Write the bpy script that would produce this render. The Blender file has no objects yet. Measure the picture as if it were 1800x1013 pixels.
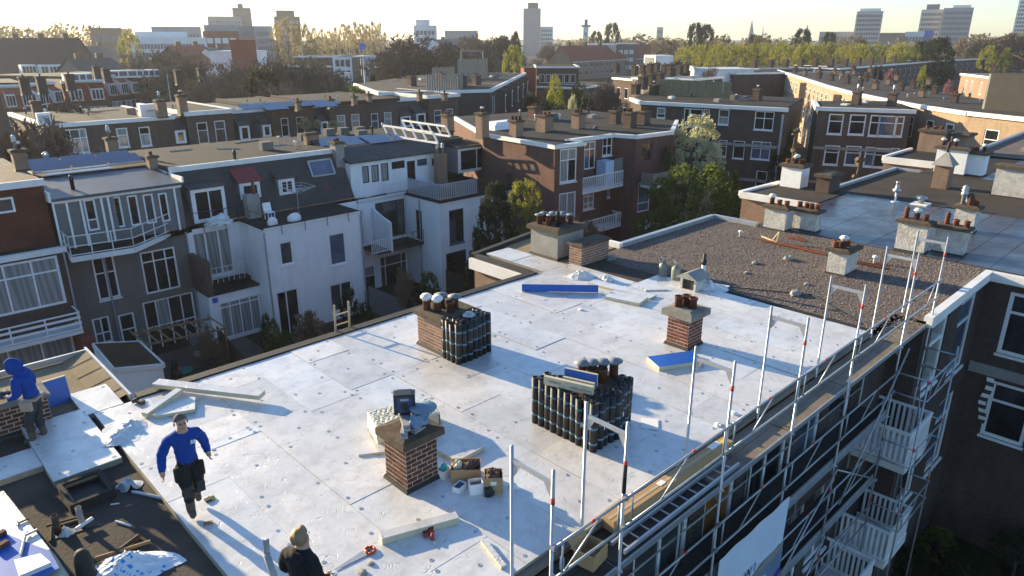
import bpy, bmesh, math, random
from mathutils import Vector, Matrix
random.seed(7)
R = math.radians
scene = bpy.context.scene
col = scene.collection

# ---------------------------------------------------------------- camera
ZC = 17.28                     # drone height; ground is z = 0, the white roof is z = 10
AZ = R(46.0); PITCH = R(19.47)
FPX = 1249.0
cam_d = bpy.data.cameras.new('camera'); cam = bpy.data.objects.new('camera', cam_d); col.objects.link(cam)
cam.location = (0, 0, ZC); cam.rotation_euler = (R(90) - PITCH, 0, AZ - R(90))
cam_d.sensor_width = 36; cam_d.sensor_fit = 'HORIZONTAL'; cam_d.lens = FPX / 1800 * 36
cam_d.clip_start = 0.1; cam_d.clip_end = 12000
scene.camera = cam

# ---------------------------------------------------------------- sky and sun
SUN_AZ = R(100.5); SUN_EL = R(13.5)
world = bpy.data.worlds.new('World'); scene.world = world; world.use_nodes = True
wn = world.node_tree.nodes; wl = world.node_tree.links
bg = wn['Background']; sky = wn.new('ShaderNodeTexSky'); sky.sky_type = 'NISHITA'; sky.sun_disc = False
sky.sun_elevation = SUN_EL; sky.sun_rotation = R(90) - SUN_AZ
sky.air_density = 1.0; sky.dust_density = 0.3; sky.ozone_density = 4.0; sky.altitude = 0
wl.new(sky.outputs[0], bg.inputs['Color']); bg.inputs['Strength'].default_value = 0.106
sun_d = bpy.data.lights.new('sun', 'SUN'); sun_d.energy = 5.0; sun_d.angle = R(0.53); sun_d.color = (1.0, 0.81, 0.51)
sun = bpy.data.objects.new('sun', sun_d); col.objects.link(sun)
SV = Vector((math.cos(SUN_EL) * math.cos(SUN_AZ), math.cos(SUN_EL) * math.sin(SUN_AZ), math.sin(SUN_EL)))
sun.rotation_euler = SV.to_track_quat('Z', 'Y').to_euler(); sun.location = (0, 0, 60)
scene.view_settings.view_transform = 'Standard'; scene.view_settings.look = 'None'
scene.view_settings.exposure = 1.5; scene.view_settings.gamma = 1.0; scene.view_settings.use_curve_mapping = False

# ---------------------------------------------------------------- survey helpers (photo pixel -> real point on a known plane)
_hd = Vector((math.cos(AZ), math.sin(AZ), 0)); _rt = Vector((math.sin(AZ), -math.cos(AZ), 0)); _zz = Vector((0, 0, 1))
_fw = _hd * math.cos(PITCH) - _zz * math.sin(PITCH); _up = _hd * math.sin(PITCH) + _zz * math.cos(PITCH)
def ray(x, y): return _rt * (x - 900) + _up * (506.5 - y) + _fw * FPX
def G(x, y, z=0.0):            # point on the horizontal plane z
    r = ray(x, y); t = (z - ZC) / r.z; return (r.x * t, r.y * t)
def onY(x, y, Y):              # (x, z) on the wall plane y = Y
    r = ray(x, y); t = Y / r.y; return (r.x * t, r.z * t + ZC)
def onX(x, y, X):              # (y, z) on the wall plane x = X
    r = ray(x, y); t = X / r.x; return (r.y * t, r.z * t + ZC)
def onW(x, y, A, B):           # (s, z) on the vertical wall from A to B
    r = ray(x, y); dx, dy = B[0] - A[0], B[1] - A[1]; L = math.hypot(dx, dy); dx /= L; dy /= L
    nx, ny = dy, -dx
    t = (A[0] * nx + A[1] * ny) / (r.x * nx + r.y * ny)
    X, Y = r.x * t, r.y * t
    return ((X - A[0]) * dx + (Y - A[1]) * dy, r.z * t + ZC)
def far(px, d, py=None):       # ground point at distance d along pixel column px (or height at pixel py)
    r = ray(px, 65 if py is None else py); h = math.hypot(r.x, r.y); t = d / h
    return (r.x * t, r.y * t) if py is None else r.z * t + ZC

# ---------------------------------------------------------------- materials
MATS = {}
def _mat(name):
    m = bpy.data.materials.new(name); m.use_nodes = True; MATS[name] = m
    nt = m.node_tree; return m, nt.nodes, nt.links, nt.nodes['Principled BSDF']
def _pos(n, l, space='world'):
    if space == 'uv':
        t = n.new('ShaderNodeTexCoord'); return t.outputs['UV']
    if space == 'obj':
        t = n.new('ShaderNodeTexCoord'); return t.outputs['Object']
    return n.new('ShaderNodeNewGeometry').outputs['Position']
def _noise(n, l, vec, scale, detail=4, rough=.6):
    t = n.new('ShaderNodeTexNoise'); t.inputs['Scale'].default_value = scale; t.inputs['Detail'].default_value = detail
    t.inputs['Roughness'].default_value = rough; l.new(vec, t.inputs['Vector']); return t.outputs['Fac']
def _ramp(n, l, fac, stops):
    r = n.new('ShaderNodeValToRGB'); e = r.color_ramp.elements
    while len(e) < len(stops): e.new(0.5)
    for i, (p, c) in enumerate(stops):
        e[i].position = p; e[i].color = (*c, 1) if len(c) == 3 else c
    l.new(fac, r.inputs['Fac']); return r.outputs['Color']
def _mix(n, l, fac, a, b, mode='MIX'):
    m = n.new('ShaderNodeMix'); m.data_type = 'RGBA'; m.blend_type = mode
    for sock, v in ((m.inputs[0], fac), (m.inputs[6], a), (m.inputs[7], b)):
        if hasattr(v, 'is_linked'): l.new(v, sock)
        elif isinstance(v, (int, float)): sock.default_value = v
        else: sock.default_value = (*v, 1)
    return m.outputs[2]
def _bump(n, l, h, strength, dist, bsdf):
    b = n.new('ShaderNodeBump'); b.inputs['Strength'].default_value = strength; b.inputs['Distance'].default_value = dist
    l.new(h, b.inputs['Height']); l.new(b.outputs[0], bsdf.inputs['Normal'])
def sc(c, k): return tuple(min(1, v * k) for v in c)
def M(name, c=(.5, .5, .5), rough=.8, var=.18, scale=2.0, fine=None, bump=0.0, metal=0.0, spec=.5, c2=None, rnd=0.0, space='world'):
    """plain weathered surface: two-scale noise between two tones, optional per-object variation"""
    if name in MATS: return MATS[name]
    m, n, l, b = _mat(name)
    v = _pos(n, l, space)
    f = _noise(n, l, v, scale)
    colr = _ramp(n, l, f, [(.3, sc(c, 1 - var)), (.7, c2 or sc(c, 1 + var))])
    f2 = _noise(n, l, v, fine or scale * 14, 3)
    colr = _mix(n, l, 0.35, colr, _ramp(n, l, f2, [(.3, sc(c, 1 - var * 1.4)), (.7, sc(c, 1 + var))]))
    if rnd:
        oi = n.new('ShaderNodeObjectInfo')
        colr = _mix(n, l, 1.0, colr, _ramp(n, l, oi.outputs['Random'], [(0, (1 - rnd,) * 3), (1, (1, 1, 1))]), 'MULTIPLY')
    l.new(colr, b.inputs['Base Color'])
    b.inputs['Roughness'].default_value = rough; b.inputs['Metallic'].default_value = metal
    b.inputs['Specular IOR Level'].default_value = spec if rough < .8 or spec != .5 else .18
    if bump: _bump(n, l, f2, bump, .02, b)
    return m
def brick_mat(name, c1, c2, mortar, stain=.25, rnd=0):
    m, n, l, b = _mat(name)
    uv = _pos(n, l, 'uv')
    t = n.new('ShaderNodeTexBrick'); l.new(uv, t.inputs['Vector'])
    t.inputs['Color1'].default_value = (*c1, 1); t.inputs['Color2'].default_value = (*c2, 1); t.inputs['Mortar'].default_value = (*mortar, 1)
    t.inputs['Scale'].default_value = 1; t.inputs['Brick Width'].default_value = .22; t.inputs['Row Height'].default_value = .066
    t.inputs['Mortar Size'].default_value = .009; t.inputs['Bias'].default_value = -.1
    w = _pos(n, l)
    f = _noise(n, l, w, .55, 6)
    k = _ramp(n, l, f, [(.25, (1 - stain,) * 3), (.75, (1 + stain * .3,) * 3)])
    mp = n.new('ShaderNodeVectorMath'); mp.operation = 'MULTIPLY'; mp.inputs[1].default_value = (1.5, 1.5, .25); l.new(w, mp.inputs[0])
    f2 = _noise(n, l, mp.outputs[0], 1.6, 5)
    k2 = _ramp(n, l, f2, [(.35, (.8, .8, .8)), (.6, (1, 1, 1))])
    l.new(_mix(n, l, 1, _mix(n, l, 1, t.outputs['Color'], k, 'MULTIPLY'), k2, 'MULTIPLY'), b.inputs['Base Color'])
    b.inputs['Roughness'].default_value = .9; b.inputs['Specular IOR Level'].default_value = .25
    _bump(n, l, t.outputs['Fac'], -.4, .006, b)
    return m

M('foam_edge', (.30, .28, .22), .85, .15, 6)
M('cream_foam', (.55, .50, .36), .85, .1, 6)
M('bare_felt', (.062, .053, .046), .9, .35, .9, 18, .5, c2=(.11, .092, .075))
M('sandy_felt', (.23, .18, .115), .95, .3, .8, 25, .5, c2=(.30, .25, .17))
M('brown_felt', (.052, .043, .035), .92, .3, .5, 20, .4, c2=(.085, .068, .052))
M('dark_felt', (.028, .026, .025), .92, .3, .5, 14, .4, c2=(.048, .046, .044))
M('grey_felt', (.034, .032, .031), .92, .25, .6, 14, .3, spec=.2, c2=(.054, .051, .048))
M('black_felt', (.02, .019, .018), .75, .3, 1.5, 20, .4)
M('zinc', (.42, .45, .48), .45, .15, 2, 12, .1, metal=.6)
M('white_paint', (.82, .81, .79), .55, .1, 3, 30, .05)
M('white_trim', (.74, .73, .70), .6, .16, 1.2, 20, .1)
M('pale_blue_paint', (.42, .56, .72), .6, .1, 2)
M('dark_paint', (.022, .024, .028), .5, .2, 3)
M('green_paint', (.03, .05, .04), .5, .2, 3)
M('concrete', (.30, .285, .26), .9, .25, 1.6, 22, .5)
M('old_cap', (.105, .078, .058), .95, .45, 7, 40, .9, c2=(.15, .12, .088))
M('grey_cap', (.22, .205, .18), .95, .35, 6, 40, .8)
M('mortar', (.48, .40, .33), .95, .15, 20)
M('fired_brick', (.135, .058, .040), .9, .35, 30, 90, .4, rnd=.45)
M('fired_brick_red', (.20, .065, .042), .9, .3, 30, 90, .4, rnd=.4)
M('fired_brick_pale', (.30, .17, .115), .9, .3, 30, 90, .4, rnd=.4)
M('terracotta', (.25, .085, .045), .8, .3, 6, 30, .2, rnd=.3)
M('dark_terracotta', (.14, .06, .04), .8, .3, 6, 30, .2, rnd=.3)
M('galvanised', (.40, .42, .44), .45, .16, 5, 30, .1, metal=.55)
M('old_zinc', (.20, .215, .235), .55, .25, 8, 30, .2, metal=.3)
M('aluminium', (.50, .51, .53), .4, .14, 4, 30, .1, metal=.6)
M('red_band', (.75, .055, .035), .5, .08, 5)
M('deck_board', (.185, .15, .118), .85, .25, 1.6, 14, .3, c2=(.25, .21, .165))
M('plywood_dark', (.055, .048, .043), .8, .25, 1.4, 14, .3)
M('cardboard', (.42, .27, .14), .85, .1, 3, 20)
M('cardboard_inside', (.20, .12, .06), .85, .1, 3, 20)
M('paper', (.78, .78, .76), .7, .05, 3)
M('white_chimney_paint', (.50, .48, .44), .9, .32, 3.5, 14, .9)
M('blue_film', (.010, .10, .42), .4, .12, 2, 8)
M('timber', (.30, .19, .10), .8, .25, 4, 25)
M('dark_timber', (.085, .06, .042), .85, .3, 4, 25)
M('pale_timber', (.48, .38, .24), .8, .15, 4, 25)
M('red_tile', (.24, .05, .032), .8, .25, 1.5, 12)
M('orange_tile', (.36, .11, .06), .8, .25, 1.5, 12)
M('slate', (.052, .050, .050), .75, .35, 1.2, 12, .2, c2=(.085, .08, .076))
M('black_rubber', (.016, .016, .017), .6, .3, 5)
M('sunscreen_red', (.22, .03, .035), .7, .15, 3)
M('road', (.05, .05, .052), .9, .2, .6, 12, .2)
M('paving', (.115, .095, .08), .9, .3, 1.3, 10, .3)
M('soil', (.04, .034, .026), .95, .4, 1.5, 10, .5)
brick_mat('brick_brown', (.125, .072, .052), (.085, .05, .040), (.17, .14, .12))
brick_mat('brick_dark', (.085, .054, .043), (.052, .034, .029), (.125, .105, .092))
brick_mat('brick_red', (.17, .068, .048), (.12, .048, .036), (.17, .13, .11))
brick_mat('brick_tan', (.36, .25, .16), (.28, .19, .12), (.38, .31, .23), .15)
brick_mat('brick_warm', (.30, .18, .115), (.23, .13, .085), (.34, .27, .21), .2)

def plaster(name, c, dirt, k=.5):
    """rendered wall: blotches, rain streaks, patched areas"""
    m, n, l, b = _mat(name); w = _pos(n, l)
    mp = n.new('ShaderNodeVectorMath'); mp.operation = 'MULTIPLY'; mp.inputs[1].default_value = (2.2, 2.2, .16); l.new(w, mp.inputs[0])
    st = _ramp(n, l, _noise(n, l, mp.outputs[0], 1.3, 6, .7), [(.48, (0, 0, 0)), (.72, (k, k, k))])
    bl = _ramp(n, l, _noise(n, l, w, .35, 5), [(.3, sc(c, .86)), (.65, c)])
    pt = _ramp(n, l, _noise(n, l, w, .8, 1), [(.60, (0, 0, 0)), (.61, (.16, .16, .16))])
    fi = _noise(n, l, w, 9, 4)
    x = _mix(n, l, st, bl, dirt); x = _mix(n, l, pt, x, sc(c, 1.15)); x = _mix(n, l, .12, x, _ramp(n, l, fi, [(.3, sc(c, .6)), (.7, sc(c, 1.1))]))
    l.new(x, b.inputs['Base Color']); b.inputs['Roughness'].default_value = .9; b.inputs['Specular IOR Level'].default_value = .25; _bump(n, l, fi, .2, .02, b)
plaster('plaster_white', (.88, .875, .86), (.52, .50, .46), .35)
M('blue_felt', (.055, .068, .09), .5, .3, .8, 12, .3); plaster('plaster_grey', (.175, .163, .148), (.09, .082, .072), .7)
def glass(name, c, rough=.06, spec=.6, var=.4):
    m, n, l, b = _mat(name)
    v = _pos(n, l); f = _noise(n, l, v, .7, 2)
    l.new(_ramp(n, l, f, [(.35, sc(c, 1 - var)), (.65, sc(c, 1 + var))]), b.inputs['Base Color'])
    b.inputs['Roughness'].default_value = rough; b.inputs['Specular IOR Level'].default_value = spec
    return m
glass('glass', (.016, .018, .021)); glass('glass_grey', (.075, .082, .085), .08)
glass('glass_blue', (.07, .10, .15), .06); glass('glass_amber', (.30, .13, .035), .15, .3)  # amber pane colour stands for orange light in the window
glass('solar_cell', (.012, .022, .075), .16, .7, .25)
def curtain():
    m, n, l, b = _mat('curtain')
    v = _pos(n, l); w = n.new('ShaderNodeTexWave'); w.inputs['Scale'].default_value = 2.1; w.inputs['Distortion'].default_value = 6
    w.bands_direction = 'DIAGONAL'; mp = n.new('ShaderNodeVectorMath'); mp.operation = 'MULTIPLY'; mp.inputs[1].default_value = (1, 1, .05)
    l.new(v, mp.inputs[0]); l.new(mp.outputs[0], w.inputs['Vector'])
    l.new(_ramp(n, l, w.outputs['Fac'], [(.2, (.20, .205, .195)), (.8, (.31, .315, .295))]), b.inputs['Base Color'])
    b.inputs['Roughness'].default_value = .35; b.inputs['Coat Weight'].default_value = .7; b.inputs['Coat Roughness'].default_value = .05
curtain()

def foil_board():
    """white aluminium-foil face of an insulation board: trodden, scuffed, slightly metallic"""
    m, n, l, b = _mat('foil_board')
    v = _pos(n, l)
    big = _noise(n, l, v, .45, 5, .65); mid = _noise(n, l, v, 2.6, 5, .7); fine = _noise(n, l, v, 16, 4, .7)
    c = _ramp(n, l, big, [(.3, (.62, .595, .565)), (.62, (.76, .745, .725))])
    c = _mix(n, l, _ramp(n, l, mid, [(.47, (0, 0, 0)), (.66, (.6, .6, .6))]), c, (.50, .475, .45))
    c = _mix(n, l, _ramp(n, l, fine, [(.63, (0, 0, 0)), (.72, (.35, .35, .35))]), c, (.36, .34, .32))
    # scuffs: stretched thin marks
    vo = n.new('ShaderNodeTexVoronoi'); vo.feature = 'DISTANCE_TO_EDGE'; vo.inputs['Scale'].default_value = 5.5
    wp = n.new('ShaderNodeVectorMath'); wp.operation = 'ADD'
    nz = n.new('ShaderNodeTexNoise'); nz.inputs['Scale'].default_value = 2.2; l.new(v, nz.inputs['Vector'])
    l.new(v, wp.inputs[0]); l.new(nz.outputs['Color'], wp.inputs[1]); l.new(wp.outputs[0], vo.inputs['Vector'])
    sm = _ramp(n, l, vo.outputs['Distance'], [(.0, (1, 1, 1)), (.045, (0, 0, 0))])
    gate = _ramp(n, l, _noise(n, l, v, 3.4, 2), [(.54, (0, 0, 0)), (.62, (1, 1, 1))])
    scuff = _mix(n, l, 1, sm, gate, 'MULTIPLY')
    oi = n.new('ShaderNodeObjectInfo')
    k = n.new('ShaderNodeMath'); k.operation = 'MULTIPLY'; k.inputs[1].default_value = .42; l.new(scuff, k.inputs[0])
    c = _mix(n, l, k.outputs[0], c, (.30, .28, .26))
    c = _mix(n, l, 1, c, _ramp(n, l, oi.outputs['Random'], [(0, (.82, .83, .85)), (.5, (1, .985, .965)), (1, (.95, .985, 1.03))]), 'MULTIPLY')
    l.new(c, b.inputs['Base Color'])
    rr = _ramp(n, l, big, [(.3, (.24,) * 3), (.7, (.52,) * 3)]); l.new(rr, b.inputs['Roughness'])
    b.inputs['Metallic'].default_value = .2; b.inputs['Specular IOR Level'].default_value = .5
    ad = n.new('ShaderNodeMath'); ad.operation = 'MULTIPLY_ADD'; ad.inputs[1].default_value = -.9; l.new(scuff, ad.inputs[0]); l.new(mid, ad.inputs[2])
    _bump(n, l, ad.outputs[0], .32, .02, b)
foil_board()
def gravel_mat():
    m, n, l, b = _mat('gravel')
    v = _pos(n, l); vo = n.new('ShaderNodeTexVoronoi'); vo.inputs['Scale'].default_value = 24; l.new(v, vo.inputs['Vector'])
    c = _ramp(n, l, vo.outputs['Color'], [(.1, (.05, .037, .031)), (.45, (.105, .08, .068)), (.9, (.22, .18, .155))])
    f = _noise(n, l, v, .7, 5)
    c = _mix(n, l, 1, c, _ramp(n, l, f, [(.3, (.68, .66, .64)), (.7, (1.05, 1, .98))]), 'MULTIPLY')
    l.new(c, b.inputs['Base Color']); b.inputs['Roughness'].default_value = .95
    _bump(n, l, vo.outputs['Distance'], -1.0, .09, b)
gravel_mat()
M('grey_gravel', (.055, .049, .044), .95, .35, .7, 6, .5, c2=(.088, .077, .068))
def wet_felt():
    """bitumen roofing felt in strips, wet: mirror-like where puddled"""
    m, n, l, b = _mat('wet_felt')
    v = _pos(n, l); f = _noise(n, l, v, .35, 5, .6); f2 = _noise(n, l, v, 2.2, 4)
    l.new(_ramp(n, l, f2, [(.3, (.03, .036, .05)), (.7, (.06, .068, .088))]), b.inputs['Base Color'])  # bluish base carries the blue of the sky reflection
    l.new(_ramp(n, l, f, [(.35, (.16,) * 3), (.66, (.5,) * 3)]), b.inputs['Roughness'])
    b.inputs['Specular IOR Level'].default_value = .5
    _bump(n, l, f2, .12, .02, b)
wet_felt()

# ---------------------------------------------------------------- mesh helpers
class MB:
    def __init__(s): s.v = []; s.f = []; s.m = []
    def add(s, vs, fs, mi=0):
        o = len(s.v); s.v += [tuple(p) for p in vs]; s.f += [tuple(i + o for i in f) for f in fs]; s.m += [mi] * len(fs); return s
    def quad(s, a, b, c, d, mi=0): return s.add((a, b, c, d), ((0, 1, 2, 3),), mi)
    def box(s, x0, y0, z0, x1, y1, z1, mi=0):
        if x0 > x1: x0, x1 = x1, x0
        if y0 > y1: y0, y1 = y1, y0
        if z0 > z1: z0, z1 = z1, z0
        v = [(x, y, z) for z in (z0, z1) for (x, y) in ((x0, y0), (x1, y0), (x1, y1), (x0, y1))]
        return s.add(v, ((3, 2, 1, 0), (4, 5, 6, 7), (0, 1, 5, 4), (1, 2, 6, 5), (2, 3, 7, 6), (3, 0, 4, 7)), mi)
    def obox(s, c, size, rot=None, mi=0):
        hx, hy, hz = (v / 2 for v in size); rot = rot or Matrix.Identity(3); c = Vector(c)
        v = [c + rot @ Vector((x, y, z)) for z in (-hz, hz) for (x, y) in ((-hx, -hy), (hx, -hy), (hx, hy), (-hx, hy))]
        return s.add(v, ((3, 2, 1, 0), (4, 5, 6, 7), (0, 1, 5, 4), (1, 2, 6, 5), (2, 3, 7, 6), (3, 0, 4, 7)), mi)
    def tube(s, p, q, r, n=8, r2=None, mi=0, caps=True):
        p, q = Vector(p), Vector(q); d = q - p
        if d.length < 1e-6: return s
        u = d.orthogonal().normalized(); w = d.normalized().cross(u); r2 = r if r2 is None else r2
        ring = lambda c, rr: [c + u * math.cos(2 * math.pi * i / n) * rr + w * math.sin(2 * math.pi * i / n) * rr for i in range(n)]
        v = ring(p, r) + ring(q, r2)
        f = [(i, (i + 1) % n, n + (i + 1) % n, n + i) for i in range(n)]
        if caps: f += [tuple(range(n - 1, -1, -1)), tuple(range(n, 2 * n))]
        return s.add(v, f, mi)
    def path(s, pts, r, n=6, mi=0):
        for a, b in zip(pts, pts[1:]): s.tube(a, b, r, n, None, mi)
        return s
    def lathe(s, c, prof, n=12, mi=0):
        cx, cy, cz = c; v = []; f = []
        for r, z in prof: v += [(cx + r * math.cos(2 * math.pi * i / n), cy + r * math.sin(2 * math.pi * i / n), cz + z) for i in range(n)]
        for k in range(len(prof) - 1):
            for i in range(n):
                a = k * n + i; b2 = k * n + (i + 1) % n; f.append((a, b2, b2 + n, a + n))
        f.append(tuple(range(n - 1, -1, -1))); f.append(tuple(range((len(prof) - 1) * n, len(prof) * n)))
        return s.add(v, f, mi)
    def prism(s, poly, z0, z1, mi=0, top=None):
        n = len(poly); v = [(p[0], p[1], z0) for p in poly] + [(p[0], p[1], z1) for p in poly]
        f = [(i, (i + 1) % n, n + (i + 1) % n, n + i) for i in range(n)] + [tuple(range(n - 1, -1, -1))]
        s.add(v, f, mi); s.add(v[n:], (tuple(range(n)),), mi if top is None else top); return s
    def loft(s, rings, mi=0, cap=True):
        n = len(rings[0]); v = [p for r in rings for p in r]; f = []
        for k in range(len(rings) - 1):
            for i in range(n):
                a = k * n + i; b2 = k * n + (i + 1) % n; f.append((a, b2, b2 + n, a + n))
        if cap: f += [tuple(range(n - 1, -1, -1)), tuple(range((len(rings) - 1) * n, len(rings) * n))]
        return s.add(v, f, mi)
    def mesh(s, name, mats, smooth=False, off=(0, 0, 0)):
        me = bpy.data.meshes.new(name)
        me.from_pydata([(x - off[0], y - off[1], z - off[2]) for x, y, z in s.v], [], s.f)
        for m in (mats if isinstance(mats, (list, tuple)) else [mats]): me.materials.append(MATS[m] if isinstance(m, str) else m)
        if any(s.m): me.polygons.foreach_set('material_index', s.m)
        if smooth: me.polygons.foreach_set('use_smooth', [True] * len(s.f))
        uv = me.uv_layers.new(name='UVMap').data
        for p in me.polygons:          # box projection in metres
            nx, ny, nz = p.normal
            if abs(nz) > .7:
                for li in p.loop_indices:
                    x, y, z = s.v[me.loops[li].vertex_index]; uv[li].uv = (x, y)
            else:
                h = math.hypot(nx, ny) or 1; tx, ty = -ny / h, nx / h
                for li in p.loop_indices:
                    x, y, z = s.v[me.loops[li].vertex_index]; uv[li].uv = (x * tx + y * ty, z)
        me.update(); return me
    def build(s, name, mats, parent=None, smooth=False, world=True):
        off = rootloc(parent) if (parent and world) else (0, 0, 0)
        o = bpy.data.objects.new(name, s.mesh(name, mats, smooth, off)); col.objects.link(o); o.parent = parent
        return o
def rootloc(o):
    while o.parent: o = o.parent
    return tuple(o.location)
def tag(o, label=None, cat=None, group=None, kind=None):
    if label: o['label'] = label
    if cat: o['category'] = cat
    if group: o['group'] = group
    if kind: o['kind'] = kind
    return o
def thing(name, loc, label, cat, group=None, rz=0):
    o = bpy.data.objects.new(name, None); col.objects.link(o); o.location = loc; o.rotation_euler = (0, 0, rz)
    o.empty_display_size = .2
    return tag(o, label, cat, group)
def single(name, mb, mats, label, cat, group=None, loc=(0, 0, 0), rz=0, smooth=False):
    """a thing that is one mesh, authored in local coordinates"""
    o = mb.build(name, mats, None, smooth); o.location = loc; o.rotation_euler = (0, 0, rz); return tag(o, label, cat, group)
def struct(name, mb, mats, smooth=False): return tag(mb.build(name, mats, None, smooth), kind='structure')
def inst(name, me, parent=None, loc=(0, 0, 0), rot=(0, 0, 0), scale=(1, 1, 1)):
    o = bpy.data.objects.new(name, me); col.objects.link(o); o.parent = parent; o.location = loc; o.rotation_euler = rot; o.scale = scale; return o
def copy_tree(o, parent=None):
    c = o.copy(); col.objects.link(c); c.parent = parent
    for ch in o.children: copy_tree(ch, c)
    return c
def RZ(a): return Matrix.Rotation(a, 3, 'Z')
rnd = random.uniform

# ---------------------------------------------------------------- architecture helpers
def frame_uv(A, B):
    dx, dy = B[0] - A[0], B[1] - A[1]; L = math.hypot(dx, dy); return dx / L, dy / L, L
def window(root, A, B, w, detail=True):
    """w = dict(s0,s1,z0,z1, cols, rows, frame, glass, sill, inset): one window part with its panes as sub-parts"""
    dx, dy, L = frame_uv(A, B); nx, ny = dy, -dx
    s0, s1, z0, z1 = w['s0'], w['s1'], w['z0'], w['z1']
    ft = w.get('ft', .095); ins = w.get('inset', .045); dep = .06
    cols = w.get('cols', [0, 1]); rows = w.get('rows', [0, 1]); gl = w.get('glass', 'glass')
    at = lambda s, d, z: (A[0] + dx * s + nx * d, A[1] + dy * s + ny * d, z)
    mb = MB()
    def bar(a, b2, c, d2, o0, o1):
        v = [at(s, d, z) for d in (o0, o1) for (s, z) in ((a, c), (b2, c), (b2, d2), (a, d2))]
        mb.add(v, ((0, 1, 2, 3), (7, 6, 5, 4), (0, 4, 5, 1), (1, 5, 6, 2), (2, 6, 7, 3), (3, 7, 4, 0)))
    o0, o1 = -ins - dep, -ins + w.get('proud', 0) + .0
    o1 = -ins
    bar(s0, s0 + ft, z0, z1, o0, o1); bar(s1 - ft, s1, z0, z1, o0, o1)
    bar(s0 + ft, s1 - ft, z0, z0 + ft, o0, o1); bar(s0 + ft, s1 - ft, z1 - ft, z1, o0, o1)
    cs = [s0 + (s1 - s0) * c for c in cols]; rs = [z0 + (z1 - z0) * r for r in rows]
    mt = ft * .7
    for c in cs[1:-1]: bar(c - mt / 2, c + mt / 2, z0 + ft, z1 - ft, o0, o1 - .005)
    for r in rs[1:-1]: bar(s0 + ft, s1 - ft, r - mt / 2, r + mt / 2, o0, o1 - .002)
    if w.get('sill', True): bar(s0 - .04, s1 + .04, z0 - .09, z0 - .004, -.02, .06)
    fo = mb.build(w.get('name', 'window'), w.get('frame', 'white_paint'), root)
    gd = -ins - .035
    if w.get('split', detail):
        for i in range(len(cs) - 1):
            for j in range(len(rs) - 1):
                g = gl if isinstance(gl, str) else random.choice(gl)
                p = MB().quad(at(cs[i], gd, rs[j]), at(cs[i + 1], gd, rs[j]), at(cs[i + 1], gd, rs[j + 1]), at(cs[i], gd, rs[j + 1]))
                p.build('pane', g, fo)
    else:
        g = gl if isinstance(gl, str) else random.choice(gl)
        MB().quad(at(s0, gd, z0), at(s1, gd, z0), at(s1, gd, z1), at(s0, gd, z1)).build('pane', g, fo)
    return fo
def wall_mb(A, B, z0, z1, wins=(), mb=None, reveal=.16, mi=0):
    """wall face with real openings and reveals; outward side is to the right of A -> B"""
    mb = mb or MB(); dx, dy, L = frame_uv(A, B); nx, ny = dy, -dx
    at = lambda s, d, z: (A[0] + dx * s + nx * d, A[1] + dy * s + ny * d, z)
    ss = sorted({0.0, L, *[min(max(w['s0'], 0), L) for w in wins], *[min(max(w['s1'], 0), L) for w in wins]})
    zs = sorted({z0, z1, *[min(max(w['z0'], z0), z1) for w in wins], *[min(max(w['z1'], z0), z1) for w in wins]})
    for i in range(len(ss) - 1):
        for j in range(len(zs) - 1):
            sm, zm = (ss[i] + ss[i + 1]) / 2, (zs[j] + zs[j + 1]) / 2
            if any(w['s0'] < sm < w['s1'] and w['z0'] < zm < w['z1'] for w in wins): continue
            mb.quad(at(ss[i], 0, zs[j]), at(ss[i + 1], 0, zs[j]), at(ss[i + 1], 0, zs[j + 1]), at(ss[i], 0, zs[j + 1]), mi)
    for w in wins:
        a, b2, c, d = w['s0'], w['s1'], w['z0'], w['z1']; e = -reveal
        mb.quad(at(a, 0, c), at(a, 0, d), at(a, e, d), at(a, e, c), mi); mb.quad(at(b2, 0, d), at(b2, 0, c), at(b2, e, c), at(b2, e, d), mi)
        mb.quad(at(a, 0, d), at(b2, 0, d), at(b2, e, d), at(a, e, d), mi); mb.quad(at(b2, 0, c), at(a, 0, c), at(a, e, c), at(b2, e, c), mi)
    return mb
def building(name, label, cat, poly, z0, z1, walls, mat='brick_brown', roof='dark_felt', cornice=None, group=None, par=.0, detail=True, co=.12, ch=.28, cz=None, skip=()):
    """poly: CCW footprint; walls: {edge index: [window dicts]}; cornice: (edges, material)"""
    n = len(poly); cx = sum(p[0] for p in poly) / n; cy = sum(p[1] for p in poly) / n
    root = thing(name, (cx, cy, z0), label, cat, group)
    mb = MB()
    for i in range(n):
        if i in skip: continue
        wall_mb(poly[i], poly[(i + 1) % n], z0, z1, walls.get(i, ()), mb)
    mb.build('wall', mat, root)
    rb = MB().prism(poly, z1 - .15, z1 + .02); rb.build('roof', roof, root)
    if cornice:
        edges, cm = cornice
        for i in edges:
            A, B = poly[i], poly[(i + 1) % n]; dx, dy, L = frame_uv(A, B); nx, ny = dy, -dx
            c = MB(); cx2, cy2 = (A[0] + B[0]) / 2 + nx * (co / 2 - .09), (A[1] + B[1]) / 2 + ny * (co / 2 - .09)
            c.obox((cx2, cy2, (cz or z1) - ch / 2 + .10), (L + 2 * co - .01 * i, co + .18, ch), RZ(math.atan2(dy, dx)))
            c.build('cornice', cm, root)
    for i, ws in walls.items():
        for w in ws: window(root, poly[i], poly[(i + 1) % n], w, detail)
    return root
def wpx(A, B, x0, y0, x1, y1, **k):
    """window from its photographed top-left and bottom-right corners on wall A-B"""
    a = onW(x0, y0, A, B); b = onW(x1, y1, A, B)
    return dict(s0=min(a[0], b[0]), s1=max(a[0], b[0]), z0=min(a[1], b[1]), z1=max(a[1], b[1]), **k)
SASH = dict(cols=[0, 1], rows=[0, .62, 1]); CROSS = dict(cols=[0, .5, 1], rows=[0, .62, 1])
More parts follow.
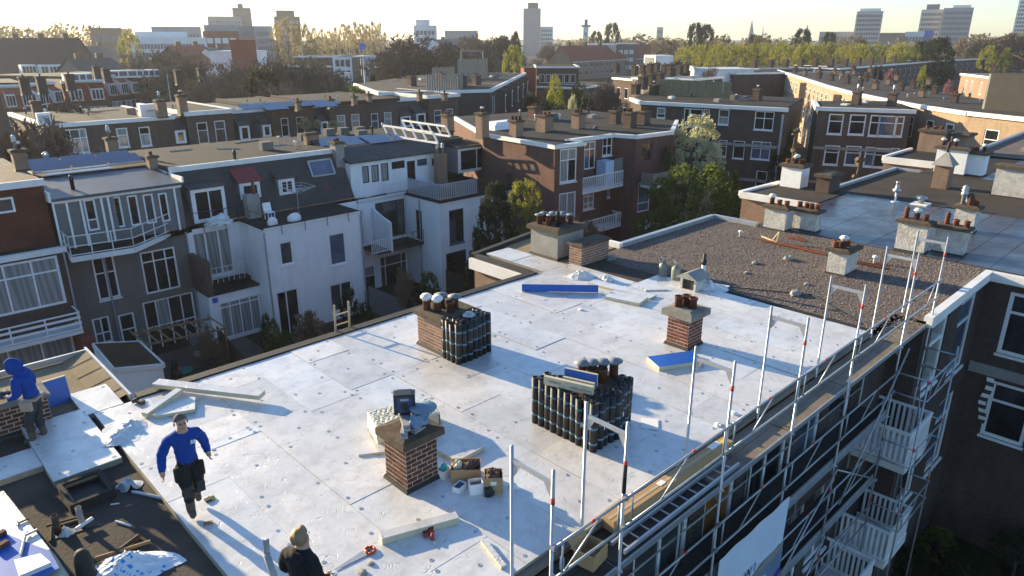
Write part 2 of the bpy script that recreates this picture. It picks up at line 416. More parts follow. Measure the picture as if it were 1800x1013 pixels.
BRICK_ME = {}
def brick_mesh(mat):
    if mat not in BRICK_ME:
        mb = MB(); b = .004
        # slightly pillowed brick: unit length 1 along x, height along z, depth along y
        mb.box(-.5, -.5, -.5, .5, .5, .5); BRICK_ME[mat] = mb.mesh('brick', mat)
    return BRICK_ME[mat]
def pot(mb_parent, x, y, z, kind, root):
    if kind == 'plain':
        MB().lathe((x, y, z), [(.10, 0), (.095, .16), (.11, .17), (.11, .21), (.085, .21), (.085, .1)], 10).build('chimney_pot', 'terracotta', root, True)
    elif kind == 'dark':
        MB().lathe((x, y, z), [(.10, 0), (.095, .22), (.115, .23), (.115, .28), (.085, .28), (.085, .1)], 10).build('chimney_pot', 'dark_terracotta', root, True)
    elif kind == 'capped':
        p = MB().lathe((x, y, z), [(.095, 0), (.09, .26), (.105, .27), (.105, .30), (.08, .30)], 10).build('chimney_pot', 'dark_terracotta', root, True)
        MB().lathe((x, y, z), [(.03, .30), (.03, .325), (.175, .33), (.17, .342), (.03, .385), (.005, .39)], 14).build('rain_cap', 'old_zinc', p, True)
    elif kind == 'white':
        p = MB().lathe((x, y, z), [(.095, 0), (.09, .22), (.105, .23), (.105, .26), (.08, .26)], 10).build('chimney_pot', 'dark_terracotta', root, True)
        MB().lathe((x, y, z), [(.10, .26), (.10, .31), (.15, .315), (.15, .36), (.11, .37), (.11, .40), (.01, .42)], 12).build('rain_cap', 'white_trim', p, True)
    elif kind == 'cowl':
        p = MB().lathe((x, y, z), [(.085, 0), (.08, .2), (.09, .21)], 10).build('chimney_pot', 'terracotta', root, True)
        MB().lathe((x, y, z), [(.07, .2), (.10, .26), (.07, .32), (.10, .36), (.02, .45)], 10).build('cowl', 'dark_terracotta', p, True)
    elif kind == 'tall':
        p = MB().lathe((x, y, z), [(.08, 0), (.075, .35), (.09, .36)], 10).build('flue', 'galvanised', root, True)
        MB().lathe((x, y, z), [(.12, .36), (.13, .46), (.09, .50), (.14, .58), (.09, .64), (.12, .70), (.02, .78)], 10).build('cowl', 'galvanised', p, True)
    elif kind == 'flue':
        MB().lathe((x, y, z), [(.06, 0), (.06, .35), (.075, .36), (.075, .52), (.05, .53)], 10).build('flue', 'black_rubber', root, True)
def chimney(name, label, x0, x1, y0, y1, z0, h, body='brick_brown', cap='old_cap', pots=(), bricks=None, over=.09, capt=.13, group=None, flash=True, cat='chimney'):
    """body with recessed mortar joints when bricks is set (each brick its own part), slab cap, pots"""
    root = thing(name, ((x0 + x1) / 2, (y0 + y1) / 2, z0), label, cat, group)
    L = rootloc(root)
    if bricks:
        d = .004
        MB().box(x0 + d, y0 + d, z0, x1 - d, y1 - d, z0 + h).build('mortar_core', 'mortar', root)
        ch = .082; nrow = int(h / ch); me = brick_mesh(bricks)
        for r in range(nrow):
            zc = z0 + (r + .5) * h / nrow - L[2]
            for side in (0, 1):                                # the two faces one sees and the two one does not
                a, b2 = (x0, x1) if side == 0 else (y0, y1)
                ln = b2 - a; nb = max(2, round(ln / .215)); bl = ln / nb
                off = .5 * (r % 2)
                edges = [a] + [a + (k + off) * bl for k in range(nb + 1) if a + .02 < a + (k + off) * bl < b2 - .02] + [b2]
                for e0, e1 in zip(edges, edges[1:]):
                    for far_ in (0, 1):
                        if far_ and nrow > 0 and side == 0: continue   # hidden +y face is plain mortar
                        if far_ and side == 1: continue
                        t = rnd(-.004, .004)
                        if side == 0: loc = ((e0 + e1) / 2 - L[0], y0 + .04 + t - L[1], zc); s = (e1 - e0 - .02, .085, h / nrow - .02); rot = 0
                        else: loc = (x0 + .04 + t - L[0], (e0 + e1) / 2 - L[1], zc); s = (e1 - e0 - .02, .085, h / nrow - .02); rot = R(90)
                        inst('brick', me, root, loc, (0, 0, rot), s)
    else:
        MB().box(x0, y0, z0, x1, y1, z0 + h).build('stack', body, root)
    if cap:
        c = MB(); o = over
        c.loft([[(x0 - o, y0 - o, z0 + h), (x1 + o, y0 - o, z0 + h), (x1 + o, y1 + o, z0 + h), (x0 - o, y1 + o, z0 + h)],
                [(x0 - o, y0 - o, z0 + h + capt), (x1 + o, y0 - o, z0 + h + capt), (x1 + o, y1 + o, z0 + h + capt), (x0 - o, y1 + o, z0 + h + capt)],
                [(x0 + .05, y0 + .05, z0 + h + capt + .04), (x1 - .05, y0 + .05, z0 + h + capt + .04), (x1 - .05, y1 - .05, z0 + h + capt + .04), (x0 + .05, y1 - .05, z0 + h + capt + .04)]])
        c.build('cap', cap, root)
    if flash:
        f = MB(); o = .025
        f.loft([[(x0 - o - .03, y0 - o - .03, z0 - .01), (x1 + o + .03, y0 - o - .03, z0 - .01), (x1 + o + .03, y1 + o + .03, z0 - .01), (x0 - o - .03, y1 + o + .03, z0 - .01)],
                [(x0 - .02, y0 - .02, z0 + .085), (x1 + .02, y0 - .02, z0 + .085), (x1 + .02, y1 + .02, z0 + .085), (x0 - .02, y1 + .02, z0 + .085)]], cap=False)
        f.build('flashing', flash if isinstance(flash, str) else 'black_felt', root)
    zc = z0 + h + (capt + .03 if cap else 0)
    for px_, py_, k in pots: pot(None, x0 + (x1 - x0) * px_, y0 + (y1 - y0) * py_, zc, k, root)
    return root

# ================================================================ ground
tag(MB().quad((-600, -600, 0), (3500, -600, 0), (3500, 3500, 0), (-600, 3500, 0)).build('ground', 'soil'), kind='structure')

# ================================================================ the row with the white roof
ZR = 10.0
def strip_edge(root, A, B, w, h, z, mat, name='edge_trim', side=0):
    dx, dy, L = frame_uv(A, B); nx, ny = dy, -dx
    c = MB(); c.obox(((A[0] + B[0]) / 2 + nx * side * w / 2, (A[1] + B[1]) / 2 + ny * side * w / 2, z + h / 2), (L, w, h), RZ(math.atan2(dy, dx)))
    return c.build(name, mat, root)
# --- house A: bare deck, front wall, rear wing, insulation boards
FA, FB = (-14.0, 5.9), (18.72, 5.9)
fw = []
for (x0, x1, g) in ((-1.0, .6, 'glass'), (1.2, 2.9, 'glass_grey'), (3.6, 5.4, 'glass'), (6.1, 7.9, 'glass_blue'), (8.7, 10.5, 'glass_grey'), (11.05, 12.25, 'glass_amber'), (12.75, 14.6, 'glass'), (15.2, 16.4, 'glass_blue'), (16.9, 18.3, 'glass')):
    fw.append(dict(s0=x0 + 14, s1=x1 + 14, z0=6.55, z1=9.15, cols=[0, .5, 1] if x1 - x0 > 1.5 else [0, 1], rows=[0, .76, 1], glass=g, ft=.11))
    fw.append(dict(s0=x0 + 14, s1=x1 + 14, z0=3.35, z1=5.85, cols=[0, .5, 1], rows=[0, .72, 1], glass=random.choice(['glass', 'glass_grey', 'curtain']), ft=.11))
    fw.append(dict(s0=x0 + 14, s1=x1 + 14, z0=.35, z1=2.7, cols=[0, .5, 1], rows=[0, .72, 1], glass='glass', ft=.11))
WA, WB = (15.75, 18.25), (15.75, 15.32)
polyA = [FA, FB, (18.72, 15.32), (20.58, 15.42), (20.58, 19.15), (15.75, 18.25), (15.75, 15.32), (3.62, 15.32), (3.62, 18.8), (-14, 18.8)]
houseA = building('row_house', 'brick row house whose flat roof is half covered in white insulation boards', 'house', polyA, 0, 9.86, {0: fw}, 'brick_dark', 'bare_felt')
sandy = MB(); sandy.prism([(-14, 15.55), (3.40, 15.55), (3.40, 18.6), (-14, 18.6)], 9.86, 9.894)
sandy.build('sandy_roofing', 'sandy_felt', houseA); sandy = MB(); sandy.prism([(17.45, 15.5), (20.4, 15.6), (20.4, 18.9), (17.45, 18.5)], 9.86, 9.9); sandy.build('sandy_roofing', 'sandy_felt', houseA)
# gutter of the neighbouring bay: sloping sandy upstand with a zinc lip
gut = MB(); gut.add([(3.02, 15.6, 9.9), (3.52, 15.6, 10.02), (3.52, 18.72, 10.02), (3.02, 18.72, 9.9), (3.52, 15.6, 9.8), (3.52, 18.72, 9.8)], ((0, 1, 2, 3), (1, 4, 5, 2)))
gut.build('upstand', 'sandy_felt', houseA)
for k in range(4):
    y = 16.0 + k * .72; MB().obox((3.27, y, 9.972), (.54, .014, .012), Matrix.Rotation(R(-13.5), 3, 'Y')).build('felt_joint', 'black_felt', houseA)
strip_edge(houseA, (3.55, 15.4), (3.55, 18.8), .05, .16, 9.93, 'zinc', 'roof_edge'); strip_edge(houseA, (-14, 18.76), (3.52, 18.76), .06, .14, 9.9, 'zinc', 'roof_edge')
strip_edge(houseA, (3.66, 15.40), (15.9, 15.40), .26, .2, 9.83, 'black_felt', 'roof_edge')
strip_edge(houseA, (15.83, 15.55), (15.83, 18.2), .22, .2, 9.83, 'black_felt', 'roof_edge'); strip_edge(houseA, (15.76, 18.35), (20.6, 19.2), .2, .2, 9.83, 'black_felt', 'roof_edge')
# brick and white cornice of the rear wing (seen past the roof edge)
w = MB(); w.box(15.60, 15.30, 9.52, 15.74, 18.36, 9.90); w.build('cornice', 'white_trim', houseA)
MB().box(15.745, 15.35, 8.0, 15.748, 18.2, 9.55).build('wing_brick', 'brick_warm', houseA)  # paler, warmer brick puts the sunlight on this face into its colour
# insulation boards, each its own piece
_bm = MB(); _bm.box(-.5, -.5, -1, .5, .5, 0); BOARD = _bm.mesh('insulation_board', ['foil_board', 'foam_edge'])
for p in BOARD.polygons: p.material_index = 0 if p.normal.z > .5 else 1
washers = MB(); BW, BL = 1.1, 2.16
LA = rootloc(houseA)
def lay(x0, x1, y0, y1, ox=0.0, oy=0.0):
    i = 0; x = x0 - ox
    while x < x1 - .05:
        a, b = max(x, x0), min(x + BW, x1)
        if b - a > .12:
            y = y0 - oy - (BL * .5 if i % 2 else 0)
            while y < y1 - .05:
                c, d = max(y, y0), min(y + BL, y1)
                if d - c > .12:
                    zz = ZR + rnd(-.007, .007)
                    inst('insulation_board', BOARD, houseA, ((a + b) / 2 - LA[0], (c + d) / 2 - LA[1], zz - LA[2]), (rnd(-.0012, .0012), rnd(-.0015, .0015), rnd(-.0008, .0008)), (b - a - .0035, d - c - .0035, .118))
                    for wx, wy in ((.1, .09), (.9, .09), (.5, .5), (.1, .91), (.9, .91)):
                        if random.random() < .55:
                            cx, cy = a + (b - a) * wx + rnd(-.05, .05), c + (d - c) * wy + rnd(-.05, .05)
                            washers.lathe((cx, cy, zz), [(.036, .0), (.034, .006), (.012, .006), (.012, -.002)], 9)
                y += BL
        x += BW; i += 1
lay(2.78, 17.5, 12.45, 15.24, .05, .3)
lay(2.78, 18.64, 5.93, 12.445, .05, 1.3)
lay(16.2, 17.4, 15.25, 18.1, 0, .6)
lay(1.57, 2.775, 13.08, 15.62, 0, .4); lay(-1.2, 1.565, 13.79, 14.62, .4, .9); lay(2.62, 3.36, 15.25, 16.5, .2, .5)
tag(washers.build('fixing_washers', 'galvanised', houseA), kind='stuff')
strip_edge(houseA, (2.0, 5.862), (18.7, 5.862), .115, .09, 9.86, 'deck_board', 'edge_timber')

# balconies with white slats on the street side
def balcony(root, x0, x1, y0, y1, z, h=1.0, mat='white_paint', step=.13):
    b = MB(); b.box(x0, y0, z - .2, x1, y1, z); o = b.build('balcony', 'white_trim', root); L = rootloc(root)
    r = MB()
    for zz in (z + .08, z + h): r.box(x0, y0, zz - .035, x1, y0 + .06, zz + .035); r.box(x0, y0 + .061, zz - .034, x0 + .06, y1, zz + .034); r.box(x1 - .06, y0 + .061, zz - .034, x1, y1, zz + .034)
    r.build('rail', mat, o)
    s = MB().box(-.035, -.012, 0, .035, .012, h - .1); sm = s.mesh('slat', mat)
    n = int((x1 - x0) / step)
    for i in range(n + 1): inst('slat', sm, o, (x0 + .06 + (x1 - x0 - .12) * i / n - L[0], y0 + .03 - L[1], z + .1 - L[2]))
    n = int((y1 - y0) / step)
    for i in range(1, n):
        for xx in (x0 + .03, x1 - .03): inst('slat', sm, o, (xx - L[0], y0 + (y1 - y0) * i / n - L[1], z + .1 - L[2]), (0, 0, R(90)))
    return o
balcony(houseA, 15.7, 18.4, 4.55, 5.88, 2.6); balcony(houseA, 12.4, 14.9, 4.62, 5.88, 2.6)

# --- house B: gravel roof and the brick bay
A1, B1 = (20.72, 5.1), (26.65, 5.1); A2, B2 = (26.65, 5.1), (26.65, -4.0); A0, B0 = (20.72, 5.9), (20.72, 5.1)
wb1 = [wpx(A1, B1, 1641, 545, 1672, 640, cols=[0, 1], rows=[0, .68, 1], glass='curtain', ft=.13), wpx(A1, B1, 1692, 532, 1716, 640, cols=[0, 1], rows=[0, .68, 1], glass='glass_blue', ft=.11)]
wb1[0].update(s0=.75, s1=2.3, z0=7.35, z1=9.55); wb1[1].update(s0=3.5, s1=5.2, z0=6.9, z1=9.5)
wb1 += [dict(s0=.75, s1=2.3, z0=3.3, z1=5.9, rows=[0, .7, 1], glass='glass', ft=.12), dict(s0=3.5, s1=5.2, z0=3.3, z1=6.0, rows=[0, .7, 1], glass='glass_blue', ft=.12)]
wb2 = [dict(s0=.75, s1=2.0, z0=7.35, z1=9.5, rows=[0, .68, 1], glass='glass', ft=.12), dict(s0=.85, s1=2.1, z0=4.3, z1=6.35, rows=[0, .66, 1], glass='glass', ft=.12), dict(s0=3.0, s1=4.4, z0=4.3, z1=6.35, rows=[0, .66, 1], glass='glass_blue', ft=.12), dict(s0=3.0, s1=4.4, z0=7.35, z1=9.5, rows=[0, .66, 1], glass='glass_grey', ft=.12)]
polyB = [(18.73, 5.9), (20.72, 5.9), A1, B1, B2, (28.6, -4), (28.6, 4.2), (27.3, 4.2), (27.3, 13.45), (26.95, 13.45), (26.95, 15.41), (20.6, 15.41), (20.585, 15.4), (18.73, 15.31)]
polyB[2] = A1
houseB = building('row_house', 'brick house with reddish gravel roof and white-framed bay beyond the scaffold', 'house', polyB, 0, 9.9, {2: wb1, 3: wb2}, 'brick_dark', 'gravel')
strip_edge(houseB, (20.72, 5.06), (26.68, 5.06), .22, .3, 9.76, 'white_trim', 'cornice'); strip_edge(houseB, (26.6, 5.14), (26.6, -4), .22, .3, 9.755, 'white_trim', 'cornice')
strip_edge(houseB, (26.62, 5.0), (26.62, -4), .12, .35, 6.5, 'concrete', 'stone_band')
strip_edge(houseB, (20.6, 15.47), (26.95, 15.47), .2, .26, 9.82, 'zinc', 'edge_trim'); strip_edge(houseB, (27.02, 13.45), (27.02, 15.5), .2, .26, 9.815, 'zinc', 'edge_trim')
strip_edge(houseB, (20.5, 15.4), (20.5, 16.5), .22, .26, 9.82, 'white_trim', 'edge_trim')
strip_edge(houseB, (18.85, 6.0), (18.85, 12.3), .3, .05, 9.9, 'dark_felt', 'felt_strip'); strip_edge(houseB, (18.1, 12.5), (18.1, 15.3), 1.2, .045, 9.9, 'brown_felt', 'felt_strip')
balcony(houseB, 18.95, 20.68, 4.45, 5.88, 6.35); balcony(houseB, 18.95, 20.68, 4.45, 5.88, 3.2)
# striped blind strips at both sides of the lower bay window
for i in (0, 7):
    aw = MB()
    for j in range(12):
        y0, y1 = 4.42 - i * .22, 4.42 - (i + 1) * .22; t0, t1 = j / 12, (j + 1) / 12
        f = lambda y, t: (26.56 - .10 * math.sin(t * 3.1), y - .05 * math.sin(t * 9), 6.45 - 1.7 * t)
        aw.quad(f(y0, t0), f(y1, t0), f(y1, t1), f(y0, t1), j % 2)
    aw.build('awning', ['white_paint', 'dark_timber'], houseB)
peb = MB()
for i in range(11000):
    x, y = rnd(18.95, 27.25), rnd(5.3, 15.3)
    if x > 26.9 and y > 13.4: continue
    s = rnd(.010, .026); q = [rnd(.7, 1.3) * s for _ in range(6)]
    peb.add([(x + q[0], y, 9.925), (x, y + q[1], 9.925), (x - q[2], y, 9.925), (x, y - q[3], 9.925), (x + rnd(-.01, .01), y + rnd(-.01, .01), 9.92 + q[4] * 1.1)], ((0, 1, 4), (1, 2, 4), (2, 3, 4), (3, 0, 4)))
M('pebble', (.20, .155, .13), .95, .45, 23, 60, c2=(.42, .36, .31)); tag(peb.build('gravel_stones', 'pebble', houseB), kind='stuff')

# --- houses C to F further down the row
def felt_strips(root, x0, x1, y0, y1, z, mat='wet_felt', w=1.0):
    me = MB().box(-.5, -.5, -.5, .5, .5, .5).mesh('felt_strip', mat); L = rootloc(root); y = y0; k = 0
    while y < y1 - .05:
        ww = min(w, y1 - y)
        inst('felt_strip', me, root, ((x0 + x1) / 2 - L[0], y + ww / 2 - L[1], z + rnd(0, .006) - L[2]), (R(rnd(.15, .5)), R(rnd(-.06, .06)), rnd(-.001, .001)), (x1 - x0, ww - .022, .02)); y += w
houseC = building('row_house', 'row house with wet shiny bitumen roof beyond the gravel roof', 'house', [(27.32, -6), (36.28, -6), (36.28, 13.58), (36.28, 17.0), (32.6, 17.2), (32.6, 13.58), (27.32, 13.58)], 0, 9.9, {}, 'brick_warm', 'dark_felt', None)
felt_strips(houseC, 28.65, 36.2, -5.9, 4.2, 9.925); felt_strips(houseC, 27.36, 36.2, 4.22, 13.5, 9.925)
MB().prism([(32.75, 13.55), (36.2, 13.55), (36.2, 16.9), (32.75, 17.05)], 9.92, 9.96).build('felt_sheet', 'brown_felt', houseC)
strip_edge(houseC, (32.54, 13.4), (32.54, 17.25), .24, .3, 9.70, 'white_trim', 'cornice'); strip_edge(houseC, (32.5, 17.25), (36.4, 17.1), .24, .26, 9.78, 'white_trim', 'cornice')
houseD = building('row_house', 'row house with dull dark brown felt roof behind the wet roof', 'house', [(36.3, -8), (45.28, -8), (45.28, 14.4), (36.3, 14.4)], 0, 9.9, {}, 'brick_brown', 'brown_felt', None)
strip_edge(houseD, (36.3, 14.45), (45.3, 14.35), .2, .26, 9.8, 'zinc', 'edge_trim'); strip_edge(houseD, (45.2, 13.0), (45.2, 14.4), .2, .26, 9.79, 'zinc', 'edge_trim')
houseE = building('row_house', 'row house with pale wet roof and brick wing far down the row', 'house', [(45.3, -10), (54.3, -10), (54.3, 16.4), (49.2, 16.4), (49.2, 13.0), (45.3, 13.0)], 0, 9.9, {}, 'brick_warm', 'dark_felt', None)
felt_strips(houseE, 45.4, 54.2, -9.9, 10.0, 9.925); strip_edge(houseE, (49.15, 12.9), (49.15, 16.45), .24, .4, 9.62, 'white_trim', 'cornice'); strip_edge(houseE, (49.2, 16.45), (54.3, 16.45), .2, .3, 9.75, 'white_trim', 'cornice')
houseF = building('row_house', 'farthest house of the row with brown gravel roof and zinc edge', 'house', [(54.35, -14), (72, -14), (72, 13.0), (54.35, 12.8)], 0, 10.0, {}, 'brick_tan', 'gravel', None)
strip_edge(houseF, (54.3, 12.85), (72, 13.05), .24, .3, 9.88, 'zinc', 'edge_trim'); strip_edge(houseF, (72, 13.1), (72, -14), .3, .4, 9.7, 'white_trim', 'cornice')

# ================================================================ chimneys of the row
def chpx(name, label, px, py, wx, wy, h, z=9.9, **k):
    f, fh = (.62, .75) if z > 9.95 else (.82, .92)
    x, y = G(px, py, z); return chimney(name, label, x, x + wx * f, y, y + wy * f, z, h * fh, **k)
chimney('brick_chimney', 'near brick chimney with radio and pipe offcuts lying on its slab', 5.80, 6.46, 8.55, 9.17, 9.99, .88, bricks='fired_brick', cap='old_cap', over=.10, pots=[(.75, .25, 'dark')])
chimney('brick_chimney', 'small red brick chimney with three clay pots standing on the white roof', 14.2, 14.82, 8.5, 9.12, 9.99, .80, bricks='fired_brick_red', cap='grey_cap', over=.12, capt=.16, pots=[(.3, .75, 'dark'), (.62, .6, 'dark'), (.55, .25, 'dark')])
chimney('brick_chimney', 'brick chimney with white-capped pots beside the smaller group of black rolls', 9.68, 10.75, 12.45, 13.41, 9.99, .84, bricks='fired_brick_pale', cap='old_cap', pots=[(.12, .75, 'white'), (.22, .45, 'white'), (.45, .62, 'capped'), (.62, .3, 'capped'), (.42, .2, 'dark')], over=.08, capt=.1)
chimney('brick_chimney', 'brick chimney with metal-capped pots hidden among the larger group of black rolls', 9.62, 10.32, 7.66, 8.4, 9.99, .84, body='brick_brown', cap='old_cap', pots=[(.2, .62, 'capped'), (.42, .45, 'capped'), (.66, .28, 'capped'), (.92, .1, 'capped'), (.2, .3, 'dark'), (.42, .12, 'dark')], over=.1, capt=.08)
chimney('brick_chimney', 'low brick chimney stack beside the hooded worker', .2, 2.12, 15.6, 16.25, 9.88, .62, bricks='fired_brick', cap='grey_cap', over=.06, capt=.04, pots=())
chimney('rendered_chimney', 'grey rendered chimney with a crowd of metal-capped clay pots', 17.6, 18.95, 15.95, 17.25, 9.9, .95, body='concrete', cap='old_cap', over=.12, capt=.14, pots=[(.12, .8, 'capped'), (.35, .85, 'capped'), (.3, .55, 'capped'), (.55, .7, 'capped'), (.5, .35, 'capped'), (.72, .5, 'capped'), (.7, .2, 'capped'), (.15, .5, 'dark'), (.25, .25, 'flue')])
chimney('brick_chimney', 'low brick chimney without pots next to the grey rendered one', 17.6, 19.05, 14.85, 15.42, 9.9, .72, bricks='fired_brick_pale', cap='old_cap', over=.06, capt=.07)
for lab, px, py, wx, wy, h, pots in (
    ('white painted chimney with two clay pots alone on the gravel roof', 1483, 488, 1.15, .72, .85, [(.1, .75, 'plain'), (.5, .4, 'plain'), (.2, .4, 'white')]),
    ('white painted chimney with three clay pots at the left edge of the wet roof', 1378, 409, .6, 1.1, .95, [(.5, .85, 'white'), (.5, .5, 'plain'), (.5, .15, 'plain')]),
    ('white painted chimney right next to the three-pot one at the wet roof edge', 1432, 411, .6, 1.15, .85, [(.5, .9, 'plain'), (.5, .6, 'plain'), (.5, .4, 'plain'), (.5, .15, 'plain')]),
    ('white painted chimney with a cowled pot behind the farthest scaffold frame', 1622, 449, .6, 1.2, 1.15, [(.4, .85, 'cowl'), (.5, .5, 'white'), (.5, .2, 'plain')]),
    ('white painted chimney with three squat pots right of the cowled one', 1690, 453, .6, 1.2, 1.0, [(.5, .75, 'cowl'), (.5, .45, 'plain'), (.5, .1, 'plain')]),
    ('white painted chimney with tall metal cowl in the middle of the wet roof', 1708, 413, .7, .9, 1.05, [(.4, .8, 'tall'), (.4, .45, 'cowl'), (.6, .2, 'plain')])):
    chpx('painted_chimney', lab, px, py, wx, wy, h, body='white_chimney_paint', cap='old_cap', pots=pots, over=.1, capt=.1, group='painted chimneys of the row')
for lab, px, py, wx, wy, h, body, pots in (
    ('bright white square chimney with red pots on the rear wing', 1405, 335, 1.1, 1.3, 1.2, 'white_paint', [(.2, .8, 'plain'), (.4, .5, 'white'), (.6, .3, 'plain'), (.8, .6, 'white'), (.5, .15, 'plain')]),
    ('low brown brick chimney beside the bright white square one', 1455, 343, 1.6, .8, .9, 'brick_brown', []),
    ('bright white chimney pair with clay pots at the pale wet roof', 1693, 310, .9, 1.9, 1.5, 'white_paint', [(.5, .9, 'white'), (.5, .7, 'plain'), (.5, .5, 'white')]),
    ('white chimney with short pots right beside the bright white pair', 1725, 312, 1.0, 1.4, 1.3, 'white_paint', [(.5, .8, 'plain'), (.5, .5, 'plain'), (.5, .2, 'white')]),
    ('broad brick chimney with red pots on the far rear wing', 1655, 272, 1.5, 1.9, 1.5, 'brick_warm', [(.3, .8, 'plain'), (.4, .5, 'plain'), (.6, .3, 'plain')]),
    ('plain brick chimney near the zinc edge of the farthest roof', 1695, 274, 1.9, 1.1, 1.3, 'brick_warm', []),
    ('pale chimney cut off by the right picture edge', 1800, 352, 1.0, 1.7, 1.5, 'white_chimney_paint', [])):
    chpx('chimney', lab, px, py, wx, wy, h, body=body, cap='old_cap', pots=pots, over=.12, capt=.14)
# little brick vent with a pointed stone hat on the brown roof
x, y = G(1662, 334, 9.9)
hat = thing('roof_vent', (x, y, 9.9), 'slim brick vent with pointed stone hat on the dark brown roof', 'vent')
MB().box(x, y, 9.9, x + .8, y + .7, 11.1).build('stack', 'brick_warm', hat)
MB().loft([[(x - .15, y - .15, 11.1), (x + .95, y - .15, 11.1), (x + .95, y + .85, 11.1), (x - .15, y + .85, 11.1)], [(x + .35, y + .3, 11.75), (x + .45, y + .3, 11.75), (x + .45, y + .4, 11.75), (x + .35, y + .4, 11.75)]]).build('hat', 'concrete', hat)
MB().lathe((x + .4, y + .35, 11.7), [(.07, 0), (.05, .2), (.1, .3), (.02, .55)], 8).build('finial', 'black_felt', hat, True)
# vents standing on the wet roof and on the gravel
def vent(px, py, lab, kind, s=1.0, mat='white_paint'):
    x, y = G(px, py, 9.93); o = thing('roof_vent', (x, y, 9.92), lab, 'vent', 'small vents on the flat roofs')
    if kind == 'mast':
        MB().lathe((x, y, 9.92), [(.22 * s, 0), (.2 * s, .04), (.05 * s, .06), (.05 * s, .55 * s)], 10).build('stem', mat, o, True)
        MB().lathe((x, y, 9.92), [(.16 * s, .5 * s), (.2 * s, .62 * s), (.1 * s, .7 * s), (.07 * s, .95 * s), (.12 * s, 1.0 * s), (.02, 1.04 * s)], 10).build('cowl', 'galvanised', o, True)
    elif kind == 'squat':
        MB().box(x - .35, y - .35, 9.92, x + .35, y + .35, 10.0).build('base', mat, o)
        MB().lathe((x, y, 10.0), [(.13, 0), (.13, .2), (.25, .21), (.25, .3), (.02, .36)], 10).build('cowl', 'galvanised', o, True)
    else:
        MB().lathe((x, y, 9.92), [(.05 * s, 0), (.05 * s, .2 * s), (.1 * s, .21 * s), (.1 * s, .25 * s), (.02, .3 * s)], 10).build('stem', mat, o, True)
vent(1573, 355, 'slender white mast vent on the wet roof', 'mast', .95); vent(1618, 360, 'squat square-based vent on the wet roof', 'squat')
vent(1301, 416, 'small white mushroom vent on the gravel near the zinc edge', 'stub', .9); vent(1537, 462, 'small white mushroom vent on the gravel near the scaffold', 'stub', .95)
vent(1438, 335, 'white stub vent between the square chimney and the brick one', 'stub', 1.2); vent(1647, 322, 'white stub vent left of the pointed brick vent', 'stub', 1.3)

# ================================================================ scaffold along the street front
SX = [5.60, 7.10, 9.97, 12.66, 15.42, 18.72, 20.98]; YI, YO = 5.80, 5.06; ZT = 12.28
scaf = thing('scaffold', (13.0, 5.4, 0), 'galvanised tube scaffold with red bands along the street front', 'scaffold')
TR = .0245
for i, x in enumerate(SX):
    zt = ZT + (.02 if i % 2 else 0)
    if i == 0: zt -= .05
    for y, top in ((YI, zt + .02), (YO, zt)):
        t = MB(); t.tube((x, y, 0), (x, y, top), TR, 8); t.build('standard', 'galvanised', scaf, True)
    fr = MB()
    fr.obox((x, (YI + YO) / 2, zt - .20), (.03, YI - YO - .05, .065))
    for y, s in ((YI - .03, -1), (YO + .03, 1)):
        fr.add([(x - .006, y, zt - .245), (x - .006, y + s * .12, zt - .245), (x - .006, y + s * .03, zt - .40), (x - .006, y, zt - .44),
                (x + .006, y, zt - .245), (x + .006, y + s * .12, zt - .245), (x + .006, y + s * .03, zt - .40), (x + .006, y, zt - .44)],
               ((0, 1, 2, 3), (7, 6, 5, 4), (0, 4, 5, 1), (1, 5, 6, 2), (2, 6, 7, 3), (3, 7, 4, 0)))
    fr.build('head_frame', 'aluminium', scaf)
    for z in (9.79, 7.79, 5.79):
        MB().tube((x, YI, z), (x, YO - .06, z), TR * .95, 8).build('transom', 'galvanised', scaf, True)
        MB().add([(x - .01, YO, z - .02), (x - .01, YO + .22, z - .02), (x - .01, YO, z - .3), (x + .01, YO, z - .02), (x + .01, YO + .22, z - .02), (x + .01, YO, z - .3)], ((0, 1, 2), (5, 4, 3), (0, 3, 4, 1), (1, 4, 5, 2), (2, 5, 3, 0))).build('bracket', 'galvanised', scaf)
    for z in (11.78, 9.06, 7.1, 5.2):
        if z == 11.78 and i == 1:
            MB().tube((x, YO, 11.15), (x, YO, 11.62), TR + .006, 10).build('sleeve', 'black_rubber', scaf, True)
            z = 11.64
        MB().tube((x, YO, z - .05), (x, YO, z + .05), TR + .004, 10).build('marker_band', 'red_band', scaf, True)
    for z in (11.09, 10.59, 9.09, 8.53, 7.09, 6.53):
        c = MB(); c.obox((x, YO - .035, z), (.07, .075, .07)); c.build('coupler', 'galvanised', scaf)
